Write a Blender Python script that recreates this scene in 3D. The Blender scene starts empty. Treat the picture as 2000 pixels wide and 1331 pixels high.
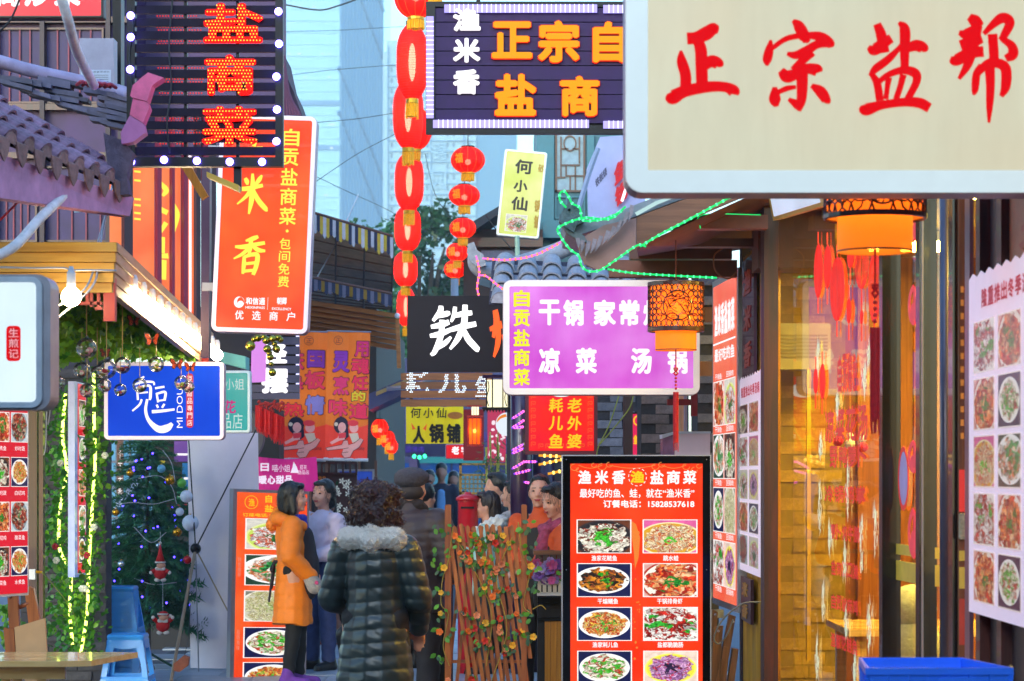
import bpy,bmesh,math,random
import numpy as np
from mathutils import Vector,Matrix,noise
random.seed(7)
R = random.random
def U(a,b): return a + (b - a) * random.random()
S = bpy.context.scene
COL = S.collection
# ------------------------------------------------------------------ camera
LENS = 85.0
F = 2000 * LENS / 36.0        # focal length in pixels of the 2000 px wide photograph
HZ = 1.65                     # eye height
HY = 930.0                    # row of the horizon
cd = bpy.data.cameras.new('camera');cam = bpy.data.objects.new('camera',cd);COL.objects.link(cam)
cam.location = (0,0,HZ);cam.rotation_euler = (math.radians(90),0,0)
cd.lens = LENS;cd.sensor_width = 36;cd.shift_y = (HY - 665.5) / 2000
cd.clip_start = 0.1;cd.clip_end = 6000
cd.dof.use_dof = True;cd.dof.focus_distance = 15.5;cd.dof.aperture_fstop = 6.3
S.camera = cam
# ------------------------------------------------------------------ world, sun, exposure
W = bpy.data.worlds.new('World');S.world = W;W.use_nodes = True
wn = W.node_tree.nodes;wl = W.node_tree.links
sky = wn.new('ShaderNodeTexSky');sky.sky_type = 'NISHITA';sky.sun_disc = False
SUN_EL,SUN_ROT = math.radians(14),math.radians(200)
sky.sun_elevation = SUN_EL;sky.sun_rotation = SUN_ROT;sky.air_density = 1.3;sky.dust_density = 1.0;sky.ozone_density = 3.0
tint = wn.new('ShaderNodeMixRGB');tint.blend_type = 'MULTIPLY';tint.inputs[0].default_value = 1.0
tint.inputs[2].default_value = (0.84,1.03,1.2,1)
wl.new(sky.outputs[0],tint.inputs[1]);wl.new(tint.outputs[0],wn['Background'].inputs[0])
wn['Background'].inputs[1].default_value = 0.135
sl = bpy.data.lights.new('sun','SUN');sun = bpy.data.objects.new('sun',sl);COL.objects.link(sun)
sl.energy = 0.3;sl.angle = math.radians(25);sl.color = (1.0,0.93,0.86)
_sd = Vector((math.sin(SUN_ROT) * math.cos(SUN_EL),math.cos(SUN_ROT) * math.cos(SUN_EL),math.sin(SUN_EL)))
sun.rotation_euler = _sd.to_track_quat('Z','Y').to_euler()
S.view_settings.view_transform = 'Standard';S.view_settings.look = 'None'
EXPO = 2.15;EM = 2 ** -EXPO          # lit signs are given as they show at this exposure
S.view_settings.exposure = EXPO;S.view_settings.gamma = 1.0;S.view_settings.use_curve_mapping = False
S.cycles.use_denoising = True
try: S.cycles.denoiser = 'OPENIMAGEDENOISE'
except Exception: pass
S.cycles.max_bounces = 7;S.cycles.diffuse_bounces = 3;S.cycles.glossy_bounces = 3;S.cycles.transparent_max_bounces = 12
S.cycles.transmission_bounces = 6;S.cycles.volume_bounces = 0;S.cycles.caustics_reflective = False;S.cycles.caustics_refractive = False
S.cycles.sample_clamp_indirect = 4.0
# ------------------------------------------------------------------ helpers
def P(px,py,Y): return Vector(((px - 1000) / F * Y,Y,HZ + (HY - py) / F * Y))
def sc(Y): return Y / F
def lin(h):
 if isinstance(h,str):
  c = [int(h[i:i + 2],16) / 255 for i in (0,2,4)]
 else: c = list(h)
 return tuple(x / 12.92 if x <= 0.04045 else ((x + 0.055) / 1.055) ** 2.4 for x in c) + (1,)
ORG = {}
def tag(o,label=None,cat=None,group=None,kind=None):
 if label: o['label'] = label
 if cat: o['category'] = cat
 if group: o['group'] = group
 if kind: o['kind'] = kind
 return o
def thing(name,label,cat,loc,group=None,kind=None):
 o = bpy.data.objects.new(name,None);COL.objects.link(o);o.location = loc;o.empty_display_size = 0.1
 ORG[o.name] = Vector(loc)
 return tag(o,label,cat,group,kind)
def inst(name,mesh,mw,parent,label=None,kind=None):
 o = bpy.data.objects.new(name,mesh);COL.objects.link(o)
 if parent:
  o.parent = parent;mw = Matrix.Translation(-ORG[parent.name]) @ mw
 o.matrix_local = mw
 ORG[o.name] = ORG[parent.name] if parent else mw.translation.copy()
 if label: o['label'] = label
 if kind: o['kind'] = kind
 return o
def copy_tree(o,loc=None,label=None,parent=None):
 c = o.copy();COL.objects.link(c)
 if parent: c.parent = parent
 if loc is not None: c.location = loc;ORG[c.name] = Vector(loc)
 if label: c['label'] = label
 for ch in list(o.children): copy_tree(ch,None,None,c)
 return c
def setmat(me,m):
 me.materials.clear()
 for x in (m if isinstance(m,(list,tuple)) else [m]): me.materials.append(x)
class MB:
 def __init__(s): s.v = [];s.f = [];s.m = [];s.uv = [];s.mi = 0
 def add(s,vs,fs,uvs=None):
  n = len(s.v);s.v.extend(tuple(v) for v in vs)
  for k,f in enumerate(fs):
   s.f.append([i + n for i in f]);s.m.append(s.mi)
   s.uv.append(uvs[k] if uvs else None)
  return s
 def mesh(s,name,mat,org=(0,0,0),smooth=False):
  me = bpy.data.meshes.new(name)
  o = Vector(org)
  me.from_pydata([(v[0] - o[0],v[1] - o[1],v[2] - o[2]) for v in s.v],[],s.f)
  if any(u is not None for u in s.uv):
   l = me.uv_layers.new(name='UVMap');k = 0
   for f,u in zip(s.f,s.uv):
    for j in range(len(f)):
     l.data[k].uv = u[j] if u else (0,0);k += 1
  setmat(me,mat)
  me.polygons.foreach_set('material_index',s.m)
  if smooth: me.polygons.foreach_set('use_smooth',[True] * len(s.f))
  me.update();me.validate()
  return me
 def build(s,name,mat,parent=None,label=None,cat=None,group=None,kind=None,smooth=False):
  if parent: org = ORG[parent.name]
  else:
   a = np.array(s.v);org = Vector(((a[:,0].min() + a[:,0].max()) / 2,(a[:,1].min() + a[:,1].max()) / 2,a[:,2].min()))
  me = s.mesh(name,mat,org,smooth)
  o = bpy.data.objects.new(name,me);COL.objects.link(o)
  if parent: o.parent = parent
  else: o.location = org
  ORG[o.name] = Vector(org)
  return tag(o,label,cat,group,kind)
 # --- shapes
 def wbox(s,a,b):
  x0,y0,z0 = a;x1,y1,z1 = b
  return s.add([(x0,y0,z0),(x1,y0,z0),(x1,y1,z0),(x0,y1,z0),(x0,y0,z1),(x1,y0,z1),(x1,y1,z1),(x0,y1,z1)],
                     [(0,3,2,1),(4,5,6,7),(0,1,5,4),(1,2,6,5),(2,3,7,6),(3,0,4,7)])
 def box(s,p,u0,v0,u1,v1,n0,n1):
  c = [p(u0,v0,n0),p(u1,v0,n0),p(u1,v1,n0),p(u0,v1,n0),p(u0,v0,n1),p(u1,v0,n1),p(u1,v1,n1),p(u0,v1,n1)]
  return s.add(c,[(0,1,2,3),(7,6,5,4),(4,5,1,0),(5,6,2,1),(6,7,3,2),(7,4,0,3)])
 def prism(s,p,pts,n0,n1):
  n = len(pts)
  vs = [p(u,v,n0) for u,v in pts] + [p(u,v,n1) for u,v in pts]
  return s.add(vs,[list(range(n)),list(range(2 * n - 1,n - 1,-1))] + [(i + n,(i + 1) % n + n,(i + 1) % n,i) for i in range(n)])
 def flat(s,p,pts,n):
  return s.add([p(u,v,n) for u,v in pts],[list(range(len(pts)))])
 def quad(s,p,u0,v0,u1,v1,n):
  return s.add([p(u0,v0,n),p(u1,v0,n),p(u1,v1,n),p(u0,v1,n)],[(3,2,1,0)],[[(0,0),(1,0),(1,1),(0,1)]])
 def ring(s,p,out,inn,n0,n1):
  n = len(out);vs = []
  for lst,nn in ((out,n0),(out,n1),(inn,n1),(inn,n0)): vs += [p(u,v,nn) for u,v in lst]
  fs = []
  for k in range(4):
   a,b = k * n,((k + 1) % 4) * n
   for i in range(n): j = (i + 1) % n;fs.append((a + i,a + j,b + j,b + i))
  return s.add(vs,fs)
 def tube(s,pts,r,seg=6,close=True):
  pts = [Vector(q) for q in pts];n = len(pts);vs = [];up0 = None
  for i,q in enumerate(pts):
   d = (pts[min(i + 1,n - 1)] - pts[max(i - 1,0)])
   if d.length < 1e-9: d = Vector((0,0,1))
   d.normalize()
   if up0 is None: up0 = Vector((0,0,1)) if abs(d.z) < .9 else Vector((1,0,0))
   a = d.cross(up0)
   if a.length < 1e-6: a = d.orthogonal()
   a.normalize();b = a.cross(d).normalized();up0 = b
   rr = r[i] if isinstance(r,(list,tuple)) else r
   for k in range(seg):
    t = 2 * math.pi * k / seg;vs.append(q + (a * math.cos(t) + b * math.sin(t)) * rr)
  fs = [(i * seg + k,i * seg + (k + 1) % seg,(i + 1) * seg + (k + 1) % seg,(i + 1) * seg + k) for i in range(n - 1) for k in range(seg)]
  if close: fs += [list(range(seg))[::-1],list(range((n - 1) * seg,n * seg))]
  return s.add(vs,fs)
 def lathe(s,c,prof,seg=20,close=True):
  c = Vector(c);vs = []
  for r,z in prof:
   for k in range(seg):
    t = 2 * math.pi * k / seg;vs.append(c + Vector((r * math.cos(t),r * math.sin(t),z)))
  n = len(prof)
  fs = [(i * seg + k,i * seg + (k + 1) % seg,(i + 1) * seg + (k + 1) % seg,(i + 1) * seg + k) for i in range(n - 1) for k in range(seg)]
  if close: fs += [list(range(seg))[::-1],list(range((n - 1) * seg,n * seg))]
  return s.add(vs,fs)
 def ball(s,c,r,seg=8,rings=6,sq=(1,1,1)):
  c = Vector(c);vs = [c + Vector((0,0,r * sq[2]))]
  for i in range(1,rings):
   a = math.pi * i / rings
   for k in range(seg):
    t = 2 * math.pi * k / seg
    vs.append(c + Vector((r * sq[0] * math.sin(a) * math.cos(t),r * sq[1] * math.sin(a) * math.sin(t),r * sq[2] * math.cos(a))))
  vs.append(c - Vector((0,0,r * sq[2])));fs = []
  for k in range(seg):
   fs.append((0,1 + k,1 + (k + 1) % seg));fs.append((len(vs) - 1,1 + (rings - 2) * seg + (k + 1) % seg,1 + (rings - 2) * seg + k))
  for i in range(rings - 2):
   for k in range(seg):
    a = 1 + i * seg;b = a + seg;fs.append((a + k,b + k,b + (k + 1) % seg,a + (k + 1) % seg))
  return s.add(vs,fs)
class PL:
 def __init__(s,O,Uv,Vv,N): s.O = Vector(O);s.U = Vector(Uv);s.V = Vector(Vv);s.N = Vector(N)
 def __call__(s,u,v,n=0): return s.O + s.U * u + s.V * v + s.N * n
 def off(s,n): return PL(s.O + s.N * n,s.U,s.V,s.N)
def fpl(Y):            # a plane square to the street, u,v counted like rows and columns of the photograph at that distance
 k = Y / F
 return PL(P(0,0,Y),(k,0,0),(0,0,-k),(0,-1,0))
def cpl(u0,v0,u1,v1,A,B,C):      # plane through three corners: (u0,v0)->A, (u1,v0)->B, (u0,v1)->C
 A,B,C = Vector(A),Vector(B),Vector(C)
 Ux = (B - A) / (u1 - u0);Vx = (C - A) / (v1 - v0)
 N = Vx.cross(Ux).normalized()
 if N.dot(A - Vector((0,0,HZ))) > 0: N = -N
 return PL(A - Ux * u0 - Vx * v0,Ux,Vx,N)
def rr(u0,v0,u1,v1,r,k=5):
 out = []
 for cx,cy,a0 in ((u1 - r,v0 + r,-90),(u1 - r,v1 - r,0),(u0 + r,v1 - r,90),(u0 + r,v0 + r,180)):
  for i in range(k + 1):
   a = math.radians(a0 + 90 * i / k);out.append((cx + r * math.cos(a),cy + r * math.sin(a)))
 return out
def ell(cx,cy,rx,ry,n=20,a0=0,a1=360):
 return [(cx + rx * math.cos(math.radians(a0 + (a1 - a0) * i / n)),cy + ry * math.sin(math.radians(a0 + (a1 - a0) * i / n))) for i in range(n)]
def cat(pts,n=6):         # Catmull-Rom through points of any size
 pts = [np.array(q,float) for q in pts]
 if len(pts) < 3: return [pts[0] * (1 - t) + pts[-1] * t for t in np.linspace(0,1,n + 1)]
 q = [2 * pts[0] - pts[1]] + pts + [2 * pts[-1] - pts[-2]];out = []
 for i in range(1,len(q) - 2):
  for k in range(n):
   t = k / n
   out.append(.5 * ((2 * q[i]) + (-q[i - 1] + q[i + 1]) * t + (2 * q[i - 1] - 5 * q[i] + 4 * q[i + 1] - q[i + 2]) * t * t + (-q[i - 1] + 3 * q[i] - 3 * q[i + 1] + q[i + 2]) * t ** 3))
 out.append(pts[-1]);return out
# ------------------------------------------------------------------ lettering
_G = {}
TS = bpy.data.scenes.new('workbench')       # scratch scene for turning text and clay shapes into meshes; removed at the end
def baked(o):
 TS.collection.objects.link(o)
 with bpy.context.temp_override(scene=TS,view_layer=TS.view_layers[0]):
  dg = bpy.context.evaluated_depsgraph_get();m = bpy.data.meshes.new_from_object(o.evaluated_get(dg))
 bpy.data.objects.remove(o);return m
def glyph(t,bold,solid):
 k = (t,bold,solid)
 if k not in _G:
  c = bpy.data.curves.new('t','FONT');c.body = t;c.offset = bold;c.extrude = .5 if solid else 0;c.resolution_u = 3
  o = bpy.data.objects.new('t',c);m = baked(o)
  v = np.empty(len(m.vertices) * 3,'f');m.vertices.foreach_get('co',v);v = v.reshape(-1,3)
  fs = [tuple(p.vertices) for p in m.polygons]
  bpy.data.meshes.remove(m);bpy.data.curves.remove(c)
  lo,hi = v.min(0),v.max(0);d = np.maximum(hi - lo,1e-6)
  w = (v - lo) / d
  if not solid: w[:,2] = 0
  _G[k] = (w,fs)
 return _G[k]
def txt(mb,p,t,u0,v0,u1,v1,n0,n1=None,bold=0.0,slant=0.0,mirror=False):
 if bold > .004:          # thick strokes: the same thin glyph laid side by side in a small ring
  bold = min(bold,.055);s = (v1 - v0) * (bold * .8 + .004);c = s;k = (6 if bold > .03 else 4) if abs(v1 - v0) > 9 else 3
  for i in range(k):
   a = 2 * math.pi * i / k + .5;du,dv = s * math.cos(a),c * math.sin(a);e = i * 1.5e-4
   txt(mb,p,t,u0 + s + du,v0 + c + dv,u1 - s + du,v1 - c + dv,n0 + e,None if n1 is None else n1 + e,0,slant,mirror)
  return mb
 w,fs = glyph(t,bold,n1 is not None);n1 = n0 if n1 is None else n1
 vs = []
 for x,y,z in w:
  if mirror: x = 1 - x
  vs.append(p(u0 + (u1 - u0) * x + slant * (y - .5) * (u1 - u0),v1 + (v0 - v1) * y,n0 + (n1 - n0) * z))
 mb.add(vs,fs);return mb
def row(mb,p,t,u0,v0,u1,v1,n0,n1=None,gap=.12,**k):
 n = len(t);w = (u1 - u0) / (n - (gap if n > 1 else 0));
 for i,c in enumerate(t):
  if c != ' ': txt(mb,p,c,u0 + i * w,v0,u0 + i * w + w * (1 - gap),v1,n0,n1,**k)
 return mb
def colm(mb,p,t,u0,v0,u1,v1,n0,n1=None,gap=.12,**k):
 n = len(t);h = (v1 - v0) / (n - (gap if n > 1 else 0))
 for i,c in enumerate(t):
  if c != ' ': txt(mb,p,c,u0,v0 + i * h,u1,v0 + i * h + h * (1 - gap),n0,n1,**k)
 return mb
def brush(mb,p,strokes,u0,v0,u1,v1,n,size=100.,step=.0004,wk=1.0):
 sx = (u1 - u0) / size;sy = (v1 - v0) / size
 for i,st in enumerate(strokes):
  c = cat(st,6);nn = n + step * (i + 1);L = [];Rr = []
  for j,q in enumerate(c):
   d = c[min(j + 1,len(c) - 1)] - c[max(j - 1,0)];l = math.hypot(d[0],d[1]) or 1
   ox,oy = -d[1] / l * q[2] * wk / 2,d[0] / l * q[2] * wk / 2
   L.append((u0 + (q[0] + ox) * sx,v0 + (q[1] + oy) * sy));Rr.append((u0 + (q[0] - ox) * sx,v0 + (q[1] - oy) * sy))
  m = len(c)
  mb.add([p(a,b,nn) for a,b in L + Rr],[(j,j + 1,m + j + 1,m + j) for j in range(m - 1)])
 return mb
def dots(t,u0,v0,u1,v1,sp,bold=0.02):
 w,fs = glyph(t,.012,False);pts = []
 tri = []
 for f in fs:
  for k in range(1,len(f) - 1): tri.append((w[f[0]][:2],w[f[k]][:2],w[f[k + 1]][:2]))
 T = np.array(tri);sx,sy = u1 - u0,v1 - v0
 xs = np.arange(sp / 2,sx,sp) / sx;ys = np.arange(sp / 2,sy,sp) / sy
 for j,y in enumerate(ys):
  for x in xs + (0.5 * sp / sx if j % 2 else 0):
   a,b,c = T[:,0],T[:,1],T[:,2];q = np.array((x,y))
   d = lambda m,n: (n[:,0] - m[:,0]) * (q[1] - m[:,1]) - (n[:,1] - m[:,1]) * (q[0] - m[:,0])
   hit = False
   for ox,oy in ((0,0),(bold,0),(-bold,0),(0,bold),(0,-bold)):
    q = np.array((x + ox,y + oy));e1,e2,e3 = d(a,b),d(b,c),d(c,a)
    if (((e1 >= 0) & (e2 >= 0) & (e3 >= 0)) | ((e1 <= 0) & (e2 <= 0) & (e3 <= 0))).any(): hit = True;break
   if hit: pts.append((u0 + x * sx,v1 - y * sy))
 return pts
# ------------------------------------------------------------------ materials
_M = {}
def newmat(name):
 m = bpy.data.materials.new(name);m.use_nodes = True
 return m,m.node_tree.nodes,m.node_tree.links,m.node_tree.nodes['Principled BSDF']
def mat(name,col,rough=.55,metal=0,emit=0,ecol=None,var=.18,scale=9,bump=0,rnd=0,spec=.5,stretch=(1,1,1),coat=0,trans=0):
 if name in _M: return _M[name]
 m,N,L,b = newmat(name)
 c = lin(col)
 b.inputs['Roughness'].default_value = rough;b.inputs['Metallic'].default_value = metal
 b.inputs['Specular IOR Level'].default_value = spec;b.inputs['Coat Weight'].default_value = coat
 tc = N.new('ShaderNodeTexCoord');mp = N.new('ShaderNodeMapping');mp.inputs['Scale'].default_value = stretch
 L.new(tc.outputs['Object'],mp.inputs[0])
 nz = N.new('ShaderNodeTexNoise');nz.inputs['Scale'].default_value = scale;nz.inputs['Detail'].default_value = 6;nz.inputs['Roughness'].default_value = .62
 L.new(mp.outputs[0],nz.inputs['Vector'])
 fac = nz.outputs['Fac']
 mr = N.new('ShaderNodeMapRange');mr.inputs[1].default_value = .25;mr.inputs[2].default_value = .75
 mr.inputs[3].default_value = 1 - var;mr.inputs[4].default_value = 1 + var;L.new(fac,mr.inputs[0])
 val = mr.outputs[0]
 if rnd:
  oi = N.new('ShaderNodeObjectInfo');m2 = N.new('ShaderNodeMapRange');m2.inputs[3].default_value = 1 - rnd;m2.inputs[4].default_value = 1 + rnd
  L.new(oi.outputs['Random'],m2.inputs[0]);mm = N.new('ShaderNodeMath');mm.operation = 'MULTIPLY'
  L.new(val,mm.inputs[0]);L.new(m2.outputs[0],mm.inputs[1]);val = mm.outputs[0]
 vm = N.new('ShaderNodeVectorMath');vm.operation = 'SCALE';vm.inputs[0].default_value = c[:3];L.new(val,vm.inputs['Scale'])
 L.new(vm.outputs[0],b.inputs['Base Color'])
 if emit:
  b.inputs['Emission Color'].default_value = lin(ecol or col);b.inputs['Emission Strength'].default_value = emit * EM
 if bump:
  bp = N.new('ShaderNodeBump');bp.inputs['Strength'].default_value = bump;bp.inputs['Distance'].default_value = .02
  L.new(fac,bp.inputs['Height']);L.new(bp.outputs[0],b.inputs['Normal'])
 if trans: 
  b.inputs['Subsurface Weight'].default_value = 0
  out = N['Material Output'];tl = N.new('ShaderNodeBsdfTranslucent');L.new(vm.outputs[0],tl.inputs[0]);mx = N.new('ShaderNodeMixShader');mx.inputs[0].default_value = trans
  L.new(b.outputs[0],mx.inputs[1]);L.new(tl.outputs[0],mx.inputs[2]);L.new(mx.outputs[0],out.inputs[0])
 _M[name] = m;return m
def led(name,col,s,base='202020'):       # something that gives off light
 return mat(name,base,rough=.5,emit=s,ecol=col,var=.02,spec=.1)
def face(name,col,s=.85,rough=.25,second=None,axis='X',scale=1.0,streak=0):    # printed translucent sign face, lit from behind; random second tone paints uneven backlight
 if name in _M: return _M[name]
 m,N,L,b = newmat(name);b.inputs['Roughness'].default_value = rough;b.inputs['Coat Weight'].default_value = .12;b.inputs['Specular IOR Level'].default_value = .25
 c = lin(col)
 tc = N.new('ShaderNodeTexCoord');nz = N.new('ShaderNodeTexNoise');nz.inputs['Scale'].default_value = scale;nz.inputs['Detail'].default_value = 3
 L.new(tc.outputs['Object'],nz.inputs['Vector'])
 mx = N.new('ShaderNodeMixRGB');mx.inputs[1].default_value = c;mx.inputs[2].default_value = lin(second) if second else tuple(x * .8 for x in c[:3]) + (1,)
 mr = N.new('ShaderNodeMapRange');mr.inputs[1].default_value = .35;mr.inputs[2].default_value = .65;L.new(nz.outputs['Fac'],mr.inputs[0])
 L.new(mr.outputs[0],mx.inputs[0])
 gp_ = N.new('ShaderNodeMapping');gp_.inputs['Scale'].default_value = (9,9,1.6);L.new(tc.outputs['Object'],gp_.inputs[0])
 g2 = N.new('ShaderNodeTexNoise');g2.inputs['Scale'].default_value = 1.5;g2.inputs['Detail'].default_value = 8;g2.inputs['Roughness'].default_value = .7;L.new(gp_.outputs[0],g2.inputs['Vector'])
 g3 = N.new('ShaderNodeMapRange');g3.inputs[1].default_value = .3;g3.inputs[2].default_value = .62;g3.inputs[3].default_value = .93;g3.inputs[4].default_value = 1;L.new(g2.outputs['Fac'],g3.inputs[0])
 gm_ = N.new('ShaderNodeVectorMath');gm_.operation = 'SCALE';L.new(mx.outputs[0],gm_.inputs[0]);L.new(g3.outputs[0],gm_.inputs['Scale']);mx = gm_       # dust and rain streaks on the plastic
 dk = N.new('ShaderNodeVectorMath');dk.operation = 'SCALE';dk.inputs['Scale'].default_value = .22;L.new(mx.outputs[0],dk.inputs[0])
 L.new(dk.outputs[0],b.inputs['Base Color']);L.new(mx.outputs[0],b.inputs['Emission Color']);b.inputs['Emission Strength'].default_value = s * EM
 _M[name] = m;return m
def wood(name,col,col2,rough=.5,scale=1.0,axis=2,gloss=0,rnd=.15,bump=.25):
 if name in _M: return _M[name]
 m,N,L,b = newmat(name);b.inputs['Roughness'].default_value = rough;b.inputs['Coat Weight'].default_value = gloss
 tc = N.new('ShaderNodeTexCoord');mp = N.new('ShaderNodeMapping');sv = [26 * scale] * 3;sv[axis] = 1.6 * scale;mp.inputs['Scale'].default_value = sv
 L.new(tc.outputs['Object'],mp.inputs[0])
 oi = N.new('ShaderNodeObjectInfo');L.new(oi.outputs['Random'],mp.inputs['Location'])
 nz = N.new('ShaderNodeTexNoise');nz.inputs['Scale'].default_value = 1.0;nz.inputs['Detail'].default_value = 8;nz.inputs['Roughness'].default_value = .65;nz.inputs['Distortion'].default_value = .6
 L.new(mp.outputs[0],nz.inputs['Vector'])
 cr = N.new('ShaderNodeValToRGB');cr.color_ramp.elements[0].position = .35;cr.color_ramp.elements[1].position = .65
 cr.color_ramp.elements[0].color = lin(col2);cr.color_ramp.elements[1].color = lin(col);L.new(nz.outputs['Fac'],cr.inputs[0])
 m2 = N.new('ShaderNodeMapRange');m2.inputs[3].default_value = 1 - rnd;m2.inputs[4].default_value = 1 + rnd;L.new(oi.outputs['Random'],m2.inputs[0])
 vm = N.new('ShaderNodeVectorMath');vm.operation = 'SCALE';L.new(cr.outputs[0],vm.inputs[0]);L.new(m2.outputs[0],vm.inputs['Scale'])
 L.new(vm.outputs[0],b.inputs['Base Color'])
 bp = N.new('ShaderNodeBump');bp.inputs['Strength'].default_value = bump;bp.inputs['Distance'].default_value = .004;L.new(nz.outputs['Fac'],bp.inputs['Height']);L.new(bp.outputs[0],b.inputs['Normal'])
 _M[name] = m;return m
def dish(i,emit=1.0):
 """printed photograph of a dish: plate, food pieces and garnish, all flat print"""
 k = ('dish',i,emit)
 if k in _M: return _M[k]
 # background, plate, rim, food colours, garnish, (cx, cy, rx, ry)
 D = [('6a3418','1e1a20','3a2a2a',('f2ead2','e8e0d0','7a2c14','fffbe8','c03a1a'),'3fbf2a',(.48,.44,.56,.54)),
         ('e060a0','d8a020','f4e4b0',('f6e2b4','d8342a','fff2cc','e89a50','f0d090'),'58d030',(.5,.42,.6,.5)),
         ('10164a','f2f2ea','ffffff',('3a1c10','a8501c','f09a28','1e140c','d8761c'),'2fa81c',(.46,.5,.5,.4)),
         ('e8b0a8','f6ece0','b03020',('e8401c','ff8a40','f8c090','a81c10','ffb070'),'1e8a28',(.56,.46,.6,.62)),
         ('141b50','f4f2e6','ffffff',('f07820','ffc850','c83014','f8e0a0','e05010'),'50b838',(.5,.5,.47,.42)),
         ('2a5868','f0f0ea','ffffff',('f8f2ec','d02c20','f8f4f0','a01c18','e8d8c8'),'30b030',(.44,.5,.85,.62)),
         ('12184a','f6f4ea','ffffff',('f8f0dc','58c840','f4e8d0','c83820','e8e0c0'),'40b828',(.5,.5,.46,.42)),
         ('f2d8c8','e8e040','f8f070',('c080c8','e8b0e0','9860a0','d03050','f0d0f0'),'302048',(.5,.48,.47,.44)),
         ('dcd8cc','c8e060','e8f0a0',('f4f0ea','e87860','f8f4f0','d86848','e8e4e0'),'2c7030',(.56,.4,.56,.5)),
         ('244838','f6f6f2','ffffff',('f0c8a8','48b060','f8e8dc','e08050','f4ece0'),'38a050',(.55,.52,.6,.46)),
         ('88887a','d0ccb8','f0ecd8',('e8e4b0','c8d088','f0e8c8','b8a868','f8f4d8'),'88b048',(.5,.46,.6,.6)),
         ('c8d4d8','8898a0','c8d8e0',('a82c1c','6a2418','d85838','c8bca0','38282a'),'3c8848',(.48,.52,.52,.56))]
 bg,pl,rim,food,gar,(cx,cy,rx,ry) = D[i]
 m,N,L,b = newmat('dish_print_%s' % 'abcdefghijkl'[i] + ('_lit' if emit else ''))
 def math_(op,a,c=None):
  n = N.new('ShaderNodeMath');n.operation = op
  for q,x in enumerate((a,c)):
   if x is None: continue
   if isinstance(x,(int,float)): n.inputs[q].default_value = x
   else: L.new(x,n.inputs[q])
  return n.outputs[0]
 def mixc(f,a,c):
  n = N.new('ShaderNodeMixRGB')
  if isinstance(f,float): n.inputs[0].default_value = f
  else: L.new(f,n.inputs[0])
  for q,x in ((1,a),(2,c)):
   if isinstance(x,str): n.inputs[q].default_value = lin(x)
   else: L.new(x,n.inputs[q])
  return n.outputs[0]
 tc = N.new('ShaderNodeTexCoord');oi = N.new('ShaderNodeObjectInfo');sp = N.new('ShaderNodeSeparateXYZ');L.new(tc.outputs['UV'],sp.inputs[0])
 u,v = sp.outputs[0],sp.outputs[1]
 cb = N.new('ShaderNodeCombineXYZ');L.new(u,cb.inputs[0]);L.new(v,cb.inputs[1]);L.new(math_('MULTIPLY',oi.outputs['Random'],37.0),cb.inputs[2])
 nz = N.new('ShaderNodeTexNoise');nz.inputs['Scale'].default_value = 7;nz.inputs['Detail'].default_value = 4;L.new(cb.outputs[0],nz.inputs['Vector'])
 dx = math_('DIVIDE',math_('SUBTRACT',u,cx),rx);dy = math_('DIVIDE',math_('SUBTRACT',v,cy),ry)
 r = math_('SQRT',math_('ADD',math_('MULTIPLY',dx,dx),math_('MULTIPLY',dy,dy)))
 wob = math_('MULTIPLY',math_('SUBTRACT',nz.outputs['Fac'],.5),.9)
 rf = math_('ADD',r,wob)
 wv = N.new('ShaderNodeVectorMath');wv.operation = 'MULTIPLY_ADD';L.new(nz.outputs['Color'],wv.inputs[0]);wv.inputs[1].default_value = (.35,.35,0);L.new(cb.outputs[0],wv.inputs[2])
 def food_layer(scale,stx):
  mp = N.new('ShaderNodeMapping');mp.inputs['Scale'].default_value = (stx,1.5,1);mp.inputs['Rotation'].default_value = (0,0,.6 * (i % 5));L.new(wv.outputs[0],mp.inputs[0])
  vo = N.new('ShaderNodeTexVoronoi');vo.inputs['Scale'].default_value = scale;L.new(mp.outputs[0],vo.inputs['Vector'])
  s2 = N.new('ShaderNodeSeparateXYZ');L.new(vo.outputs['Color'],s2.inputs[0])
  cr = N.new('ShaderNodeValToRGB');cr.color_ramp.interpolation = 'CONSTANT';e = cr.color_ramp.elements
  e[0].color = lin(food[0]);e[1].position = .22;e[1].color = lin(food[1])
  for q in (2,3,4): x = e.new(.22 * q);x.color = lin(food[q])
  L.new(s2.outputs[0],cr.inputs[0])
  sh = N.new('ShaderNodeMapRange');sh.inputs[1].default_value = .2;sh.inputs[2].default_value = .75;sh.inputs[3].default_value = 1.15;sh.inputs[4].default_value = .35;L.new(vo.outputs['Distance'],sh.inputs[0])
  ss = N.new('ShaderNodeVectorMath');ss.operation = 'SCALE';L.new(cr.outputs[0],ss.inputs[0]);L.new(sh.outputs[0],ss.inputs['Scale'])
  return ss.outputs[0],s2.outputs[1]
 f1,r1 = food_layer((6,9,7,4.5,10,5,12,13,7,5,9,8)[i],(1,2.6,1.4,1,3,.8,1,1.2,2.2,1.6,4,1.2)[i]);f2,r2 = food_layer((14,22,16,11,20,12,18,26,15,12,24,17)[i],(2,3.5,1,1.5,3,2,1,1,2,1,5,1.5)[i])
 foodc = mixc(math_('GREATER_THAN',r2,.5),f1,f2)
 gv = N.new('ShaderNodeTexVoronoi');gv.inputs['Scale'].default_value = 22;L.new(cb.outputs[0],gv.inputs['Vector'])
 gs = N.new('ShaderNodeVectorMath');gs.operation = 'SCALE';gs.inputs[0].default_value = lin(gar)[:3]
 L.new(math_('ADD',math_('MULTIPLY',gv.outputs['Distance'],-1.6),1.6),gs.inputs['Scale'])
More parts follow.
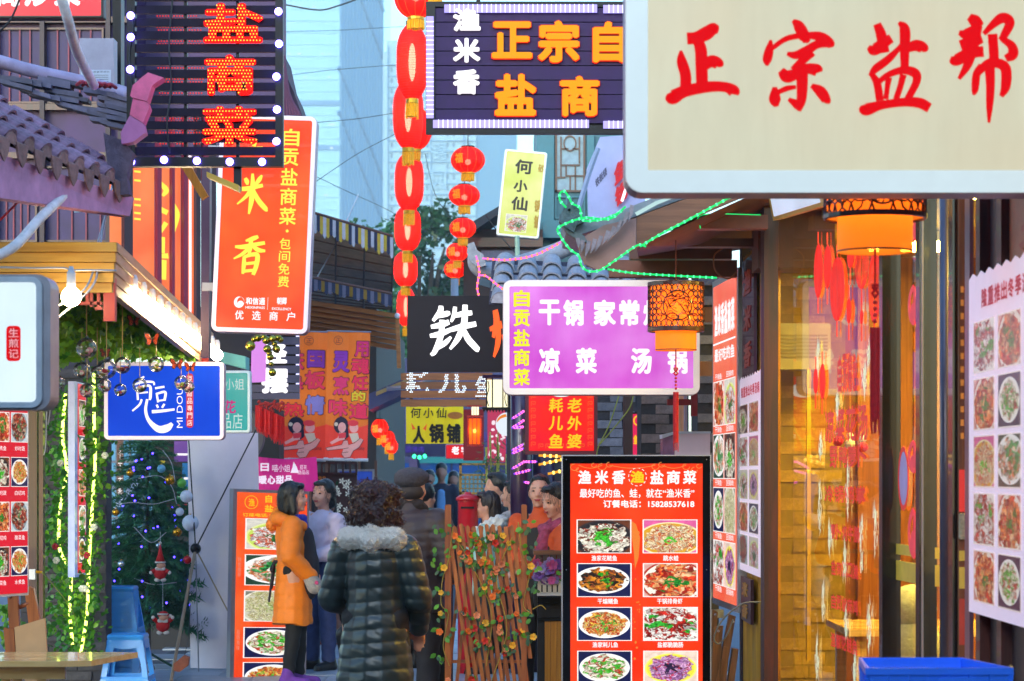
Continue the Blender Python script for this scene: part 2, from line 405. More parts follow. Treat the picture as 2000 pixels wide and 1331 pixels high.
 gm = math_('MULTIPLY',math_('LESS_THAN',math_('ADD',r,math_('MULTIPLY',wob,1.6)),(.34,.2,.05,.22,.05,.1,0,.3,.3,.12,0,.1)[i]),math_('GREATER_THAN',nz.outputs['Fac'],.38))
 gm2 = math_('MULTIPLY',math_('GREATER_THAN',r1,(.97,.98,.8,.95,.85,.86,.72,1,.95,.8,.97,.9)[i]),math_('LESS_THAN',rf,.6))
 foodc = mixc(math_('MAXIMUM',gm,gm2),foodc,gs.outputs[0])
 c = mixc(math_('LESS_THAN',r,.93),rim,pl)
 c = mixc(math_('LESS_THAN',rf,.84),c,foodc)
 bgs = N.new('ShaderNodeVectorMath');bgs.operation = 'SCALE';bgs.inputs[0].default_value = lin(bg)[:3];L.new(math_('ADD',nz.outputs['Fac'],.45),bgs.inputs['Scale'])
 c = mixc(math_('LESS_THAN',r,1.0),bgs.outputs[0],c)
 eu = math_('MINIMUM',u,math_('SUBTRACT',1.0,u));ev = math_('MINIMUM',v,math_('SUBTRACT',1.0,v))
 c = mixc(math_('LESS_THAN',math_('MINIMUM',eu,ev),.022),c,'fff4f0')
 b.inputs['Roughness'].default_value = .3
 if emit:
  dk = N.new('ShaderNodeVectorMath');dk.operation = 'SCALE';dk.inputs['Scale'].default_value = .2;L.new(c,dk.inputs[0]);L.new(dk.outputs[0],b.inputs['Base Color'])
  L.new(c,b.inputs['Emission Color']);b.inputs['Emission Strength'].default_value = emit * EM
 else: L.new(c,b.inputs['Base Color'])
 _M[k] = m;return m
def dq(parent,p,u0,v0,u1,v1,i,n,emit=1.0):
 return MB().quad(p,u0,v0,u1,v1,n).build('dish_photo',dish(i,emit),parent)
def glass(name,col=(1,1,1),a=.12,rough=.02):
 if name in _M: return _M[name]
 m,N,L,b = newmat(name);N.remove(b);out = N['Material Output']
 t = N.new('ShaderNodeBsdfTransparent');t.inputs[0].default_value = tuple(col) + (1,)
 g = N.new('ShaderNodeBsdfGlossy');g.inputs['Roughness'].default_value = rough
 fr = N.new('ShaderNodeFresnel');fr.inputs[0].default_value = 1.5
 ma = N.new('ShaderNodeMath');ma.operation = 'MULTIPLY_ADD';ma.inputs[1].default_value = .85;ma.inputs[2].default_value = a * .1;L.new(fr.outputs[0],ma.inputs[0])
 mx = N.new('ShaderNodeMixShader');L.new(ma.outputs[0],mx.inputs[0]);L.new(t.outputs[0],mx.inputs[1]);L.new(g.outputs[0],mx.inputs[2]);L.new(mx.outputs[0],out.inputs[0])
 _M[name] = m;return m
def shade(name,col,s=.3,tr=.12,base=None):      # lantern cloth: light from the lamp inside comes through
 if name in _M: return _M[name]
 m,N,L,b = newmat(name);out = N['Material Output'];c = lin(base or col)
 b.inputs['Base Color'].default_value = c;b.inputs['Roughness'].default_value = .6;b.inputs['Emission Color'].default_value = lin(col);b.inputs['Emission Strength'].default_value = s * EM
 tl = N.new('ShaderNodeBsdfTranslucent');tl.inputs[0].default_value = lin(col);tp = N.new('ShaderNodeBsdfTransparent');tp.inputs[0].default_value = tuple(x * .72 + .28 for x in lin(col)[:3]) + (1,)
 m1 = N.new('ShaderNodeMixShader');m1.inputs[0].default_value = .55;L.new(b.outputs[0],m1.inputs[1]);L.new(tl.outputs[0],m1.inputs[2])
 m2 = N.new('ShaderNodeMixShader');m2.inputs[0].default_value = tr;L.new(m1.outputs[0],m2.inputs[1]);L.new(tp.outputs[0],m2.inputs[2]);L.new(m2.outputs[0],out.inputs[0])
 _M[name] = m;return m
def voll(name,col,s): pass
BLACK = mat('black_metal','0a070d',.4,var=.1,spec=.25)
DARKP = mat('dark_slat','160820',.6,var=.15,spec=.2)
STEEL = mat('steel','9a9aa4',.35,.7,var=.1)
WHITEP = mat('white_plastic','cfd2d8',.4,var=.05)
CREAM = mat('cream_plastic','d9d2c4',.4,var=.06)
GOLD = mat('gold_trim','d09a20',.35,.6,var=.15)
WOOD_Y = wood('yellow_pine','c98a2c','a5671a',axis=2)
WOOD_YX = wood('yellow_pine_board','d6a440','b98328',axis=0)
WOOD_O = wood('orange_fence_wood','bc6a30','84401a',axis=2)
WOOD_D = wood('dark_red_wood','4c160e','260a08',axis=2,gloss=.12,rough=.5)
WOOD_DX = wood('dark_red_beam','5e3020','3a1a12',axis=0,gloss=.2)
WOOD_B = wood('brown_board','7a4a28','4e2a14',axis=0)
LEAF = mat('leaf_green','4a8a22',.45,var=.25,scale=30,rnd=.45,trans=.35)
LEAFD = mat('leaf_dark','2a5a2c',.45,var=.25,scale=30,rnd=.4,trans=.25)
BRICKG = mat('grey_brick','6c6e7c',.85,var=.3,scale=22,bump=.5,rnd=.25)
MORTAR = mat('mortar','34343c',.95,var=.2,scale=30,bump=.3)
WIRE = mat('black_wire','14141a',.5,var=0)
def wire(pts,r=.006,m=WIRE,name='cable',label=None,cat_='cable',n=8,parent=None):
 o = MB().tube([Vector(q) for q in cat([tuple(x) for x in pts],n)],r,5).build(name,m,parent,smooth=True)
 if not parent: tag(o,label,cat_)
 return o
def brickwall(root,p,u0,v0,u1,v1,bw,bh,m,gap=.1,dep=.03,name='brick',skip=None,limit=300):
 # p's u,v in metres; bricks proud of the mortar sheet
 q = PL((0,0,0),p.U,p.V,p.N)
 ms = [MB().prism(q,[(-bw / 2 * (1 - gap * bh / bw) + U(-.004,.004),-bh / 2 * (1 - gap)),(bw / 2 * (1 - gap * bh / bw),-bh / 2 * (1 - gap) + U(-.003,.003)),(bw / 2 * (1 - gap * bh / bw) + U(-.004,.004),bh / 2 * (1 - gap)),(-bw / 2 * (1 - gap * bh / bw),bh / 2 * (1 - gap) + U(-.003,.003))],0,dep + U(-.004,.004)).mesh(name,m) for _ in range(4)]
 r = 0;v = v0 + bh / 2;cnt = 0
 while v < v1 - bh * .3:
  u = u0 + (bw / 2 if r % 2 == 0 else 0)
  while u < u1 + bw * .1:
   if (not skip or not skip(u,v)) and u0 + bw * .2 < u < u1 - bw * .2 and cnt < limit:
    inst(name,random.choice(ms),Matrix.Translation(p(u,v,U(-.004,.006))),root);cnt += 1
   u += bw
  v += bh;r += 1
def rope(pts,r,m,name,label,cat_='rope light',bead=None,sp=.04,n=6,beadr=None):
 c = [Vector(q) for q in cat([tuple(x) for x in pts],n)]
 root = MB().tube(c,r,6).build(name,m,None,label,cat_,smooth=True)
 if bead:
  mb = MB();acc = 0
  for a,b in zip(c,c[1:]):
   d = (b - a).length;t = sp - acc
   while t < d:
    mb.ball(a + (b - a) * (t / d),beadr or r * 1.4,6,4);t += sp
   acc = (acc + d) % sp if d > 0 else acc
  if mb.v: mb.build('small_bulbs',bead,root,kind='stuff')
 return root
YEL = led('letter_yellow','ffc81e',1.0,'806010');WHT = led('letter_white','fff6fa',1.05,'888888');REDP = led('letter_red','f01020',.75,'900808')
CYANL = led('led_white_blue','d8f0ff',2.6);BULB_B = led('bulb_blue_white','6c5cff',36.0);BULB_W = led('bulb_warm_white','ffe2ac',75.0)
TUBE_V = led('tube_violet','b0a4ff',1.5);CHY = led('channel_letter_orange','ffa60c',1.0,'804000');CHR = led('channel_letter_red','ff2a10',1.0,'801000')
LED_R = led('led_red','ff0c04',1.8,'300000');LED_O = led('led_amber','ffb030',3.2)
# ================================================================== setting and large structure
# ground
g = MB().add([(-1500,-20,0),(1500,-20,0),(1500,3000,0),(-1500,3000,0)],[(0,1,2,3)]).build('ground',mat('ground_far','50586a',.8,var=.2,scale=.5));tag(g,kind='structure')
st = MB().wbox((-3.2,4,-.06),(1.72,46,.004)).build('street',mat('street_joint','3a4050',.9,var=.2));tag(st,kind='structure')
pm = mat('paving_stone','8e9cae',.42,var=.22,scale=6,bump=.15,rnd=.12)
sm_ = [MB().prism(PL((0,0,0),(1,0,0),(0,1,0),(0,0,1)),rr(-.297,-.297,.297,.297,.01,1),0,.012 + i * .002).mesh('paving_slab',pm) for i in range(3)]
for j in range(16):
 for i in range(8): inst('paving_slab',random.choice(sm_),Matrix.Translation((-3.0 + i * .6 + (.3 if j % 2 else 0),18.3 + j * .6,.004)),st)
# --- far towers
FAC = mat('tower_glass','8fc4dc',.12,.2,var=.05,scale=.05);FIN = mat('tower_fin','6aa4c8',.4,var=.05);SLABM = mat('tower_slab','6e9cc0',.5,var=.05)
t = thing('glass_tower','tall glass office tower with vertical fins and diagonal lines fading into haze, left','tower',(-50,780,0))
x0,x1,xc = P(430,0,760).x,P(735,0,760).x,P(663,0,760).x
yb = 760
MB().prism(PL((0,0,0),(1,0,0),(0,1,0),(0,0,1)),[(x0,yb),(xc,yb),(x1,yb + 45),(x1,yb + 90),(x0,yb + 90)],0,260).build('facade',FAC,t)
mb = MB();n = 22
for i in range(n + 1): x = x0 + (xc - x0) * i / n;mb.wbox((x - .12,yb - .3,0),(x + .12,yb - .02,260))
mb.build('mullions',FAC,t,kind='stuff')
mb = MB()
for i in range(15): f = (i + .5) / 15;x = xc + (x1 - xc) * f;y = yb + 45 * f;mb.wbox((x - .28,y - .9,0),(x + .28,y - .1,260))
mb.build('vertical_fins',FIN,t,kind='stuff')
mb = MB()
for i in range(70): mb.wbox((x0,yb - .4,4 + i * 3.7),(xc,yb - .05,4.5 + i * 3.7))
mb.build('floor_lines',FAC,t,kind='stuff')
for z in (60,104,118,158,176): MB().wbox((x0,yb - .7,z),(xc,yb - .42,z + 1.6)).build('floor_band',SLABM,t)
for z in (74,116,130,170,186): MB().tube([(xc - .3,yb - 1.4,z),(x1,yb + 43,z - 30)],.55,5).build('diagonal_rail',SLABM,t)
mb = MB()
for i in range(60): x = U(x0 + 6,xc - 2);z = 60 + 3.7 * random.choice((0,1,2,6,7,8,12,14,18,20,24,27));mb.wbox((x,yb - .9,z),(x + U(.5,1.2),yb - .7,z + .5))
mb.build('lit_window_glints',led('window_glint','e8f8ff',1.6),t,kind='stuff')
t = thing('tower_block','pale white high-rise block with thin horizontal floor lines and a stepped top behind the lanterns','tower',P(860,930,560))
t.location.z = 0;ORG[t.name] = Vector(t.location);Y = 560;p = fpl(Y)
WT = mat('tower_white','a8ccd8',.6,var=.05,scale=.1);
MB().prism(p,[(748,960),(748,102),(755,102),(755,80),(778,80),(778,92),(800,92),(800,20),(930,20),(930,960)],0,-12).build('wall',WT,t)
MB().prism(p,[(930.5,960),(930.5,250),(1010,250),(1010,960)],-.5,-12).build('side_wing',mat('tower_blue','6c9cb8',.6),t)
for k,v in enumerate(range(128,700,21)):
 MB().box(p,757,v,930,v + 1.3,.01,.5).build('floor_ledge',SLABM,t)
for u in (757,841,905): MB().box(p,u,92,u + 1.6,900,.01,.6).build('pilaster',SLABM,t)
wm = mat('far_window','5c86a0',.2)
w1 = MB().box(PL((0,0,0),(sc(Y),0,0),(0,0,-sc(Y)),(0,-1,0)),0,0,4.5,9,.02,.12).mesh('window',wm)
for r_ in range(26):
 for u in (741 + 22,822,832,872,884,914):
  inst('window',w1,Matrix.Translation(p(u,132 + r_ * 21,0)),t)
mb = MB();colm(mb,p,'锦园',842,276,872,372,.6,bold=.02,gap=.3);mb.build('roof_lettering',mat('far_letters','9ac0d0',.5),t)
# --- trees beyond
def tree(loc,h,rad,label,n=2600,m=LEAFD,name='street_tree',sq=.8,lf=.2):
 t = thing(name,label,'tree',loc);L0 = Vector(loc)
 pts = [L0,L0 + Vector((U(-.1,.1),0,h * .3)),L0 + Vector((U(-.2,.2),U(-.1,.1),h * .62))]
 mb = MB();mb.tube(cat([tuple(q) for q in pts],4),[h * .03 - i * h * .002 for i in range(9)],8)
 tops = []
 for k in range(9):
  a = U(0,6.28);q = pts[2] + Vector((math.cos(a) * rad * U(.3,.8),math.sin(a) * rad * U(.3,.8),h * U(-.1,.25)))
  mb.tube(cat([tuple(pts[1] + (pts[2] - pts[1]) * U(.2,1)),tuple((pts[2] + q) / 2 + Vector((0,0,.1))),tuple(q)],3),[h * .012,h * .011,h * .01,h * .009,h * .007,h * .005,h * .003],5);tops.append(q)
 mb.build('trunk',mat('bark','3a3028',.9,bump=.5),t,smooth=True)
 cl = [(L0 + Vector((0,0,h * .72)) + Vector((U(-1,1) * rad * .75,U(-1,1) * rad * .75,U(-1,1) * h * .26 * sq)),rad * U(.22,.45)) for _ in range(26)]
 mb = MB()
 for k in range(n):
  c,r = random.choice(cl);d = Vector((random.gauss(0,1),random.gauss(0,1),random.gauss(0,1))).normalized() * r * (R() ** .35)
  q = c + d;a = Vector((U(-1,1),U(-1,1),U(-.9,.3))).normalized() * lf * U(.6,1.3);b = a.cross(Vector((U(-1,1),U(-1,1),U(-1,1)))).normalized() * lf * .3
  mb.add([q,q + a * .5 + b,q + a,q + a * .5 - b],[(0,1,2,3)])
 mb.build('crown',m,t,kind='stuff')
 return t
def at(px,Y,z=0): return (P(px,0,Y).x,Y,z)
tree(at(690,62),8.6,1.6,'bushy dark tree rising over the striped awning left of the long lanterns',3800,lf=.24)
tree(at(842,66),9.4,1.5,'dark leafy tree behind the chain of round red lanterns',3800,lf=.24)
tree(at(775,70),7.4,1.9,'low dark tree behind the long lantern chain',3200,lf=.24)
tree(at(620,56),5.0,1.6,'low tree mostly hidden under the striped awnings',1800,lf=.22)
tree(at(742,50),3.9,1.1,'small dark tree behind the two orange banners',1800,lf=.16)
# --- alley end: far building
def shopblock(name,label,p,u0,v0,u1,v1,dep,m,cat_='building'):
 t = thing(name,label,cat_,p((u0 + u1) / 2,v1,0));MB().box(p,u0,v0,u1,v1,-dep,0).build('wall',m,t);return t
p = fpl(46);NAVY = mat('navy_wall','1e2450',.7,var=.3,scale=2,emit=.12,ecol='202868')
t = shopblock('far_shop','dark blue shop front with glass doors at the end of the alley',p,560,700,1010,1110,6,NAVY)
for u0,u1 in ((735,800),(820,880),(884,950)):
 MB().box(p,u0,905,u1,1060,.002,.02).build('window',mat('blue_window','14306a',.1,emit=.5,ecol='1c4e8c'),t)
for u in (800,950,1000): MB().box(p,u,895,u + 16,1080,.03,.2).build('column',mat('violet_column','281850',.5),t)
MB().box(p,820,893,950,905,.03,.15).build('transom_light',led('teal_light','2090a0',.8),t)
MB().box(p,822,925,945,990,.025,.03).build('bright_window',led('cyan_window','3a90b8',.7),t)
MB().prism(fpl(43),[(700,820),(960,846),(960,862),(700,862)],0,.5).build('shop_awning',mat('violet_awning','2a2068',.6,emit=.15),None,'dark violet awning over the far shop front','awning')
for i,(u,v) in enumerate(((777,891),)): MB().ball(P(u,v,40),.06,10,8).build('hanging_bulb',led('bulb_warm_far','ffe080',8),None,'single warm bulb glowing in the dark blue alley','light bulb')
rope([P(800,886,40),P(812,893,40),P(824,893,40),P(836,889,40)],.012,WIRE,'string_light','short string of green bulbs at the end of the alley','string light',led('bulb_green','30f090',5),.09,beadr=.035)
p = fpl(47)
# left side far building (dark wood)
DKW = mat('dark_wall','181622',.7,var=.3,scale=3)
t = shopblock('timber_shop','dark timber shop building behind the orange banners and awnings',fpl(30),380,600,735,1190,8,DKW)
for u in range(540,735,32): MB().box(fpl(30),u,900,u + 5,1185,.002,.05).build('post',WOOD_D,t)
# brown lattice screen with white flowers + house emblem
p = fpl(25.5)
t = thing('wooden_screen','brown wooden screen with painted white flowers and an orange house emblem','screen',p(660,1235,0))
MB().box(p,614,925,697,1236,-.06,0).build('board',mat('brown_screen','4a2420',.6,var=.2),t)
MB().box(p,612,902,698,907,-.05,.02).build('top_rail',WOOD_D,t);MB().box(p,612,923,698,928,.002,.03).build('mid_rail',WOOD_D,t)
for u in (612,627,641,655,668,682,694): MB().box(p,u,907,u + 4,923,-.03,.01).build('baluster',WOOD_D,t)
mb = MB();mb.flat(p,[(619,942),(628,935),(637,942),(634,942),(634,950),(622,950),(622,942)],.004);mb.ring(p,ell(625,933,3,2,8),ell(625,933,2,1.2,8),.004,.005);mb.ring(p,ell(633,933,3,2,8),ell(633,933,2,1.2,8),.004,.005)
mb.box(p,620,955,628,959,.004,.006);mb.build('emblem',mat('emblem_orange','e08838',.6,emit=.3),t)
fm = MB()
for k in range(5):
 a = k * 72;fm.prism(PL((0,0,0),(.0054,0,0),(0,0,-.0054),(0,-1,0)),[(0,0),(4.5 * math.cos(math.radians(a - 24)),4.5 * math.sin(math.radians(a - 24))),(7 * math.cos(math.radians(a)),7 * math.sin(math.radians(a))),(4.5 * math.cos(math.radians(a + 24)),4.5 * math.sin(math.radians(a + 24)))],0,.004)
fme = fm.mesh('painted_flower',mat('flower_white','e8e4d0',.6,emit=.15))
for i,(u,v) in enumerate(((668,940),(680,942),(675,950),(657,955),(661,964),(680,965),(663,988),(659,999),(676,996),(684,955))):
 o = inst('painted_flower',fme,Matrix.Translation(p(u,v,.006 + i * .0008)),t);MB().flat(p,ell(u,v,1.5,1.5,8),.014 + i * .001).build('flower_centre',mat('flower_yellow','c8b020',.6),o)
mb = MB()
for u,v in ((655,945),(687,975),(690,958),(672,1008),(664,1012),(680,1010),(690,1006),(656,1008)): mb.flat(p,[(u,v),(u + 4,v - 7),(u + 7,v - 1),(u + 4,v + 4)],.005)
mb.build('painted_leaves',LEAFD,t)
p = fpl(27);t = thing('notice_board','blue notice board with a pale frame beside the flowered screen','notice board',p(700,1050,0))
MB().box(p,660,918,730,1060,-.05,0).build('board',mat('blue_board','2848a8',.5,emit=.25),t);MB().ring(p,[(659,917),(731,917),(731,1061),(659,1061)],[(663,921),(727,921),(727,1057),(663,1057)],-.02,.01).build('frame',STEEL,t)
mb = MB();txt(mb,p,'福',690,935,722,952,.012,bold=.03);mb.build('print',mat('print_purple','502060'),t)
# --- awnings left-middle
def awning(label,A,B,C,D,nst,cols,drop,ribs=True,frame=True):
 """A,B front edge ends; C,D back edge ends; valance of stripes on the front edge"""
 A,B,C,D = map(Vector,(A,B,C,D));t = thing('awning',label,'awning',(A + B) / 2 - Vector((0,0,drop)))
 MB().add([A,B,D,C],[(0,1,2,3)]).build('canvas',mat('awning_canvas','c4a488',.85,var=.35,scale=4),t)
 w = (B - A)
 for i in range(nst):
  q = PL(A + w * (i / nst),w / nst,(0,0,-1),(0,-1,0));dd = drop * (1 + .12 * math.sin(i * 1.5))
  MB().prism(q,[(0,-.01),(1,-.01),(1,dd * 1.0),(.5,dd * 1.12),(0,dd * 1.0)],0,.004 + .004 * (i % 2)).build('valance_stripe',cols[i % len(cols)],t)
 for i in range(4):
  a = A + w * (i / 3);c = C + (D - C) * (i / 3);MB().tube([a - Vector((0,0,.03)),c - Vector((0,0,.03))],.012,5).build('frame_arm',mat('rust_pipe','5a4038',.6),t)
 for k in (.15,.3,.45,.6,.75,.9): MB().tube([A + (C - A) * k - Vector((0,0,.02)),B + (D - B) * k - Vector((0,0,.02))],.008,4).build('batten',mat('batten_brown','8a6450',.7),t)
 MB().tube([A,B],.016,6).build('front_rail',mat('rust_pipe','5a4038',.6),t)
 return t
yb_ = mat('canvas_yellow','c0a838',.8);bl = mat('canvas_navy','28304e',.8);wh = mat('canvas_white','b8bcc8',.8)
awning('raised striped awning with yellow, navy and white valance beside the red upright sign',P(600,412,25),P(768,462,25),P(600,560,30),P(765,575,30),27,[yb_,bl,wh,bl,yb_,wh],.19)
awning('lower striped awning with a dark yellow and navy valance',P(600,540,24.7),P(765,574,24.7),P(600,590,28),P(765,605,28),24,[mat('canvas_ochre','8a6a20',.8),bl,mat('canvas_grey','6a6a80',.8),bl],.12)
t = thing('timber_canopy','orange lit timber canopy below the two striped awnings','canopy',P(700,690,25))
for k in range(7):
 p = fpl(25 + k * .1);v = 588 + k * 9
 MB().prism(p,[(590,v - 4 + k),(780,v + 26 + k * 1.5),(780,v + 34 + k * 1.5),(590,v + 6 + k)],0,-.1).build('plank',wood('canopy_plank','a8682a','7c4718',axis=0),t)
MB().prism(fpl(24.9),[(772,612),(780,614),(784,720),(776,720)],0,.06).build('edge_board',wood('canopy_plank','a8682a','7c4718',axis=0),t)
MB().ball(P(776,617,24.8),.03,8,6).build('knob',WHITEP,t)
MB().tube([P(755,760,28),P(792,757,28),P(860,740,29)],.03,6).build('street_rail',STEEL,None,'pale diagonal pipe below the timber canopy','pipe')
for k,(v,m_) in enumerate(((758,'violet'),(772,'yellow'))):
 pass
t = thing('alley_canopy','dark blue and tan sloping canopy on the left of the alley under the slatted board','canopy',P(770,830,29))
MB().prism(fpl(29),[(720,770),(800,735),(800,765),(720,802)],0,-1.2).build('cover',mat('blue_tarp','283468',.5,emit=.1),t)
MB().prism(fpl(28.9),[(735,766),(798,740),(798,746),(735,774)],0,.05).build('edge_board',mat('tan_edge','a08858',.6),t)
t = thing('road_sign_back','purple-red rounded sign far behind the orange banner','sign',P(733,770,31));MB().prism(fpl(31),rr(718,731,743,800,5),0,-.05).build('plate',mat('purple_red','7a1848',.5,emit=.2),t)
# --- left dark upper building
p = fpl(19)
DP = mat('dark_purple_wall','341c50',.6,var=.35,scale=4)
t = shopblock('left_building','dark purple timber building with barred windows behind the tiled eave',p,-500,-160,262,600,4,DP)
for u0,u1,v0,v1 in ((-20,80,60,200),(92,200,60,200),(0,70,330,470),(86,225,330,470)):
 w = MB().box(p,u0,v0,u1,v1,.003,.01).build('window',mat('dim_window','281a50',.6,var=.4,scale=5),t)
 MB().ring(p,[(u0 - 4,v0 - 4),(u1 + 4,v0 - 4),(u1 + 4,v1 + 4),(u0 - 4,v1 + 4)],[(u0,v0),(u1,v0),(u1,v1),(u0,v1)],.002,.04).build('frame',WOOD_D,w)
 for k in range(1,5): u = u0 + (u1 - u0) * k / 5;MB().box(p,u - 1.5,v0,u + 1.5,v1,.012,.03).build('bar',mat('plum_post','6a1436'),w)
for v in (36,206,300,478): MB().box(p,-300,v,262,v + 12,.003,.08).build('beam',WOOD_D,t)
for u in (-10,82,210,234): MB().box(p,u,-100,u + 9,600,.045,.1).build('pillar',mat('dark_post','241424'),t)
MB().box(fpl(19.6),262,-160,552,345,-.3,0).build('side_wall',DP,t)
MB().prism(fpl(13.4),[(225,-100),(243,-100),(243,235),(229,235)],0,.12).build('downpipe',BLACK,None,'black vertical post left of the LED sign','post')
p = fpl(13.0);t = thing('electric_box','grey metal meter box with a pale notice pasted on it, behind the white pole','box',p(190,168,0))
MB().box(p,155,75,222,166,-.12,0).build('case',mat('box_grey','9a96a8',.5),t);MB().box(p,158,137,217,164,.001,.003).build('notice',mat('notice_pale','b8c0d0',.7,emit=.1),t)
mb = MB();row(mb,p,'注意事項通告',176,139,214,143,.005);
for k in range(4): mb.box(p,178,147 + k * 4,212,148 + k * 4,.004,.005)
mb.build('notice_print',mat('grey_print','60606c',.7),t)
t = thing('paper_notice','pale blue paper notice hanging crooked under the tiled eave','notice',P(178,415,12.4));p = fpl(12.4)
MB().prism(p,[(140,368),(213,378),(208,409),(145,416)],0,.003).build('sheet',mat('paper_blue','9cc0cc',.7,emit=.15),t)
mb = MB();row(mb,p,'关于通知公告',150,384,200,388,.005)
for k in range(5): mb.box(p,152,391 + k * 4,200 - 8 * (k % 3),392 + k * 4,.004,.005)
mb.build('print',mat('grey_print','60606c'),t)
# white wrapped poles
PW = mat('wrapped_pole','e4d8d4',.6,var=.25,scale=20,bump=.4)
MB().tube(cat([tuple(P(112,-30,11.2)),tuple(P(133,40,11.3)),tuple(P(150,100,11.6)),tuple(P(184,168,12.0))],6),.024,10).build('wrapped_pole',PW,None,'pale wrapped pole slanting down from the top edge onto the tiled eave','pole',smooth=True)
MB().tube(cat([tuple(P(-20,508,10.4)),tuple(P(30,480,10.5)),tuple(P(80,425,10.8)),tuple(P(142,366,11.4))],6),.022,10).build('wrapped_pole',PW,None,'pale bent pole rising to the right under the tiled eave','pole',smooth=True)
wire([P(-10,70,11),P(20,40,11),P(42,-10,11)],.005,WIRE,'cable','black cable cutting the top left corner')
wire([P(-10,440,11.5),P(30,400,11.6),P(60,370,11.8),P(80,340,12)],.006,mat('red_wire','a01020',.5),'cable','red cable drooping in front of the dark windows')
wire([P(220,360,12.2),P(205,430,12.0),P(192,500,11.7),P(180,560,11.5),P(100,632,11.3)],.006,mat('white_wire','b0b0b8',.5),'cable','white cable hanging across the yellow canopy edge')
wire([P(208,415,12.2),P(190,480,11.9),P(182,530,11.6),P(160,570,11.4),P(100,605,11.3)],.005,mat('white_wire','b0b0b8',.5),'cable','second white cable hanging over the yellow canopy')
# --- barrel tiled roofs
TILE = mat('roof_tile','8e6a7e',.75,var=.35,scale=30,bump=.5,rnd=.25);TILEP = mat('roof_tile_dark','3a3444',.8,var=.4,scale=30,bump=.5)
def barrel(r,L_,m,name='roof_tile',k=8):       # half barrel along +X, wider at the low end
 vs = [];
 for x,rad in ((0,r),(L_,r * .86)):
  for rr_ in (rad,rad - .012):
   for i in range(k + 1): a = math.pi * i / k;vs.append((x,rr_ * math.cos(a),rr_ * math.sin(a)))
 n = k + 1;fs = []
 for i in range(k): fs += [(i,i + 1,2 * n + i + 1,2 * n + i),(n + i + 1,n + i,3 * n + i,3 * n + i + 1),(i + 1,i,n + i,n + i + 1),(2 * n + i,2 * n + i + 1,3 * n + i + 1,3 * n + i)]
 fs += [(0,2 * n,3 * n,n),(k,n + k,3 * n + k,2 * n + k)]
 return MB().add(vs,fs).mesh(name,m,smooth=False)
def frame_m(x,z,loc):      # matrix whose X is x and Z near z
 x = Vector(x).normalized();y = Vector(z).cross(x).normalized();z = x.cross(y)
 M_ = Matrix((x,y,z)).transposed().to_4x4();M_.translation = loc;return M_
def tile_roof(t,E0,E1,up,lenf,ncol,r,tl,drip=True,m=TILE,endm=None,pan=True):
 E0,E1,up = Vector(E0),Vector(E1),Vector(up).normalized();e = (E1 - E0);nrm = e.cross(up).normalized()
 if nrm.z < 0: nrm = -nrm
 bm_ = barrel(r,tl,m);wcol = e.length / ncol
 if pan:
  vs = []
  for i in range(ncol + 1):
   q = E0 + e * (i / ncol);l = lenf(i / ncol);vs += [q - nrm * .02,q + up * l - nrm * .02]
  MB().add(vs,[(2 * i,2 * i + 2,2 * i + 3,2 * i + 1) for i in range(ncol)]).build('roof_deck',TILEP,t)
  # curved pan tiles between the barrels
  pm_ = MB();kk = 5;vs = []
  for x in (0,tl * 1.05):
   for i in range(kk + 1): a = -1 + 2 * i / kk;vs.append((x,a * wcol * .42,(.022 if x == 0 else .01) + .03 * (a * a - 1)))
  vs2 = [(v[0],v[1],v[2] - .01) for v in vs];n2 = kk + 1
  pm_.add(vs + vs2,[(i,i + 1,n2 + i + 1,n2 + i) for i in range(kk)] + [(i + 1,i,2 * n2 + i,2 * n2 + i + 1) for i in range(kk)]);pme = pm_.mesh('pan_tile',m)
 for i in range(ncol):
  f = (i + .5) / ncol;q = E0 + e * f;l = lenf(f);k = 0;d = 0
  while d < l - tl * .3:
   loc = q + up * d + nrm * U(0,.006);side = U(-.006,.006)
   inst('roof_tile',bm_,frame_m(up + nrm * (-.09) + e.normalized() * U(-.02,.02),nrm,loc + e.normalized() * side),t)
   if pan and i < ncol - 1: inst('pan_tile',pme,frame_m(up - nrm * .06,nrm,q + e * (.5 / ncol) + up * d + nrm * .005),t)
   d += tl * .82;k += 1
  if drip:
   ed = e.normalized();
   q2 = PL(q - up * .012 + nrm * r * .05,ed,(0,0,-1),-up);mb = MB()
   mb.prism(q2,[(-r * .95,0),(-r * .6,-r * .75),(0,-r),(r * .6,-r * .75),(r * .95,0)],0,.015);mb.build('end_tile',endm or m,t)
   if i < ncol - 1:
    q3 = PL(q + e * (.5 / ncol) - up * .02,ed,(0,0,-1),-up)
    MB().prism(q3,[(-wcol * .34,-.02),(wcol * .34,-.02),(wcol * .2,.05),(0,.085),(-wcol * .2,.05)],0,.014).build('drip_tile',endm or m,t)
t = thing('tiled_eave','weathered grey barrel-tile eave with a pink upturned corner, near the upper left','roof',(-2.1,11,2.7))
E0 = P(-40,255,10.2);E1 = P(252,366,12.0)
tile_roof(t,E0,E1,(-.82,.25,.62),lambda f: 1.25 - .98 * f,9,.058,.2,endm=mat('end_tile','86605a',.8,var=.4,scale=25,bump=.6,rnd=.2))
MB().add([E0 + Vector((0,.03,-.07)),E1 + Vector((0.02,.03,-.05)),E1 + Vector((0,.03,-.14)),E0 + Vector((0,.03,-.27)),E0 + Vector((-.05,.1,-.07)),E1 + Vector((-.05,.1,-.05)),E1 + Vector((-.05,.1,-.14)),E0 + Vector((-.05,.1,-.27))],[(0,1,2,3),(7,6,5,4),(3,2,6,7),(0,4,5,1),(1,5,6,2),(0,3,7,4)]).build('fascia',mat('pinkish_plaster','c488ac',.8,var=.3,scale=8,bump=.3),t)
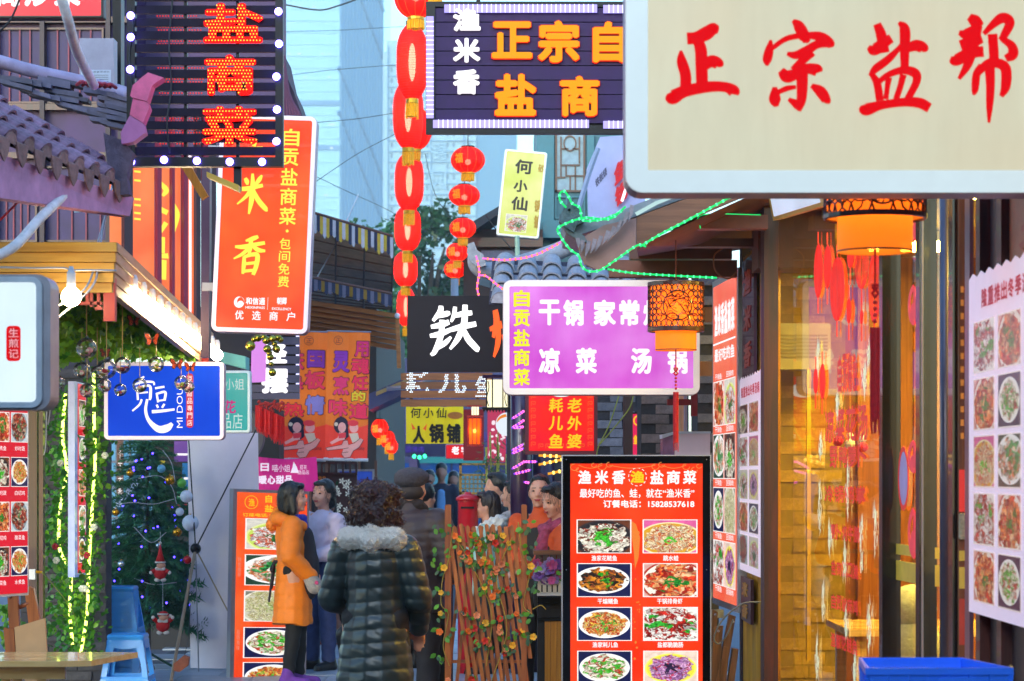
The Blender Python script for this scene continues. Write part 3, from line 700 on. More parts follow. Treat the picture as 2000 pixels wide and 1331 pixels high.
# ridge of stacked slates and the horn
rp = [P(-30,112,12.4),P(60,138,12.5),P(150,158,12.6),P(230,178,12.6),P(256,188,12.5)]
MB().tube(cat([tuple(q) for q in rp],5),.035,8).build('ridge_cap',mat('ridge_violet','a898b4',.7,var=.3,bump=.4),t,smooth=True)
for k in range(34):
 f = R();q = Vector(cat([tuple(x) for x in rp],5)[int(4 + f * 16)]);dz = U(.03,.22) * (.5 + f * .6)
 a = PL(q + Vector((0,-.06 - dz * .3,-dz)),Vector((.97,.05,-.2 + U(-.08,.08))),(0,0,-1),(0,-1,0))
 MB().box(a,-.085,-.011,.085,.011,-.06,.06).build('slate',mat('slate','5c566a',.6,var=.3,scale=20,rnd=.3),t)
hp = fpl(11.8);PK = mat('horn_pink','e05c88',.55,var=.3,scale=10,bump=.3)
for k,pts in enumerate(([(238,262),(256,228),(282,244),(286,262),(262,280),(240,284)],[(256,227),(262,196),(290,202),(294,214),(282,243)],[(257,190),(262,170),(280,154),(292,145),(322,155),(300,170),(290,201),(262,194)])):
 MB().prism(hp,pts,-.05 - k * .003,.04 + k * .003).build('corner_horn',PK if k else mat('horn_mauve','b8689c',.6,bump=.3),t)
MB().prism(fpl(11.85),[(205,262),(240,276),(262,300),(250,350),(256,382),(226,384),(214,330)],-.05,.05).build('corner_mortar',mat('old_mortar','5a4c5c',.9,var=.4,scale=20,bump=.7),t)
rm = mat('red_strip_tile','a03040',.6)
for u in range(6): MB().tube(cat([tuple(P(150 + u * 11,166 + u,12.4)),tuple(P(160 + u * 11,160 + u,12.35)),tuple(P(172 + u * 11,167 + u,12.4))],3),.01,5).build('red_ridge_strip',rm,t)
# --- yellow canopy of the left stall
t = thing('stall_canopy','yellow timber canopy of the left stall, its side edge running back along the lane','canopy',(-3,14,2.2))
xa,ya,zt = P(230,475,11.6).x,11.6,HZ + (HY - 475) / F * 11.6
far = P(417,660,17.9);
for k in range(5):
 z1 = zt - k * .048;o = .012 * k
 MB().wbox((-4.1,ya - .04 + o,z1 - .045),(xa - o * .6,ya + .03 + o,z1)).build('front_board',WOOD_YX,t)
 A = Vector((xa + .005 - o * .6,ya - .03 + o,z1));B = Vector((far.x - o,far.y,far.z + .03 - k * .05))
 d = Vector((.04,0,0))
 MB().add([A,B,B - Vector((0,0,.046)),A - Vector((0,0,.045)),A - d,B - d,B - d - Vector((0,0,.046)),A - d - Vector((0,0,.045))],[(3,2,1,0),(4,5,6,7),(2,3,7,6),(0,1,5,4),(1,2,6,5),(0,4,7,3)]).build('side_board',wood('tan_board_grain','c89a70','a87850',axis=1),t)
MB().add([(-4.6,ya,zt - .02),(xa - .04,ya,zt - .02),(far.x - .04,far.y,far.z),(-4.6,far.y,far.z)],[(0,1,2,3)]).build('roof_sheet',mat('stall_roof','4a3c30',.8),t)
CR = mat('carved_red','b81c18',.45,var=.1)
t2 = thing('carved_bracket','red carved wooden fretwork hanging under the yellow canopy','fretwork',P(180,625,11.6));p = fpl(11.65)
MB().box(p,100,543,225,550,-.02,.02).build('top_rail',CR,t2);MB().box(p,204,544,226,628,-.03,.03).build('drop_post',CR,t2)
for k,a in enumerate(((110,556,130,562),(136,552,142,576),(150,560,176,566),(176,552,182,600),(150,590,200,596),(186,600,200,606),(120,572,150,578),(186,560,204,566),(168,566,174,590),(190,570,196,600))): MB().box(p,*a,-.012,.012).build('fret_piece',CR,t2)
p = fpl(17.4);t2 = thing('carved_bracket','small red carved end piece under the far end of the yellow canopy','fretwork',p(400,735,0))
MB().box(p,395,700,408,737,-.03,.03).build('drop_post',CR,t2);MB().box(p,382,705,395,710,-.01,.01).build('fret_piece',CR,t2);MB().box(p,384,716,390,730,-.01,.01).build('fret_piece',CR,t2)
# --- left stall brick wall + posts + window behind tree
p = PL(P(60,1420,18.6),(1,0,0),(0,0,1),(0,-1,0))
zb = 0;p = PL((P(40,0,18.6).x,18.6,0),(1,0,0),(0,0,1),(0,-1,0))
t = thing('brick_wall','dark grey stone-brick wall behind the lit ivy on the left','wall',(P(110,0,18.6).x,18.6,0))
MB().box(p,0,0,.66,2.6,-.25,0).build('mortar_core',MORTAR,t)
brickwall(t,p,0.0,.0,.64,2.5,.22,.075,mat('dark_stone','3e3c40',.85,var=.35,scale=20,bump=.6,rnd=.25),dep=.02)
for u,w,Y in ((56,16,17.5),(76,8,17.4)):
 p = fpl(Y);MB().box(p,u,660,u + w,1400,-.08,0).build('wooden_post',WOOD_D,None,'dark red-brown post at the left brick wall, ' + ('broad' if w > 10 else 'narrow'),'post')
p = fpl(21.5);t = thing('stall_window','pale blue lit lattice window behind the christmas tree','window',p(240,1060,0))
MB().box(p,205,850,300,1060,-.04,-.02).build('pane',led('pale_blue_pane','6ab8e8',.9),t)
for u in (205,226,252,278,297): MB().box(p,u,850,u + 4,1060,-.01,.01).build('glazing_bar',mat('blue_frame','2a4a70',.4),t)
for v in (850,900,950,1010): MB().box(p,205,v,301,v + 5,.012,.03).build('glazing_bar',mat('blue_frame','2a4a70',.4),t)
t = thing('door_scroll','brown vertical couplet board with pale characters behind the christmas tree','sign',p(236,980,0));MB().box(p,230,860,243,975,.035,.05).build('board',mat('couplet_brown','4a1c1c',.5),t);colm(MB(),p,'个不大香',232,880,241,970,.052,gap=.35).build('characters',WHT,t)
p = fpl(19.3);MB().box(p,194,850,208,1330,-.1,0).build('lit_pillar',mat('blue_white_pillar','6a98c0',.4,emit=.35,ecol='88c0ff'),None,'blue-lit pale pillar between the ivy and the christmas tree','pillar')
p = fpl(23);t = shopblock('stall_interior','dim interior wall of the stall behind the christmas tree',p,60,800,545,1320,.5,mat('stall_dark','14161e',.7,var=.3));
p = fpl(22.4)
for k,(u,v,w,h,c) in enumerate(((340,862,30,40,'6a3a90'),(356,905,14,46,'2a78b0'),(300,900,22,30,'b0a020'),(346,950,22,30,'309060'),(345,985,20,24,'c03040'))):
 t2 = thing('poster',('purple','blue','yellow','green','red')[k] + ' small poster on the dim stall wall behind the christmas tree','poster',p(u + w / 2,v + h,0));MB().box(p,u,v,u + w,v + h,-.01,0).build('sheet',mat('poster_' + c,c,.6,emit=.3),t2);MB().box(p,u + 3,v + h * .6,u + w - 3,v + h * .7,.002,.004).build('print',WHT,t2)
t = thing('menu_strip','thin lit dish menu strip set between the two trails of lit ivy','menu board',P(157,1130,17.3));p = cpl(0,0,20,380,P(146,745,17.6),P(168,750,17.9),P(146,1128,17.6))
MB().box(p,0,0,20,380,-.05,0).build('case',mat('ice_case','90a8d0',.3,emit=.3,ecol='8098ff'),t);MB().box(p,5,3,19,372,.001,.003).build('face_panel',face('menu_red','f02038'),t)
for k,v in enumerate((34,104,170,240,300)): dq(t,p,6,v,18,v + 52,(0,6,3,9,2)[k],.006,1.0)
# --- teal wooden building on the right, far
TEAL = mat('teal_paint','1f5c68',.5,var=.15,scale=6)
p = fpl(27);t = shopblock('teal_house','dark teal timber house with a brown lattice window above the purple sign',p,1048,180,1260,640,4,TEAL)
for a in ((1048,265,1074,560),(1074,265,1082,440),(1146,265,1160,560)): MB().box(p,*a,.003,.06).build('post',mat('teal_post','246a76',.45,var=.15),t)
w = MB().box(p,1084,262,1142,374,.002,.006).build('window',mat('lace_pane','6e8c9c',.3,var=.3,scale=12,emit=.15),t)
LT = mat('lattice_brown','5e4434',.5)
for a in ((1084,262,1088,376),(1139,262,1143,376),(1084,372,1143,376),(1094,268,1097,346),(1130,268,1133,320),(1097,290,1110,293),(1118,290,1130,293),(1097,322,1133,325),(1104,325,1107,346),(1122,325,1125,372),(1107,343,1139,346),(1088,346,1104,349),(1112,346,1115,372)): MB().box(p,*a,.01,.03).build('lattice_bar',LT,w)
MB().ring(p,ell(1113,281,13,16,16),ell(1113,281,10.5,13,16),.01,.03).build('lattice_ring',LT,w)
for a in ((1084,384,1108,428),(1114,384,1143,428)): MB().ring(p,[(a[0],a[1]),(a[2],a[1]),(a[2],a[3]),(a[0],a[3])],[(a[0] + 3,a[1] + 3),(a[2] - 3,a[1] + 3),(a[2] - 3,a[3] - 3),(a[0] + 3,a[3] - 3)],.003,.03).build('door_panel',mat('teal_post','246a76'),t)
MB().box(p,1060,436,1200,470,.07,.3).build('ledge',mat('teal_post','246a76'),t)
# roof edge left of teal house
MB().prism(fpl(26),[(915,438),(1000,388),(1004,398),(930,448)],0,-1).build('house_eave',mat('slate_edge','30383c',.7),None,'dark sloping eave behind the pale yellow upright sign','eave')
t = shopblock('timber_gable','brown timber gable behind the round lantern chain and upright sign',fpl(26.5),905,448,1060,700,2,mat('dark_timber','33201c',.7,var=.4,scale=5))
MB().box(fpl(26.5),905,466,1060,484,.003,.1).build('beam',WOOD_DX,t);MB().box(fpl(26.5),940,490,1060,520,.003,.03).build('vent',mat('grey_brick','6c6e7c'),t)
MB().tube([P(1010,461,19.9),P(1012,560,19.9)],.02,8).build('sign_pole',mat('pale_green_pole','88a898',.5),None,'pale green pole below the leaning yellow sign','pole')
MB().tube([P(888,545,25),P(888,760,25)],.04,8).build('steel_post',mat('grey_blue_post','8090a8',.5),None,'grey post under the round lantern chain','post')
# grey slanted board with sign behind big cream sign
p = fpl(19);t = thing('slanted_hoarding','pale lilac slanted hoarding with small dark lettering right of the teal house','hoarding',p(1190,430,0))
MB().prism(p,[(1146,330),(1172,268),(1260,262),(1260,440),(1150,440)],-.1,0).build('board',mat('lilac_board','8c94c0',.6,var=.15,scale=4,emit=.1),t)
txt(MB(),cpl(0,0,30,12,p(1162,352),p(1184,325),p(1164,368)),'铁板烧',0,0,30,12,.004,bold=.03).build('lettering',mat('slate_print','3a3c5c'),t)
q = cpl(0,0,30,80,p(1196,330),p(1224,300),p(1200,415));colm(MB(),q,'鱼锅',2,0,28,78,.02,.05,bold=.05).build('red_letters',led('red_letters_lit','e02030',.9),t)
MB().tube([p(1226,300,.05),p(1222,370,.05),p(1214,395,.05)],.012,6).build('neon_tube',led('neon_white_pink','ffd8e8',3),t)
MB().tube([P(1120,440,18),P(1150,340,18),P(1168,290,18)],.022,6).build('drain_pipe',mat('pipe_lilac','8090b0',.5),None,'lilac drain pipe slanting beside the hoarding','pipe')
# --- right roof 2 (front-facing tiles above the purple sign)
RG = mat('roof_tile_lilac','90919c',.65,var=.25,scale=30,bump=.4,rnd=.12)
t = thing('tiled_eave','blue-grey barrel-tile roof with an upturned ridge behind the purple light box','roof',P(1080,590,19))
tile_roof(t,P(955,590,17.6),P(1250,600,17.6),(.02,.8,.42),lambda f: .85,6,.08,.24,m=RG)
c = cat([tuple(P(*q)) for q in ((918,492,18.6),(928,520,18.6),(960,530,18.7),(1010,518,18.8),(1060,502,18.9),(1110,482,19),(1180,440,19))],5)
MB().tube(c,[.02 + .05 * min(1,i / 8) for i in range(len(c))],8).build('ridge',RG,t,smooth=True)
p = fpl(18.55);MB().prism(p,[(914,478),(926,474),(932,490),(944,498),(950,520),(934,524),(918,512),(912,495)],-.05,.05).build('finial',RG,t)
MB().prism(fpl(18.0),[(930,540),(990,556),(985,570),(935,556)],-.05,0).build('eave_board',mat('teal_dark','1c3c50',.5),t)
# --- right roof 1: dragon eave with green rope
t = thing('dragon_eave','upturned timber eave with a dragon-head finial outlined by green rope light','roof',P(1300,560,13.6))
RW = mat('eave_red_wood','7a4a40',.45,var=.25,scale=6)
p = fpl(13.4);MB().prism(p,[(1128,470),(1180,440),(1243,426),(1243,484),(1196,510),(1168,528),(1142,516),(1132,494)],-.06,0).build('end_board',mat('eave_plaster','94706c',.6,var=.2,scale=5),t)
MB().prism(p,[(1243.6,424),(1330,392),(1500,340),(1500,364),(1340,432),(1243.6,484)],-.06,.004).build('fascia',wood('eave_fascia','7c4c30','5a3018',axis=0),t)
MB().prism(fpl(13.5),[(1100,432),(1180,428),(1243,402),(1300,380),(1560,300),(1560,330),(1320,396),(1246,424),(1180,446),(1130,462),(1105,456)],-.9,.08).build('roof_edge',mat('eave_grey_roll','788088',.6,var=.2,scale=12,bump=.3),t)
MB().prism(fpl(13.38),[(1240,416),(1280,394),(1330,376),(1331,381),(1284,400),(1244,422)],0,.01).build('light_strip',led('strip_cool','c8f0f0',.9),t)
BM = mat('beam_brown','5a3020',.5,var=.25,scale=8)
for a in ((1300,420,1500,447,13.9,.1),(1250,466,1500,482,14.8,.12),(1230,486,1430,506,15.3,.1),(1190,508,1440,541,15.8,.1)): MB().box(fpl(a[4]),a[0],a[1],a[2],a[3],-.12,0).build('beam',mat('beam_red_brown','743c28',.5,var=.25,scale=8) if a[1] > 500 or a[1] == 420 else BM,t)
MB().add([P(1243,482,13.45),P(1560,340,13.45),P(1560,470,17.5),P(1250,520,17.5)],[(0,1,2,3)]).build('soffit',mat('soffit_dark','5a3428',.7),t)
DR = mat('drip_slate','8a8088',.6,var=.3,scale=25,bump=.3,rnd=.2)
for i,(u,v,l,a) in enumerate(((1128,466,20,-5),(1138,470,26,8),(1150,472,34,14),(1162,468,30,18),(1174,462,34,22),(1188,452,30,24),(1200,444,34,26),(1214,432,34,28),(1226,416,34,26),(1234,402,34,12))):
 d = (-math.sin(math.radians(a)),math.cos(math.radians(a)));n = (d[1],-d[0])
 MB().prism(fpl(13.33),[(u - 4 * n[0],v - 4 * n[1]),(u + 4 * n[0],v + 4 * n[1]),(u + 5 * n[0] + d[0] * l * .5,v + 5 * n[1] + d[1] * l * .5),(u + d[0] * l,v + d[1] * l),(u - 3 * n[0] + d[0] * l * .4,v - 3 * n[1] + d[1] * l * .4)],0,.03).build('drip_tile',DR,t)
STN = mat('finial_stone','4c5c64',.6,var=.35,scale=30,bump=.6)
fl = [(1104,446),(1092,434),(1092,424),(1102,408),(1108,400),(1118,398),(1130,406),(1136,420),(1130,430),(1140,436),(1126,442),(1120,456)]
hd = MB().prism(fpl(13.4),fl,-.06,.06).build('dragon_head',STN,t)
MB().tube([P(u,v,13.36) for u,v in cat([(1106,408),(1112,418),(1120,420),(1130,410)],4)],.006,5).build('mane',mat('stone_light','8090a0',.6),hd)
MB().ball(P(1112,410,13.33),.008,8,6).build('eye',BLACK,hd)
MB().prism(fpl(13.42),[(1096,440),(1120,452),(1140,462),(1148,476),(1128,470),(1108,458)],-.05,.05).build('scales',mat('finial_stone_b','5a6468',.6,bump=.5),t)
GR = led('rope_green','10e070',1.3);GRB = led('rope_green_bead','50ff9c',2.2)
rope([P(u,v,13.3) for u,v in ((1106,406),(1094,392),(1094,378),(1102,374),(1110,384),(1118,398),(1132,406),(1137,428),(1150,432),(1180,428),(1200,420),(1216,412))],.006,GR,'rope_light','green rope light looped round the dragon-head finial',bead=GRB)
rope([P(u,v,13.28) for u,v in ((1222,404),(1190,428),(1140,426),(1092,444),(1094,460),(1112,486),(1130,500),(1136,520),(1150,530),(1172,528),(1200,510),(1244,480),(1262,482))],.006,GR,'rope_light','green rope light following the lower edge of the plaster end board',bead=GRB)
rope([P(u,v,13.28) for u,v in ((1250,482),(1290,458),(1340,432),(1390,405),(1440,378))],.0065,GR,'rope_light','green rope light running up the timber fascia to the cream sign',bead=GRB)
rope([P(u,v,15.6) for u,v in ((1186,526),(1240,534),(1320,539),(1400,543))],.0065,GR,'rope_light','green rope light strung level above the round lantern',bead=GRB)
rope([P(u,v,13.8) for u,v in ((1368,447),(1372,420),(1486,420))],.003,GR,'rope_light','thin green line of light along the dark cross beam')
VR = led('rope_violet_pink','f060c0',1.8);VRB = led('rope_orange_bead','ff7030',3.2)
rope([P(u,v,17.4) for u,v in ((942,505),(990,508),(1040,500),(1080,482),(1110,464))],.007,VR,'rope_light','pink and orange rope light along the blue-grey ridge',bead=VRB)
rope([P(u,v,17.4) for u,v in ((930,500),(936,530),(932,560),(935,578))],.007,VR,'rope_light','pink rope light hanging straight down from the ridge tip',bead=VRB)
rope([P(u,v,17.4) for u,v in ((936,538),(950,540),(970,556),(984,566))],.007,VR,'rope_light','short orange rope light under the ridge tip',bead=VRB)
# --- grey brick piers on the right
for (Y,u0,u1,lab,bw,bh) in ((17.8,1362,1404,'grey brick pier behind the edge of the purple light box',.2,.072),(18.6,1252,1345,'grey brick corner pier behind the red-tasselled lantern',.22,.075),(20.5,1165,1245,'dim blue-grey brick wall right of the red square sign',.22,.075)):
 x0 = P(u0,0,Y).x;x1 = P(u1,0,Y).x;p = PL((x0,Y,0),(1,0,0),(0,0,1),(0,-1,0))
 t = thing('brick_pier',lab,'wall',((x0 + x1) / 2,Y,0));MB().box(p,0,0,x1 - x0,3.3,-.6,-.001).build('mortar_core',MORTAR,t)
 brickwall(t,p,0,1.45 if Y > 18 else .6,x1 - x0,3.25,bw,bh,BRICKG if Y != 18.6 else mat('warm_grey_brick','74686a',.85,var=.35,scale=20,bump=.5,rnd=.25),dep=.02)
p = fpl(21);MB().box(p,990,560,1260,1240,-.3,0).build('back_wall',mat('blue_grey_wall','2c3040',.8,var=.3,scale=4),None,'dark blue-grey wall behind the red square sign and servers','wall')
p = fpl(18.2);t = thing('window_frame','dark door frame between the dim brick wall and the brick corner','door frame',p(1228,1300,0));MB().box(p,1218,760,1236,1330,-.1,0).build('jamb',mat('dark_post','241424'),t)
wire([P(1210,770,17.5),P(1190,830,17.5),P(1170,870,17.5),P(1165,892,17.5)],.005,mat('olive_wire','7c8c30',.5),'cable','olive cable hanging in a fork under the purple sign',n=6)
wire([P(1238,772,17.4),P(1228,800,17.4),P(1196,840,17.4),P(1172,868,17.4)],.005,mat('olive_wire','7c8c30',.5),'cable','second olive cable joining the fork beside the brick wall')
# utility box + red bracket
p = fpl(16.2);t = thing('utility_cabinet','pale lilac metal cabinet on the wall above the black-framed light box','cabinet',p(1340,950,0))
MB().box(p,1318,846,1387,1330,-.3,0).build('case',mat('lilac_white','c8bcd0',.4,var=.05),t);MB().prism(p,[(1295,853),(1317.5,847),(1317.5,1330),(1295,1330)],-.3,-.02).build('side_panel',mat('mauve_foil','8a6890',.2,.3,var=.4,scale=14),t)
MB().prism(p,[(1293,849),(1318,843),(1388,843),(1388,847),(1318,848),(1294,857)],-.3,.01).build('lid',mat('lilac_edge','b0c0d4',.4),t)
t = thing('iron_bracket','red painted iron bracket fixed to the brick pier','bracket',P(1356,812,16.4));p = fpl(16.4);RI = mat('red_iron','7a1420',.5)
MB().box(p,1303,780,1350,792,-.03,0).build('arm',RI,t);MB().box(p,1350,740,1362,813,-.05,.01).build('plate',RI,t)
MB().tube([P(1326,748,17.0),P(1326,850,17.0)],.035,10).build('drain_pipe',mat('tan_pipe','a89c84',.6),None,'tan downpipe beside the brick corner pier','pipe')
MB().tube([P(1337,750,17.2),P(1337,850,17.2)],.02,10).build('drain_pipe',mat('grey_pipe','7c84a0',.4),None,'thin grey downpipe beside the tan one','pipe')
# --- shop front on the right
t = thing('bamboo_wall','yellow bamboo-slat wall panel with dark edges left of the dark red pillar','wall',(1.55,15.6,0))
for i,y in enumerate(np.linspace(16.05,14.72,12)): MB().tube([(1.585,y,0),(1.585,y,3.1)],.05,8).build('bamboo_slat',wood('bamboo','b8881c','94660e',axis=2,gloss=.4),t)
MB().wbox((1.53,16.1,0),(1.6,16.25,3.2)).build('edge_post',mat('dark_post','241424'),t)
MB().wbox((1.636,14.95,0),(1.65,16.2,3.1)).build('backing',DKW,t)
MB().wbox((P(1489,0,14.4).x,14.3,0),(P(1520,0,14.3).x,14.5,3.6)).build('wooden_pillar',WOOD_D,None,'dark red wooden pillar dividing the bamboo wall from the shop window','pillar')
MB().wbox((P(1478,0,14.6).x,14.52,2.9),(P(1530,0,14.6).x + .3,14.9,3.7)).build('lintel_block',BM,None,'dark timber block above the bamboo wall','beam')
MB().box(fpl(14.2),1488,360,1760,400,-.3,0).build('lintel',BM,None,'dark lintel over the shop window behind the near lantern','beam')
GA = Vector((1.575,14.3,0));GB = Vector((1.753,11.5,0));GC = Vector((1.752,9.4,0))
t = thing('shop_window','large shop window with red paper lanterns, frost stickers and red dish names','window',(GA + GB) / 2)
gp = cpl(0,0,100,100,GA + Vector((0,0,3.2)),GB + Vector((0,0,3.2)),GA)      # u along the glass, v down 0..100 = 3.2 m
MB().quad(gp,0,0,100,100,-.004).build('pane',glass('window_glass',(.97,.95,.88),.12),t)
def gz(py,px):      # photograph pixel -> glass plane coordinates
 # ray hits plane GA + s*(GB-GA)
 k = (px - 1000) / F;D = GB - GA;s = (k * GA.y - GA.x) / (D.x - k * D.y);Yq = GA.y + s * D.y;z = HZ + (HY - py) / F * Yq
 return s * 100,(3.2 - z) / 3.2 * 100
def gquad(px0,py0,px1,py1):
 a,b = gz(py0,px0);c,d = gz(py1,px1);return a,b,c,d
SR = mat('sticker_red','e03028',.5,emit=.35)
for lab,bx in (('自贡特色',(1637,695,1676,765)),('凉菜花汤',(1613,800,1696,862)),('野鸭萝卜',(1622,872,1694,914)),('冷锅鸭掌',(1612,948,1692,986)),('萝卜炖牛腩',(1624,1022,1680,1062)),('盐商口口脆',(1625,1094,1678,1134)),('自贡椒麻鸡',(1625,1160,1677,1204)),('渔家花鲢鱼',(1624,1234,1676,1282))):
 a,b,c,d = gquad(*bx);row(MB(),gp,lab,a,b,c,d,.004,bold=.05).build('red_lettering',SR,t)
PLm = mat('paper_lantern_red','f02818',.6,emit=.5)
for i,(u,v,w,h) in enumerate(((1600,530,9,50),(1618,522,8,40),(1637,565,15,58),(1663,500,7,22),(1660,608,5,24),(1685,520,13,40),(1710,560,12,68),(1685,620,3,14),(1595,745,5,24),(1608,745,6,34))):
 a,b = gz(v,u);a1,b1 = gz(v + h,u + w);rx,ry = abs(a1 - a),abs(b1 - b);mb = MB()
 if i in (5,6):
  for k in range(5): mb.ring(gp,ell(a,b,rx * (1 - k * .2),ry,18),ell(a,b,rx * (1 - k * .2) - .3,ry - .4,18),.004,.006)
 else:
  mb.flat(gp,ell(a,b,rx,ry,18),.005);
  for k in range(3): mb.ring(gp,ell(a,b,rx * (.75 - k * .25),ry * .95,18),ell(a,b,rx * (.75 - k * .25) - .15,ry * .93,18),.007,.008)
 mb.tube([gp(a,b - ry - 2,.006),gp(a,b - ry,.006)],.003,4);mb.tube([gp(a,b + ry,.006),gp(a,b + ry + 2.5,.006)],.003,4)
 mb.build('paper_lantern_sticker',PLm,t)
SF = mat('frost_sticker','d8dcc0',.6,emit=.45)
for i,(u,v,h) in enumerate(((1600,700,55),(1605,870,40),(1603,990,90),(1610,1180,70),(1598,1290,70),(1622,1050,40),(1637,790,40),(1658,960,90),(1652,1095,50),(1685,1070,100),(1700,1220,80),(1655,1215,55),(1672,1310,40),(1690,740,40),(1712,1040,90),(1700,690,28))):
 a,b = gz(v,u);mb = MB();hh = abs(gz(v + h / 2,u)[1] - b)
 for k in range(34):
  f = U(-1,1);x = a + random.gauss(0,.5) + U(-1,1) * (1 - abs(f)) * 2.0;y = b + f * hh;an = U(-1.1,1.1) + math.pi / 2 * (1 if R() > .5 else -1);l = U(.6,2.2)
  dx,dy = math.cos(an) * l * .7,math.sin(an) * l * 1.3;nx,ny = -dy * .15,dx * .15
  mb.flat(gp,[(x - nx,y - ny),(x + nx,y + ny),(x + dx,y + dy)],.004 + k * 1e-4)
 mb.flat(gp,[(a - .3,b - hh),(a + .3,b - hh),(a + .2,b + hh),(a - .2,b + hh)],.0085);mb.build('frost_sticker',SF,t)
# interior
t = thing('shop_interior','warm lit restaurant interior seen through the shop window','interior',(3,14,0))
WW = mat('interior_brown','8a4a1c',.6,var=.25,scale=3);
MB().wbox((1.86,17.3,0),(6.0,17.4,3.4)).build('back_wall',WW,t);MB().wbox((6.0,8.5,0),(6.1,17.4,3.4)).build('side_wall',WW,t)
MB().wbox((1.86,8.5,3.2),(6.0,17.3,3.3)).build('ceiling',mat('interior_ceiling','c8a850',.6),t);MB().wbox((1.86,8.5,0.0),(6.0,17.3,.02)).build('floor',mat('interior_floor','6a5040',.4),t)
MB().wbox((2.3,8.4,0),(6,8.5,3.4)).build('front_wall',WW,t)
for i in range(16): x = 2.46 + i * .2;MB().wbox((x,17.2,0),(x + .19,17.29,3.2)).build('wall_panel',wood('interior_panel','a86424','7e4214',axis=2),t)
p = PL((1.88,17.26,0),(1,0,0),(0,0,1),(0,-1,0));bt = thing('brick_wall','yellow-lit brick wall inside the shop behind the window','wall',(2.1,17.2,0))
MB().box(p,0,0,.5,3.2,-.03,0).build('mortar_core',mat('yellow_mortar','947c30',.9),bt)
brickwall(bt,p,0,0,.5,3.15,.24,.1,mat('yellow_brick','a88a3c',.85,var=.35,scale=15,bump=.6,rnd=.22),dep=.007,gap=.14)
for x,y in ((2.6,15.5),(2.6,12.5),(3.6,14),(2.7,10.2)):
 l = thing('ceiling_lamp','square warm ceiling lamp inside the shop, ' + {15.5: 'farthest back',12.5: 'above the middle of the window',14: 'set deepest from the glass',10.2: 'nearest the door'}[y],'lamp',(x,y,3.1))
 MB().wbox((x - .3,y - .3,3.13),(x + .3,y + .3,3.19)).build('case',WHITEP,l);MB().wbox((x - .27,y - .27,3.11),(x + .27,y + .27,3.128)).build('diffuser',led('warm_diffuser','ffd858',150),l)
p = fpl(16.7);ac = thing('air_conditioner','white wall air conditioner with a slatted grille inside the shop','air conditioner',p(1565,718,0))
MB().prism(p,rr(1518,632,1622,722,4),-.18,0).build('case',mat('ac_grey','8c8878',.5),ac)
for k in range(7): MB().box(p,1522,654 + k * 7,1616,657 + k * 7,.002,.01).build('grille_slat',mat('grille_dark','6c6440',.5),ac)
MB().box(p,1576,720,1584,1290,-.05,0).build('conduit',mat('yellow_conduit','c8a020',.4),None,'yellow vertical conduit on the interior brick wall','pipe')
# doors and posts of the shop front
def post3(px0,px1,Y,X=None,z0=0,z1=3.4,m=BLACK,name='door_stile',lab='',dep=.1):
 a,b = P(px0,0,Y).x,P(px1,0,Y).x
 return MB().wbox((a,Y - dep / 2,z0),(b,Y + dep / 2,z1)).build(name,m,None,lab,'post')
BK = mat('door_black','101014',.25,var=.1,coat=.3)
post3(1720,1756,11.4,m=BK,lab='black metal post at the right end of the large shop window')
d = thing('glass_door','glass shop door with yellow bands and red flourish stickers between black posts','door',(1.75,10.8,0))
A = P(1756,0,11.3);B = P(1792,0,10.9);dp = cpl(1756,0,1792,1,(A.x,11.3,0),(B.x,10.9,0),(A.x,11.3,-1))
def zq(py,Y): return -(HZ + (HY - py) / F * Y)
MB().quad(dp,1756,-3.2,1792,0,-.004).build('pane',glass('window_glass'),d)
YB_ = mat('yellow_band','c8a83c',.5,emit=.2)
for a,b in ((1065,1086),(1098,1137)): MB().box(dp,1750,zq(a,11.1),1792,zq(b,11.1),.002,.004).build('yellow_band',YB_,d)
mb = MB()
for v0,v1 in ((860,925),(990,1090),(420,480),(560,640)):
 c_ = zq((v0 + v1) / 2,11.1);h_ = abs(zq(v1,11.1) - zq(v0,11.1)) / 2;mb.ring(dp,ell(1788,c_,12,h_,18,90,270),[(x + 4,y) for x,y in ell(1788,c_,12,h_ * .8,18,90,270)],.004,.006)
 mb.flat(dp,ell(1786,c_ + h_ * .3,5,h_ * .4,14),.0065)
mb.build('red_flourish',mat('sticker_pink','e84050',.5,emit=.4),d)
mb = MB();c_ = zq(935,11.1);mb.flat(dp,ell(1768,c_,9,.13,20),.007);mb.build('oval_sticker',mat('sticker_lilac','a898c8',.5,emit=.2),d)
mb = MB();mb.ring(dp,ell(1768,c_,10.5,.15,20),ell(1768,c_,8.6,.125,20),.0072,.009);mb.build('sticker_rim',SR,d)
post3(1792,1826,10.7,m=BK,lab='broad black sliding-door stile beside the yellow bands')
post3(1800,1803,10.55,m=STEEL,name='edge_strip',lab='bright edge strip on the black door stile',dep=.02)
d2 = thing('glass_door','narrow second glass door pane left of the grey tube post','door',(1.75,10.3,0));A = P(1826,0,10.5);B = P(1838,0,10.4)
MB().wbox((A.x,10.44,0),(B.x + .03,10.448,3.2)).build('pane',glass('window_glass'),d2);q_ = fpl(10.43);MB().box(q_,1826,1070,1840,1092,0,.003).build('yellow_band',YB_,d2);MB().box(q_,1826,1104,1840,1146,0,.003).build('yellow_band',YB_,d2)
MB().tube([(P(1846,0,10.2).x,10.2,0),(P(1846,0,10.2).x,10.2,3.4)],.023,14).build('tube_post',mat('grey_tube','5c5868',.3,.4),None,'grey round tube post between the black door posts','post',smooth=True)
post3(1856,1873,10.0,m=BK,lab='narrow black post right of the grey tube post')
q_ = fpl(9.9);d3 = thing('door_edge','narrow strip of door glass with red, gold and yellow bands beside the big poster','door',q_(1880,1400,0))
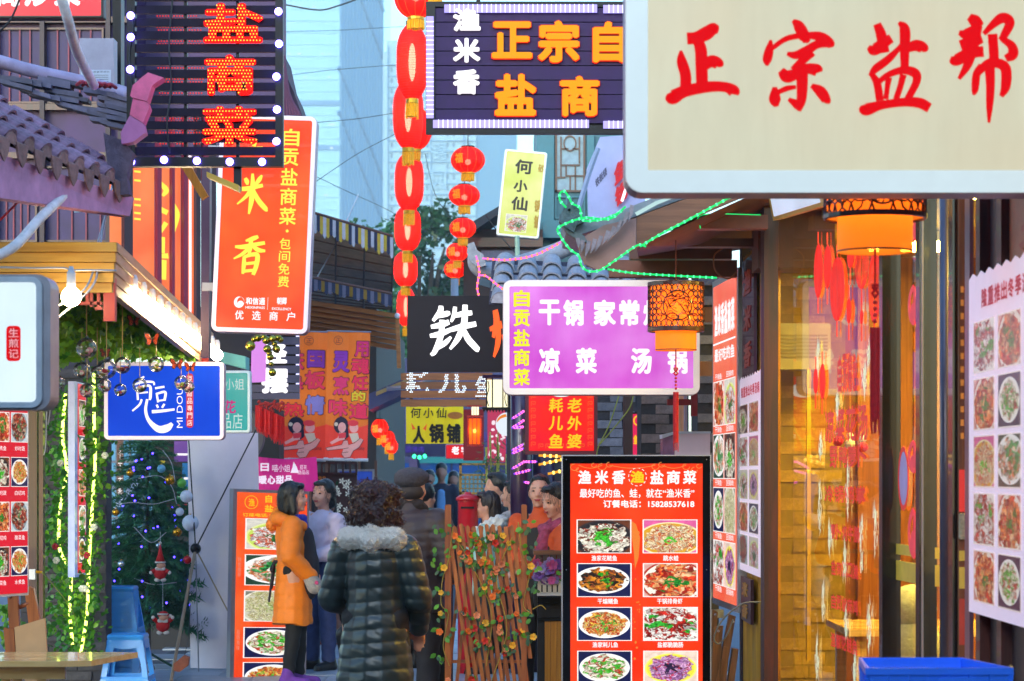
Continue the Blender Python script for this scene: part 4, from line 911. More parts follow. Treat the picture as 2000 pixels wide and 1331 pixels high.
MB().box(q_,1873,300,1888,1500,-.03,0).build('strip',wood('amber_strip','8a4a18','5c2c10',axis=2),d3)
for a,b,m_ in ((1076,1096,YB_),(1108,1150,YB_),(918,1000,SR),(1170,1260,mat('sticker_red_b','c8402c',.5))): MB().box(q_,1873,a,1888,b,.002,.005).build('band',m_,d3)
MB().prism(q_,rr(1872,1003,1889,1054,4),.006,.03).build('handle_plate',mat('carved_plate','b8b090',.5,var=.4,scale=60,bump=.8),d3)
for k in range(12): MB().box(q_,1876,560 + k * 26,1882,572 + k * 26,.002,.006).build('gold_mark',mat('gold_mark','d0802c',.5,emit=.4),d3)
post3(1889,1897,9.5,m=mat('mauve_metal','6c5870',.3,.3),lab='mauve metal post at the left edge of the big paper poster')
MB().wbox((1.81,2.0,0),(1.91,9.3,3.8)).build('panel_wall',wood('dark_panel','503436','38201c',axis=2),None,'dark wooden wall panel behind the big paper poster','wall')
for z0,z1,y in ((0,3.4,9.15),(0,3.4,8.75)): MB().wbox((1.77,y,z0),(1.81,y + .08,z1)).build('wooden_batten',WOOD_D,None,'dark red batten framing the wall panel, ' + ('outer one' if y > 9 else 'inner one'),'batten')
MB().tube([(1.76,8.5,.98),(1.72,8.5,.93),(1.72,8.5,.86),(1.76,8.5,.82)],.012,8).build('door_knocker',mat('brass_old','8a6c3c',.4,.6),None,'small brass ring handle below the big paper poster','handle')
# chinese wooden corbel / timber + wire at bottom right of lightbox
t = thing('folded_ladder','folded wooden trestle with bolts leaning below the side menu box','trestle',P(1420,1400,14.8));p = fpl(14.8)
for k,(pts) in enumerate(([(1392,1190),(1402,1196),(1398,1240),(1388,1260)],[(1394,1225),(1412,1222),(1404,1330),(1384,1420)],[(1424,1200),(1436,1204),(1420,1300),(1396,1400),(1384,1400)],[(1412,1262),(1424,1264),(1410,1400),(1394,1400)],[(1430,1266),(1441,1268),(1424,1400),(1410,1400)])):
 MB().prism(p,pts,-.03 - k * .004,.01 + k * .012).build('wooden_rail',wood('worn_wood','8c5c34','5e3818',axis=2),t)
for u,v in ((1396,1200),(1402,1232),(1431,1214)): MB().ball(p(u,v,.05),.008,8,6).build('bolt',STEEL,t)
wire([P(1486,1176,14.3),P(1450,1180,14.3),P(1412,1210,14.3),P(1395,1245,14.3),P(1404,1258,14.3),P(1420,1240,14.3),P(1432,1210,14.3)],.005,mat('grey_cable','5a6068',.5),'cable','grey looped cable hanging beside the bamboo wall')
wire([P(1440,530,15),P(1422,545,15),P(1398,530,15),P(1395,500,15),P(1412,485,15)],.005,mat('rust_wire','9a5c30',.5),'cable','rust-coloured cable looping above the side menu box')
# overhead wires
for pts,lab in (([P(548,8,34),P(620,20,34),P(660,12,34),P(710,-6,34)],'sagging black overhead wire at the top of the sky'),([P(553,62,40),P(650,60,42),P(740,55,44),P(790,52,45)],'nearly level overhead wire crossing the glass tower'),([P(560,148,36),P(640,138,38),P(735,130,40),P(790,126,42)],'overhead wire with a loop joining the long lanterns'),([P(617,355,30),P(700,300,32),P(780,258,34)],'overhead wire rising from the red sign to the lanterns'),([P(617,345,34),P(680,375,36),P(760,412,38),P(860,470,40)],'overhead wire sloping down across the tree top'),([P(615,240,30),P(700,232,32),P(790,218,34)],'thin upper wire beside the red upright sign'),([P(830,300,36),P(850,380,36),P(890,440,36)],'thin wire hanging between the two lantern chains'),([P(948,420,21),P(985,470,21),P(1030,520,21)],'pale wire passing below the yellow upright sign')):
 wire(pts,.005 if 'sagging' not in lab else .012,WIRE,'cable',lab,'overhead wire')
MB().tube([P(700,380,28),P(660,470,27),P(616,548,26)],.008,5).build('guy_rope',mat('white_wire','b0b0b8'),None,'white rope crossing the raised striped awning','rope')
t = thing('roof_corner','dark purple roof corner between the LED sign and the glass tower','roof',P(575,225,17));MB().prism(fpl(17),[(548,95),(560,150),(574,180),(590,226),(545,226)],0,-.8).build('tiles',mat('purple_roof','3a2438',.7,var=.3,bump=.5),t)
for k in range(7): MB().tube([P(555 + k * 1,110 + k * 12,16.95),P(550 + k * 6,226,16.95)],.012,5).build('tile_rib',mat('purple_rib','5c3450',.6),t)
MB().prism(fpl(14.3),[(398,330),(414,330),(412,700),(396,700)],0,.1).build('steel_column',mat('purple_steel','46304e',.4,.2),None,'purple-grey column along the left edge of the leaning red sign','column')
MB().box(fpl(20.0),412,560,500,700,-.2,0).build('upper_panel',DKW,None,'dark panel above the teal light box','panel')

# --- the lane goes on unseen: tall dark house fronts added to block low sky
sb = MB()
sb.wbox((1.95,-18,0),(2.3,6.5,6.5));sb.wbox((-4.6,-18,0),(-4.2,9.0,6.5));sb.wbox((-4.6,-18.4,0),(3.0,-18.0,6.5));tag(sb.build('unseen_sky_blockers',mat('sky_blocker_fronts','2c2430',.7,var=.4,scale=1.5)),kind='structure')
hz = MB().wbox((-400,-30,-1),(400,900,262));hz = hz.build('haze',None,None,kind='stuff')
hm = bpy.data.materials.new('haze_air');hm.use_nodes = True;hm.node_tree.nodes.remove(hm.node_tree.nodes['Principled BSDF'])
pv = hm.node_tree.nodes.new('ShaderNodeVolumePrincipled');pv.inputs['Color'].default_value = (.7,.9,1,1);pv.inputs['Density'].default_value = .0009;pv.inputs['Anisotropy'].default_value = 0
hm.node_tree.links.new(pv.outputs[0],hm.node_tree.nodes['Material Output'].inputs['Volume']);setmat(hz.data,hm)
# ================================================================== signs
def base_of(p,u0,v0,u1,v1): return p((u0 + u1) / 2,v1,0)
def lightbox(name,label,p,u0,v0,u1,v1,rad,depth,fm,rimm=WHITEP,rimw=10,case=WHITEP,cat_='sign',lit_rim=None):
 t = thing(name,label,cat_,base_of(p,u0,v0,u1,v1))
 MB().prism(p,rr(u0,v0,u1,v1,rad),0,-depth).build('case',case,t)
 MB().ring(p,rr(u0 + 1,v0 + 1,u1 - 1,v1 - 1,rad - 1),rr(u0 + rimw,v0 + rimw,u1 - rimw,v1 - rimw,max(rad - rimw,3)),.001,.014).build('rim',rimm,t)
 MB().prism(p,rr(u0 + rimw - 1,v0 + rimw - 1,u1 - rimw + 1,v1 - rimw + 1,max(rad - rimw,3)),.002,.006).build('face_panel',fm,t)
 return t
# --- big cream sign, upper right, nearest
Y = 8.0;p = fpl(Y)
t = lightbox('hanging_sign','large cream light box with four brushed red characters over the shop front',p,1221,-160,2058,378,34,.16,
             face('cream_face','dad8bc',.84,.4,'dcd4b6',scale=2.2),mat('pale_rim_wide','c8d4d2',.4,var=.05,emit=.5),44,mat('aluminium_case','b0a0a8',.45,.4))
G = {'z1': [[(28,26,13),(40,25,13),(54,19,15),(64,12,11),(66,20,4)],[(40,24,10),(46,40,13),(47,60,13),(48,90,13)],[(50,64,9),(60,56,13),(70,60,12),(71,64,3)],
   [(20,42,3),(21,56,11),(26,74,12),(26,92,12)],[(4,98,4),(8,104,15),(24,96,13),(54,90,12),(78,90,11),(90,96,13),(90,100,6)]],
     'z2': [[(42,2,4),(50,10,12),(58,26,12),(58,32,5)],[(13,28,3),(11,40,9),(8,54,10),(8,62,3)],[(13,40,5),(34,26,6),(60,22,7),(78,24,11),(90,32,11),(92,38,6)],
   [(34,46,4),(46,48,9),(60,42,10),(74,34,9),(88,34,6)],[(68,44,9),(56,54,9),(42,68,8)],[(26,68,8),(34,76,14),(48,72,11),(60,66,11),(74,68,13),(76,71,4)],
   [(54,70,13),(54,90,12),(53,108,10),(50,122,4)],[(18,90,5),(18,106,13),(20,116,5)],[(20,98,5),(34,92,6),(46,90,4)],[(36,106,4),(48,114,10),(52,120,6)],[(66,88,5),(78,96,12),(86,108,10),(86,112,4)]],
     'z3': [[(24,4,9),(30,20,12),(34,44,12)],[(12,36,5),(20,40,13),(34,30,12),(44,24,10)],[(14,76,4),(22,66,9),(38,54,9),(52,40,6),(56,32,2)],[(54,2,4),(62,12,12),(62,40,11),(62,66,9)],[(66,38,9),(78,34,13),(88,38,12),(89,43,4)],
   [(16,72,6),(24,86,9),(28,110,9)],[(24,86,6),(40,74,7),(60,68,9),(76,72,11),(78,84,9),(66,108,8)],[(40,78,8),(38,92,6),(36,108,6)],[(60,74,8),(56,90,7),(50,108,7)],[(4,116,5),(8,122,14),(30,116,10),(60,112,10),(82,113,12),(96,120,11)]],
     'z4': [[(28,4,8),(36,10,14),(44,18,10)],[(14,26,5),(24,28,12),(42,20,12)],[(16,44,12),(34,38,14),(46,34,10)],[(2,62,6),(10,64,13),(30,54,13),(48,52,12)],[(40,16,11),(34,44,11),(26,70,10),(14,90,4)],
   [(48,28,5),(62,14,9),(74,6,12),(84,12,11),(76,30,9),(70,36,5)],[(72,34,6),(86,44,10),(88,56,12),(78,62,8)],[(60,28,11),(62,60,11),(60,72,9)],
   [(44,70,5),(38,84,9),(36,104,8),(34,112,3)],[(38,84,7),(52,70,10),(66,68,11),(78,76,12),(78,100,11),(72,114,5)],[(56,70,12),(57,100,10),(56,126,8),(55,150,3)]]}
for g,(a,b,c,d) in zip(('z1','z2','z3','z4'),((1300,38,1448,186),(1486,38,1634,186),(1678,42,1820,184),(1852,28,1994,170))):
 mb = MB();brush(mb,p,G[g],a,b,c,d,.0075,wk=1.22);mb.build('character',mat('red_vinyl','500204',.6,emit=.9,ecol='ee0814',var=.02,spec=.05),t)
MB().box(p,1700,-260,1720,-160,-.1,-.06).build('hanger',STEEL,t)
# --- dark board with orange channel letters, top centre
Y = 15.0;p = fpl(Y)
t = thing('hanging_sign','dark plank signboard with orange and white letters inside a border of violet light tubes','sign',p(1040,262,0))
m = mat('purple_plank','2c1048',.5,var=.2,scale=14,spec=.25)
for i in range(8):
 MB().box(p,850,16 + i * 28.3,1330,42.5 + i * 28.3,-.03,-.004).build('plank',m,t)
MB().box(p,846,10,1334,252,-.05,-.032).build('backing',BLACK,t)
mb = MB();mb.ring(p,[(832,4),(1340,4),(1340,262),(832,262)],[(850,14),(1332,14),(1332,246),(850,246)],-.05,.01);mb.build('frame',BLACK,t)
for a in ((868,11,1166,26,0),(1178,12,1330,27,0),(846,236,1150,251,0),(1178,238,1330,252,0),(833,34,847,232,1)):
 MB().box(p,a[0],a[1],a[2],a[3],.012,.03).build('light_tube',TUBE_V,t)
 mb = MB();L_ = (a[2] - a[0]) if not a[4] else (a[3] - a[1]);k = 10
 while k < L_:
  if a[4]: mb.box(p,a[0] - .5,a[1] + k,a[2] + .5,a[1] + k + 1.4,.031,.033)
  else: mb.box(p,a[0] + k,a[1] - .5,a[0] + k + 1.6,a[3] + .5,.031,.033)
  k += 9
 mb.build('tube_segments',led('tube_white','f0ecff',2.2),t,kind='stuff')
def channel(t,p,ch,u0,v0,u1,v1,face_m,side_m,bold=.035,n0=.002,n1=.03,name='channel_letter'):
 o = txt(MB(),p,ch,u0 - 1.2,v0 - 1.2,u1 + 1.2,v1 + 1.2,n0,n1 - .004,bold=bold + .012).build(name,side_m,t)
 txt(MB(),p,ch,u0,v0,u1,v1,n1,bold=bold).build('face',face_m,o)
for ch,a in (('正',(960,44,1040,116)),('宗',(1050,42,1132,124)),('自',(1157,44,1222,124)),('盐',(966,146,1048,228)),('商',(1093,150,1171,229))):
 channel(t,p,ch,*a,CHY,CHR,bold=.05)
for ch,a in (('渔',(886,18,938,61)),('米',(886,77,937,122)),('香',(886,138,936,184))):
 channel(t,p,ch,*a,led('letter_white_bright','ffffff',1.6),WHT,bold=.04)
MB().box(p,930,-120,938,6,-.05,-.02).build('hanger',BLACK,t);MB().box(p,1290,-120,1298,6,-.05,-.02).build('hanger',BLACK,t)
# --- louvred sign of LED letters, upper left
Y = 12.3;p = fpl(Y)
t = thing('led_sign','louvred black frame with three red and amber LED characters and blue-white bulbs','sign',p(400,326,0))
for i in range(13):
 MB().box(p,262,-14 + i * 25.1,545,2 + i * 25.1,-.02,.0).build('slat',DARKP,t)
for a in ((248,-80,264,326),(538,-80,553,326)): MB().box(p,a[0],a[1],a[2],a[3],-.05,.012).build('post',BLACK,t)
MB().box(p,264,308,538,326,-.05,.012).build('bottom_rail',BLACK,t)
for a in (358,460): MB().box(p,a,-80,a + 6,308,-.06,-.022).build('stay',BLACK,t)
for ch,a in (('盐',(400,10,513,84)),('商',(402,110,499,186)),('菜',(396,211,502,284))):
 mb = MB();txt(mb,p,ch,a[0] - 2,a[1] - 2,a[2] + 2,a[3] + 2,.012,.024,bold=.05);o = mb.build('led_character',LED_R,t)
 mb = MB()
 for u,v in dots(ch,*a,6.2,bold=.015): mb.ball(p(u,v,.026),.0036,5,4)
 mb.build('amber_leds',LED_O,o,kind='stuff')
for ch,a in (('盐',(300,12,398,84)),('商',(302,112,396,186)),('菜',(306,212,392,280))):   # the letters on the sign's other face seen through the slats
 mb = MB()
 for u,v in dots(ch,*a,5.5,bold=.05): mb.ball(p(u,v,-.075),.0042,5,4)
 mb.build('red_leds',led('led_red_back','ff3020',1.1,'400000'),t,kind='stuff')
for u,v in ((257,33),(257,75),(256,138),(258,318),(322,314),(386,316),(450,318),(513,318),(545,25),(546,88),(541,152),(542,216),(541,278)):
 mb = MB();mb.ball(p(u,v,.03),.019,10,8);o = mb.build('bulb',BULB_B,t,smooth=True)
 MB().lathe(p(u,v,.012) + Vector((0,.0,-.006)),[(.009,0),(.009,.012)],8).build('socket',BLACK,o)
wire([p(257,20,.02),p(262,60,.03),p(254,110,.02),p(259,180,.03),p(256,300,.02)],.003,WIRE,'lead',parent=t)
wire([p(340,-20,.02),p(332,90,.03),p(336,170,.02),p(328,240,.03),p(333,300,.02)],.005,WIRE,'lead',parent=t)
MB().box(p,455,326,470,372,-.05,-.03).build('stem',BLACK,t)
t2 = MB().prism(fpl(12.05),[(408,340),(470,366),(470,378),(408,350)],.0,.09).build('bracket',mat('yellow_paint','b9952c',.5,emit=.15),None,'short yellow wooden bracket under the louvred LED sign','bracket')
# --- red upright light box with yellow brushed characters
p0 = fpl(14.0);A = p0(431,222);B = p0(620,228);C = p0(412,646)
p = cpl(0,0,190,425,A,B,C)
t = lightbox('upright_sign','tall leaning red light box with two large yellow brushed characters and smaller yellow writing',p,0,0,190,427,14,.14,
             face('red_orange_face','ff3a1c',.95,.25,'ff7434',scale=1.4),mat('white_rim_lit','eadbe8',.4,emit=.45,var=.03),9,mat('grey_case','a090a8',.4,.3))  # orange second tone stands in for the brighter backlit middle
BR = {'mi': [[(30,14,6),(36,24,9),(38,34,4)],[(80,4,4),(72,18,9),(60,36,5)],[(6,46,6),(30,46,9),(60,40,8),(84,34,7)],[(52,0,5),(54,40,10),(52,80,10),(46,120,4)],[(50,46,8),(36,68,7),(10,92,3)],[(56,48,6),(72,78,10),(96,104,9),(100,106,3)]],
      'xiang': [[(72,4,6),(58,10,9),(36,18,4)],[(6,36,5),(30,36,9),(64,28,8),(92,22,7)],[(52,12,8),(50,40,8),(46,62,4)],[(48,36,7),(30,56,7),(4,72,3)],[(56,32,6),(74,44,9),(94,46,5)],
    [(34,64,6),(34,90,8),(32,116,5)],[(34,66,6),(56,58,8),(72,60,9),(70,90,9),(62,118,7)],[(38,86,6),(66,82,6)],[(36,108,6),(64,104,6)]]}
YB = led('letter_lemon','fff056',1.1,'806010')
brush(MB(),p,BR['mi'],34,116,100,182,.009,wk=1.5).build('character',YB,t)
brush(MB(),p,BR['xiang'],36,236,104,302,.009,wk=1.5).build('character',YB,t)
brush(MB(),p,[[(10,10,9),(60,6,9)],[(50,6,8),(40,40,9)],[(10,50,9),(70,46,9)]],44,40,104,96,.009,wk=1.4).build('character',YB,t)
colm(MB(),p,'自贡盐商菜',124,26,157,214,.009,bold=.02).build('lettering',YB,t)
mb = MB();mb.flat(p,ell(141,226,3,3,10),.009);colm(mb,p,'包间免费',127,240,149,336,.009,bold=.01);mb.build('lettering',YB,t)
mb = MB();row(mb,p,'优选商户',46,384,164,402,.009,gap=.5,bold=.015);row(mb,p,'和信通',66,358,104,372,.009,gap=.06,bold=.03);txt(mb,p,'HEXINPASS',66,375,104,380,.009,bold=.03)
txt(mb,p,'EXCELLENCY',118,376,156,381,.009,bold=.03);row(mb,p,'朝卿',127,356,146,370,.009,gap=.05,bold=.02);mb.box(p,109,357,109.6,381,.009,.0095)
mb.ring(p,ell(53,368,10,11,20),ell(56,366,7,8,20),.009,.0095);mb.flat(p,ell(56,371,6,6,12),.0098);mb.build('small_print',WHT,t)
for v in (60,330): MB().box(p,-24,v,0,v + 16,-.1,-.06).build('bracket',STEEL,t)
# --- purple light box
p = fpl(15.3)
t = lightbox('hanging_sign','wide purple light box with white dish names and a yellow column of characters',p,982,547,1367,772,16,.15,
             face('purple_face','cc48cc',1.0,.25,'e48ae8',scale=1.9),mat('white_rim_warm','e6dcd8',.4,emit=.4,var=.03),13,mat('pinkish_case','b8a0a4',.4,.2))  # paler second tone paints the glow of tubes behind the face
[txt(MB(),p,c,1003,567 + i * 38.4,1035,600 + i * 38.4,.009,bold=.04).build('character',led('letter_lime','f0f030',.95,'707010'),t) for i,c in enumerate('自贡盐商菜')]
mb = MB()
for c,a in (('干',(1052,586,1094,636)),('锅',(1100,586,1140,637)),('家',(1159,586,1203,637)),('常',(1209,586,1249,637)),('炒',(1256,586,1298,637)),('凉',(1052,680,1094,731)),('菜',(1124,680,1166,731)),('汤',(1232,680,1273,731)),('锅',(1303,680,1343,731))):
 txt(MB(),p,c,*a,.009,bold=.045).build('character',WHT,t)
MB().box(p,1362,600,1392,628,-.12,-.02).build('bracket',mat('tan_plate','a8784a',.6),t);MB().box(p,1362,706,1392,734,-.12,-.02).build('bracket',mat('tan_plate','a8784a',.6),t)
# --- black board with white brushed character
p = fpl(20.0)
t = thing('shop_sign','black signboard with a large glowing white brushed character and an orange one','sign',p(890,727,0))
MB().box(p,795,578,1040,727,-.1,0).build('board',mat('aubergine_board','100614',.5,var=.1,spec=.2),t)
TIE = [[(26,2,7),(24,14,9),(10,32,5)],[(14,24,6),(36,18,9),(44,16,5)],[(6,44,6),(26,40,9),(42,34,8)],[(4,62,6),(24,58,9),(44,50,7)],[(28,30,8),(26,60,9),(14,92,8),(6,100,5)],[(16,88,6),(34,76,8),(46,64,4)],
       [(52,22,6),(70,18,9),(88,16,7)],[(54,4,6),(52,20,7),(46,34,4)],[(44,50,7),(66,44,9),(96,38,8)],[(74,0,8),(72,36,10),(60,66,9),(44,88,4)],[(70,46,6),(80,68,10),(98,88,9),(100,90,4)]]
brush(MB(),p,TIE,836,596,934,694,.012,wk=1.25).build('character',led('letter_white_glow','ffffff',2.2),t)
brush(MB(),p,[[(20,6,14),(24,30,16),(14,60,8)],[(4,44,8),(40,34,14)],[(30,30,12),(28,70,14),(16,98,6)],[(60,8,12),(58,60,14),(50,96,8)],[(40,60,10),(90,46,12)]],954,600,1020,700,.012,wk=1.1).build('character',led('letter_orange_glow','ff5a10',1.5),t)
MB().box(p,815,500,822,578,-.07,-.03).build('hanger',BLACK,t)
# --- louvred wooden board with white LED characters
p = fpl(24.0)
t = thing('plank_sign','brown slatted wooden board with white LED bulb characters, hung under the black signboard','sign',p(870,795,0))
for i in range(4): MB().box(p,783,729 + i * 17.2,962,743 + i * 17.2,-.03,0).build('slat',wood('sign_slat','9a5a2a','7a4420',axis=0),t)
for u in (800,930): MB().box(p,u,700,u + 6,795,-.06,-.031).build('batten',WOOD_D,t)
for ch,a in (('耗',(792,727,838,768)),('儿',(856,730,910,768)),('鱼',(928,734,962,776))):
 mb = MB()
 for u,v in dots(ch,*a,3.7,bold=.02): mb.ball(p(u,v,.012),.0065,5,4)
 mb.build('led_character',CYANL,t)
# --- yellow banner
p = fpl(25.0)
t = thing('cloth_banner','yellow banner with black handwritten characters under the slatted board','banner',p(850,867,0))
n = 12;vs = [p(793 + 112 * i / n,v + (0 if k else 1.5 * math.sin(i)),.015 * math.sin(i * 1.3)) for k,v in enumerate((794,867)) for i in range(n + 1)]
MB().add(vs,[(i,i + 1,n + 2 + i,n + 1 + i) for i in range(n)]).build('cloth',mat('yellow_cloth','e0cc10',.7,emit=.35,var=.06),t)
mb = MB();row(mb,p,'何小仙',802,797,872,817,.02,gap=.2,bold=.02,slant=.06)
for c,a in (('人',(806,832,830,866)),('锅',(838,828,867,866)),('铺',(872,828,900,866))): txt(mb,p,c,*a,.02,bold=.05)
mb.build('lettering',mat('black_print','1c1812',.7),t)
mb = MB();mb.flat(p,ell(889,812,15,7),.02);mb.build('bowl_print',mat('bowl_print','c87830',.7),t)
mb = MB();mb.flat(p,[(803,826),(812,838),(806,840)],.021);mb.flat(p,[(826,838),(834,828),(832,842)],.021);mb.build('flame_print',mat('flame_print','f06020',.7,emit=.3),t)
# --- small red sign
p = fpl(26.5)
t = lightbox('shop_sign','small red sign with three bold white characters below the yellow banner',p,870,868,944,897,3,.06,face('red_face_small','f0202c',.9),mat('red_rim','d82030',.5,emit=.3),3)
row(MB(),p,'老字號',882,872,934,888,.009,gap=.2,bold=.06).build('lettering',WHT,t)
# --- red upright board of yellow characters
p = fpl(18.5)
t = thing('shop_sign','red square sign with two yellow columns of brushed characters and a fret border','sign',p(1096,887,0))
MB().box(p,1026,690,1167,888,-.1,0).build('case',mat('maroon_case','5c1028',.5),t)
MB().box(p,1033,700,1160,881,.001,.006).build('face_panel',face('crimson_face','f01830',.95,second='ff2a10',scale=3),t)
for i,c in enumerate('老外婆耗儿鱼'): txt(MB(),p,c,1108 - i // 3 * 36,778 + i % 3 * 35,1136 - i // 3 * 36,806 + i % 3 * 35,.009,bold=.03,slant=.08).build('character',YEL,t)
mb = MB()
def fret(mb,p,u,v,s,n):
 for a in ((0,0,s,1.2),(0,0,1.2,s),(s - 1.2,0,s,s * .7),(s * .35,s * .7 - 1.2,s,s * .7),(s * .35,s * .35,s * .35 + 1.2,s * .7)): mb.box(p,u + a[0],v + a[1],u + a[2],v + a[3],n,n + .001)
for i in range(13): fret(mb,p,1037,705 + i * 13.2,9,.008);fret(mb,p,1148,705 + i * 13.2,9,.008)
for i in range(7): fret(mb,p,1052 + i * 13.4,867,9,.0081)
mb.build('fret_border',led('fret_orange','ff6a28',.8,'803010'),t)
mb = MB();mb.flat(p,ell(1096,762,28,14),.009);mb.build('plate_print',led('plate_print','e8f8f8',.95,'888888'),t)
# --- 何小仙 upright sign
p0 = fpl(20.0);p = cpl(0,0,60,168,p0(986,291),p0(1052,297),p0(969,458))
t = lightbox('upright_sign','leaning pale yellow upright sign with three dark characters and a bowl picture',p,0,0,76,170,5,.1,face('pale_yellow_face','d4e064',.85,second='f0f0a0',scale=3),mat('pale_rim','d4dcd0',.4,emit=.3),4)
for c,a in (('何',(21,18,52,46)),('小',(22,58,47,82)),('仙',(21,91,50,118))): txt(MB(),p,c,*a,.009,bold=.04).build('character',mat('dark_print','2a2418',.6),t)
mb = MB();txt(mb,p,'砂',62,24,74,40,.009,bold=.03);txt(mb,p,'锅',62,94,74,118,.009,bold=.03);txt(mb,p,'铺',64,124,75,150,.009,bold=.04);mb.build('lettering',mat('mustard_print','a07810',.6),t)
dq(t,p,14,126,52,160,8,.009,.8)
# --- left: white rounded sign
p = fpl(9.0)
p = cpl(-80,538,100,800,p(-80,538,0),P(100,538,9.0),p(-80,800,0))
t = lightbox('hanging_sign','white rounded light box with a small red label of three characters',p,-140,540,84,798,22,.005,face('white_face','d4e6f0',1.25,.3,'cadce4',scale=2),mat('silver_rim','c8d0d6',.35,.2),12,mat('silver_case','9a98a0',.4,.4))
MB().prism(p.off(-.006),rr(-142,536,98,801,26),0,-.17).build('case',mat('silver_case','9a98a0',.4,.4),t)
MB().prism(p,rr(13,637,41,706,8),.0065,.008).build('red_label',mat('red_vinyl','700408'),t)
colm(MB(),p,'生煎记',18,642,37,700,.009,gap=.16,bold=.01).build('lettering',mat('cream_print','e0c8c0',.5,emit=.4),t)
# --- left: blue light box
p = fpl(16.0)
t = lightbox('hanging_sign','blue light box with white brushed characters and a red strip of small writing',p,203,707,438,860,10,.1,face('blue_face','1848e0',.85,.12,'2058f0',scale=1.5),mat('white_rim_lit','eadbe8',.4,emit=.45,var=.03),8,mat('grey_case','a090a8',.4,.3))
WD = [[(20,10,5),(26,6,7),(34,0,4)],[(10,20,4),(30,14,6),(56,14,5),(60,22,4)],[(16,26,5),(18,60,5)],[(20,28,5),(48,24,6),(50,50,7),(48,60,5)],[(22,42,4),(44,40,4)],[(28,58,5),(22,72,5),(4,88,4)],[(42,58,6),(38,86,7),(46,112,9),(70,134,16),(92,132,18),(106,120,8)],
      [(62,30,5),(86,26,5)],[(66,42,5),(70,66,5)],[(66,44,5),(88,40,6),(86,62,6)],[(70,62,4),(86,60,4)],[(66,72,5),(70,80,5)],[(86,70,5),(80,80,5)],[(54,90,8),(80,88,7),(112,84,5)]]
brush(MB(),p,WD,256,736,340,820,.009,wk=1.05,size=110).build('character',WHT,t)
vp = cpl(0,0,100,18,p(344,836),p(344,758),p(358,836))
txt(MB(),vp,'MI DOU',0,2,100,17,.009,bold=-.005).build('lettering',WHT,t)
MB().prism(p,rr(364,730,378,836,6),.0085,.0095).build('red_strip',led('strip_red','f03050',.8),t)
colm(MB(),p,'豆腐甜品專門店',366,735,376,832,.011,gap=.2).build('lettering',WHT,t)
# --- teal sign
p = fpl(18.0)
t = lightbox('hanging_sign','teal light box with white and pink characters, tucked behind the blue light box',p,420,724,489,846,5,.1,face('teal_face','40b4b0',.85),mat('white_rim_teal','d0e0e0',.4,emit=.4),5)
row(MB(),p,'小姐',440,740,477,762,.009,gap=.1).build('lettering',led('letter_pale','d8f4f0',.9),t);row(MB(),p,'品店',432,808,474,838,.009,gap=.15).build('lettering',led('letter_pale','d8f4f0',.9),t)
txt(MB(),p,'花',437,782,461,808,.009,bold=.03).build('lettering',led('letter_magenta','e01890',.8),t)
MB().prism(fpl(17.7),[(440,690),(487,700),(487,724),(440,712)],0,.25).build('sign_hood',mat('teal_hood','58a8a4',.6,emit=.1),None,'teal wooden hood over the teal light box','hood')
# --- dark slatted sign 轻摆
p = fpl(20.5)
t = thing('shop_sign','dark slatted sign with two bold glowing white characters beside the orange banners','sign',p(540,780,0))
for i in range(7): MB().box(p,470,640 + i * 18.6,585,655 + i * 18.6,-.03,0).build('slat',mat('slate_slat','40405e',.4),t)
MB().box(p,470,768,585,780,-.04,.02).build('bottom_rail',mat('slate_slat','40405e',.4),t)
MB().box(p,472,638,583,770,-.08,-.05).build('backing',BLACK,t)
for i in range(6): MB().box(p,578,655.5 + i * 18.6,584,658 + i * 18.6,-.02,.004).build('end_light',led('end_light','c8c8ff',2),t)
for c,a in (('轻',(508,672,560,710)),('摆',(512,720,562,768))): channel(t,p,c,*a,led('letter_white_glow','ffffff',2.2),WHT,bold=.075)
MB().prism(fpl(19.8),[(492,660),(521,640),(519,746),(490,748)],0,.01).build('lilac_board',led('pink_panel','d890e0',.9,'804080'),None,'narrow lilac lit panel at the left edge of the dark slatted sign','panel')
# --- top left red sign
p = fpl(15.0)
t = lightbox('wall_sign','red sign cut by the top edge with white character feet, on the dark upper wall',p,-60,-90,202,36,4,.1,face('scarlet_face','f0203a',.95),BLACK,4,BLACK)
mb = MB();row(mb,p,'商炒菜',-10,-48,158,14,.009,gap=.1,bold=.05);mb.build('lettering',WHT,t)
# --- row of tall orange sheets behind the dark posts
p = cpl(0,0,200,330,P(212,320,18.2),P(418,345,18.6),P(212,640,18.2))
t = thing('lit_panel','tall orange backlit panels with yellow strokes behind dark posts, beside the leaning red sign','sign',p(100,330,0))
for a,b in ((2,22),(40,84),(92,112),(114,134),(138,162),(164,172)):
 MB().prism(p,[(a,-10),(b,-10),(b,345),(a,345)],0,.02).build('panel',face('salmon_face','ff6a40',1.0,second='ff8a52',scale=2),t)
mb = MB()
for u in (46,): 
 for v in (8,26,64,76,92,104): mb.box(p,u,v,u + 12,v + 4,.022,.024)
mb.build('yellow_print',YB,t,kind='stuff');mb = MB();brush(mb,p,[[(0,10,14),(20,30,16),(10,50,8)],[(0,90,16),(24,100,16)],[(20,130,14),(4,160,10)]],93,20,113,40,.022,size=30)
mb.build('yellow_stroke',YB,t,kind='stuff');mb = MB();brush(mb,p,[[(10,10,14),(8,60,16)],[(0,70,12),(26,66,16)],[(14,80,14),(12,140,16)]],93,130,113,150,.022,size=30)
mb.build('yellow_stroke',YB,t,kind='stuff');mb = MB();brush(mb,p,[[(4,10,12),(16,40,14),(6,90,8)]],116,60,133,77,.022,size=24)
mb.build('yellow_stroke',YB,t,kind='stuff')
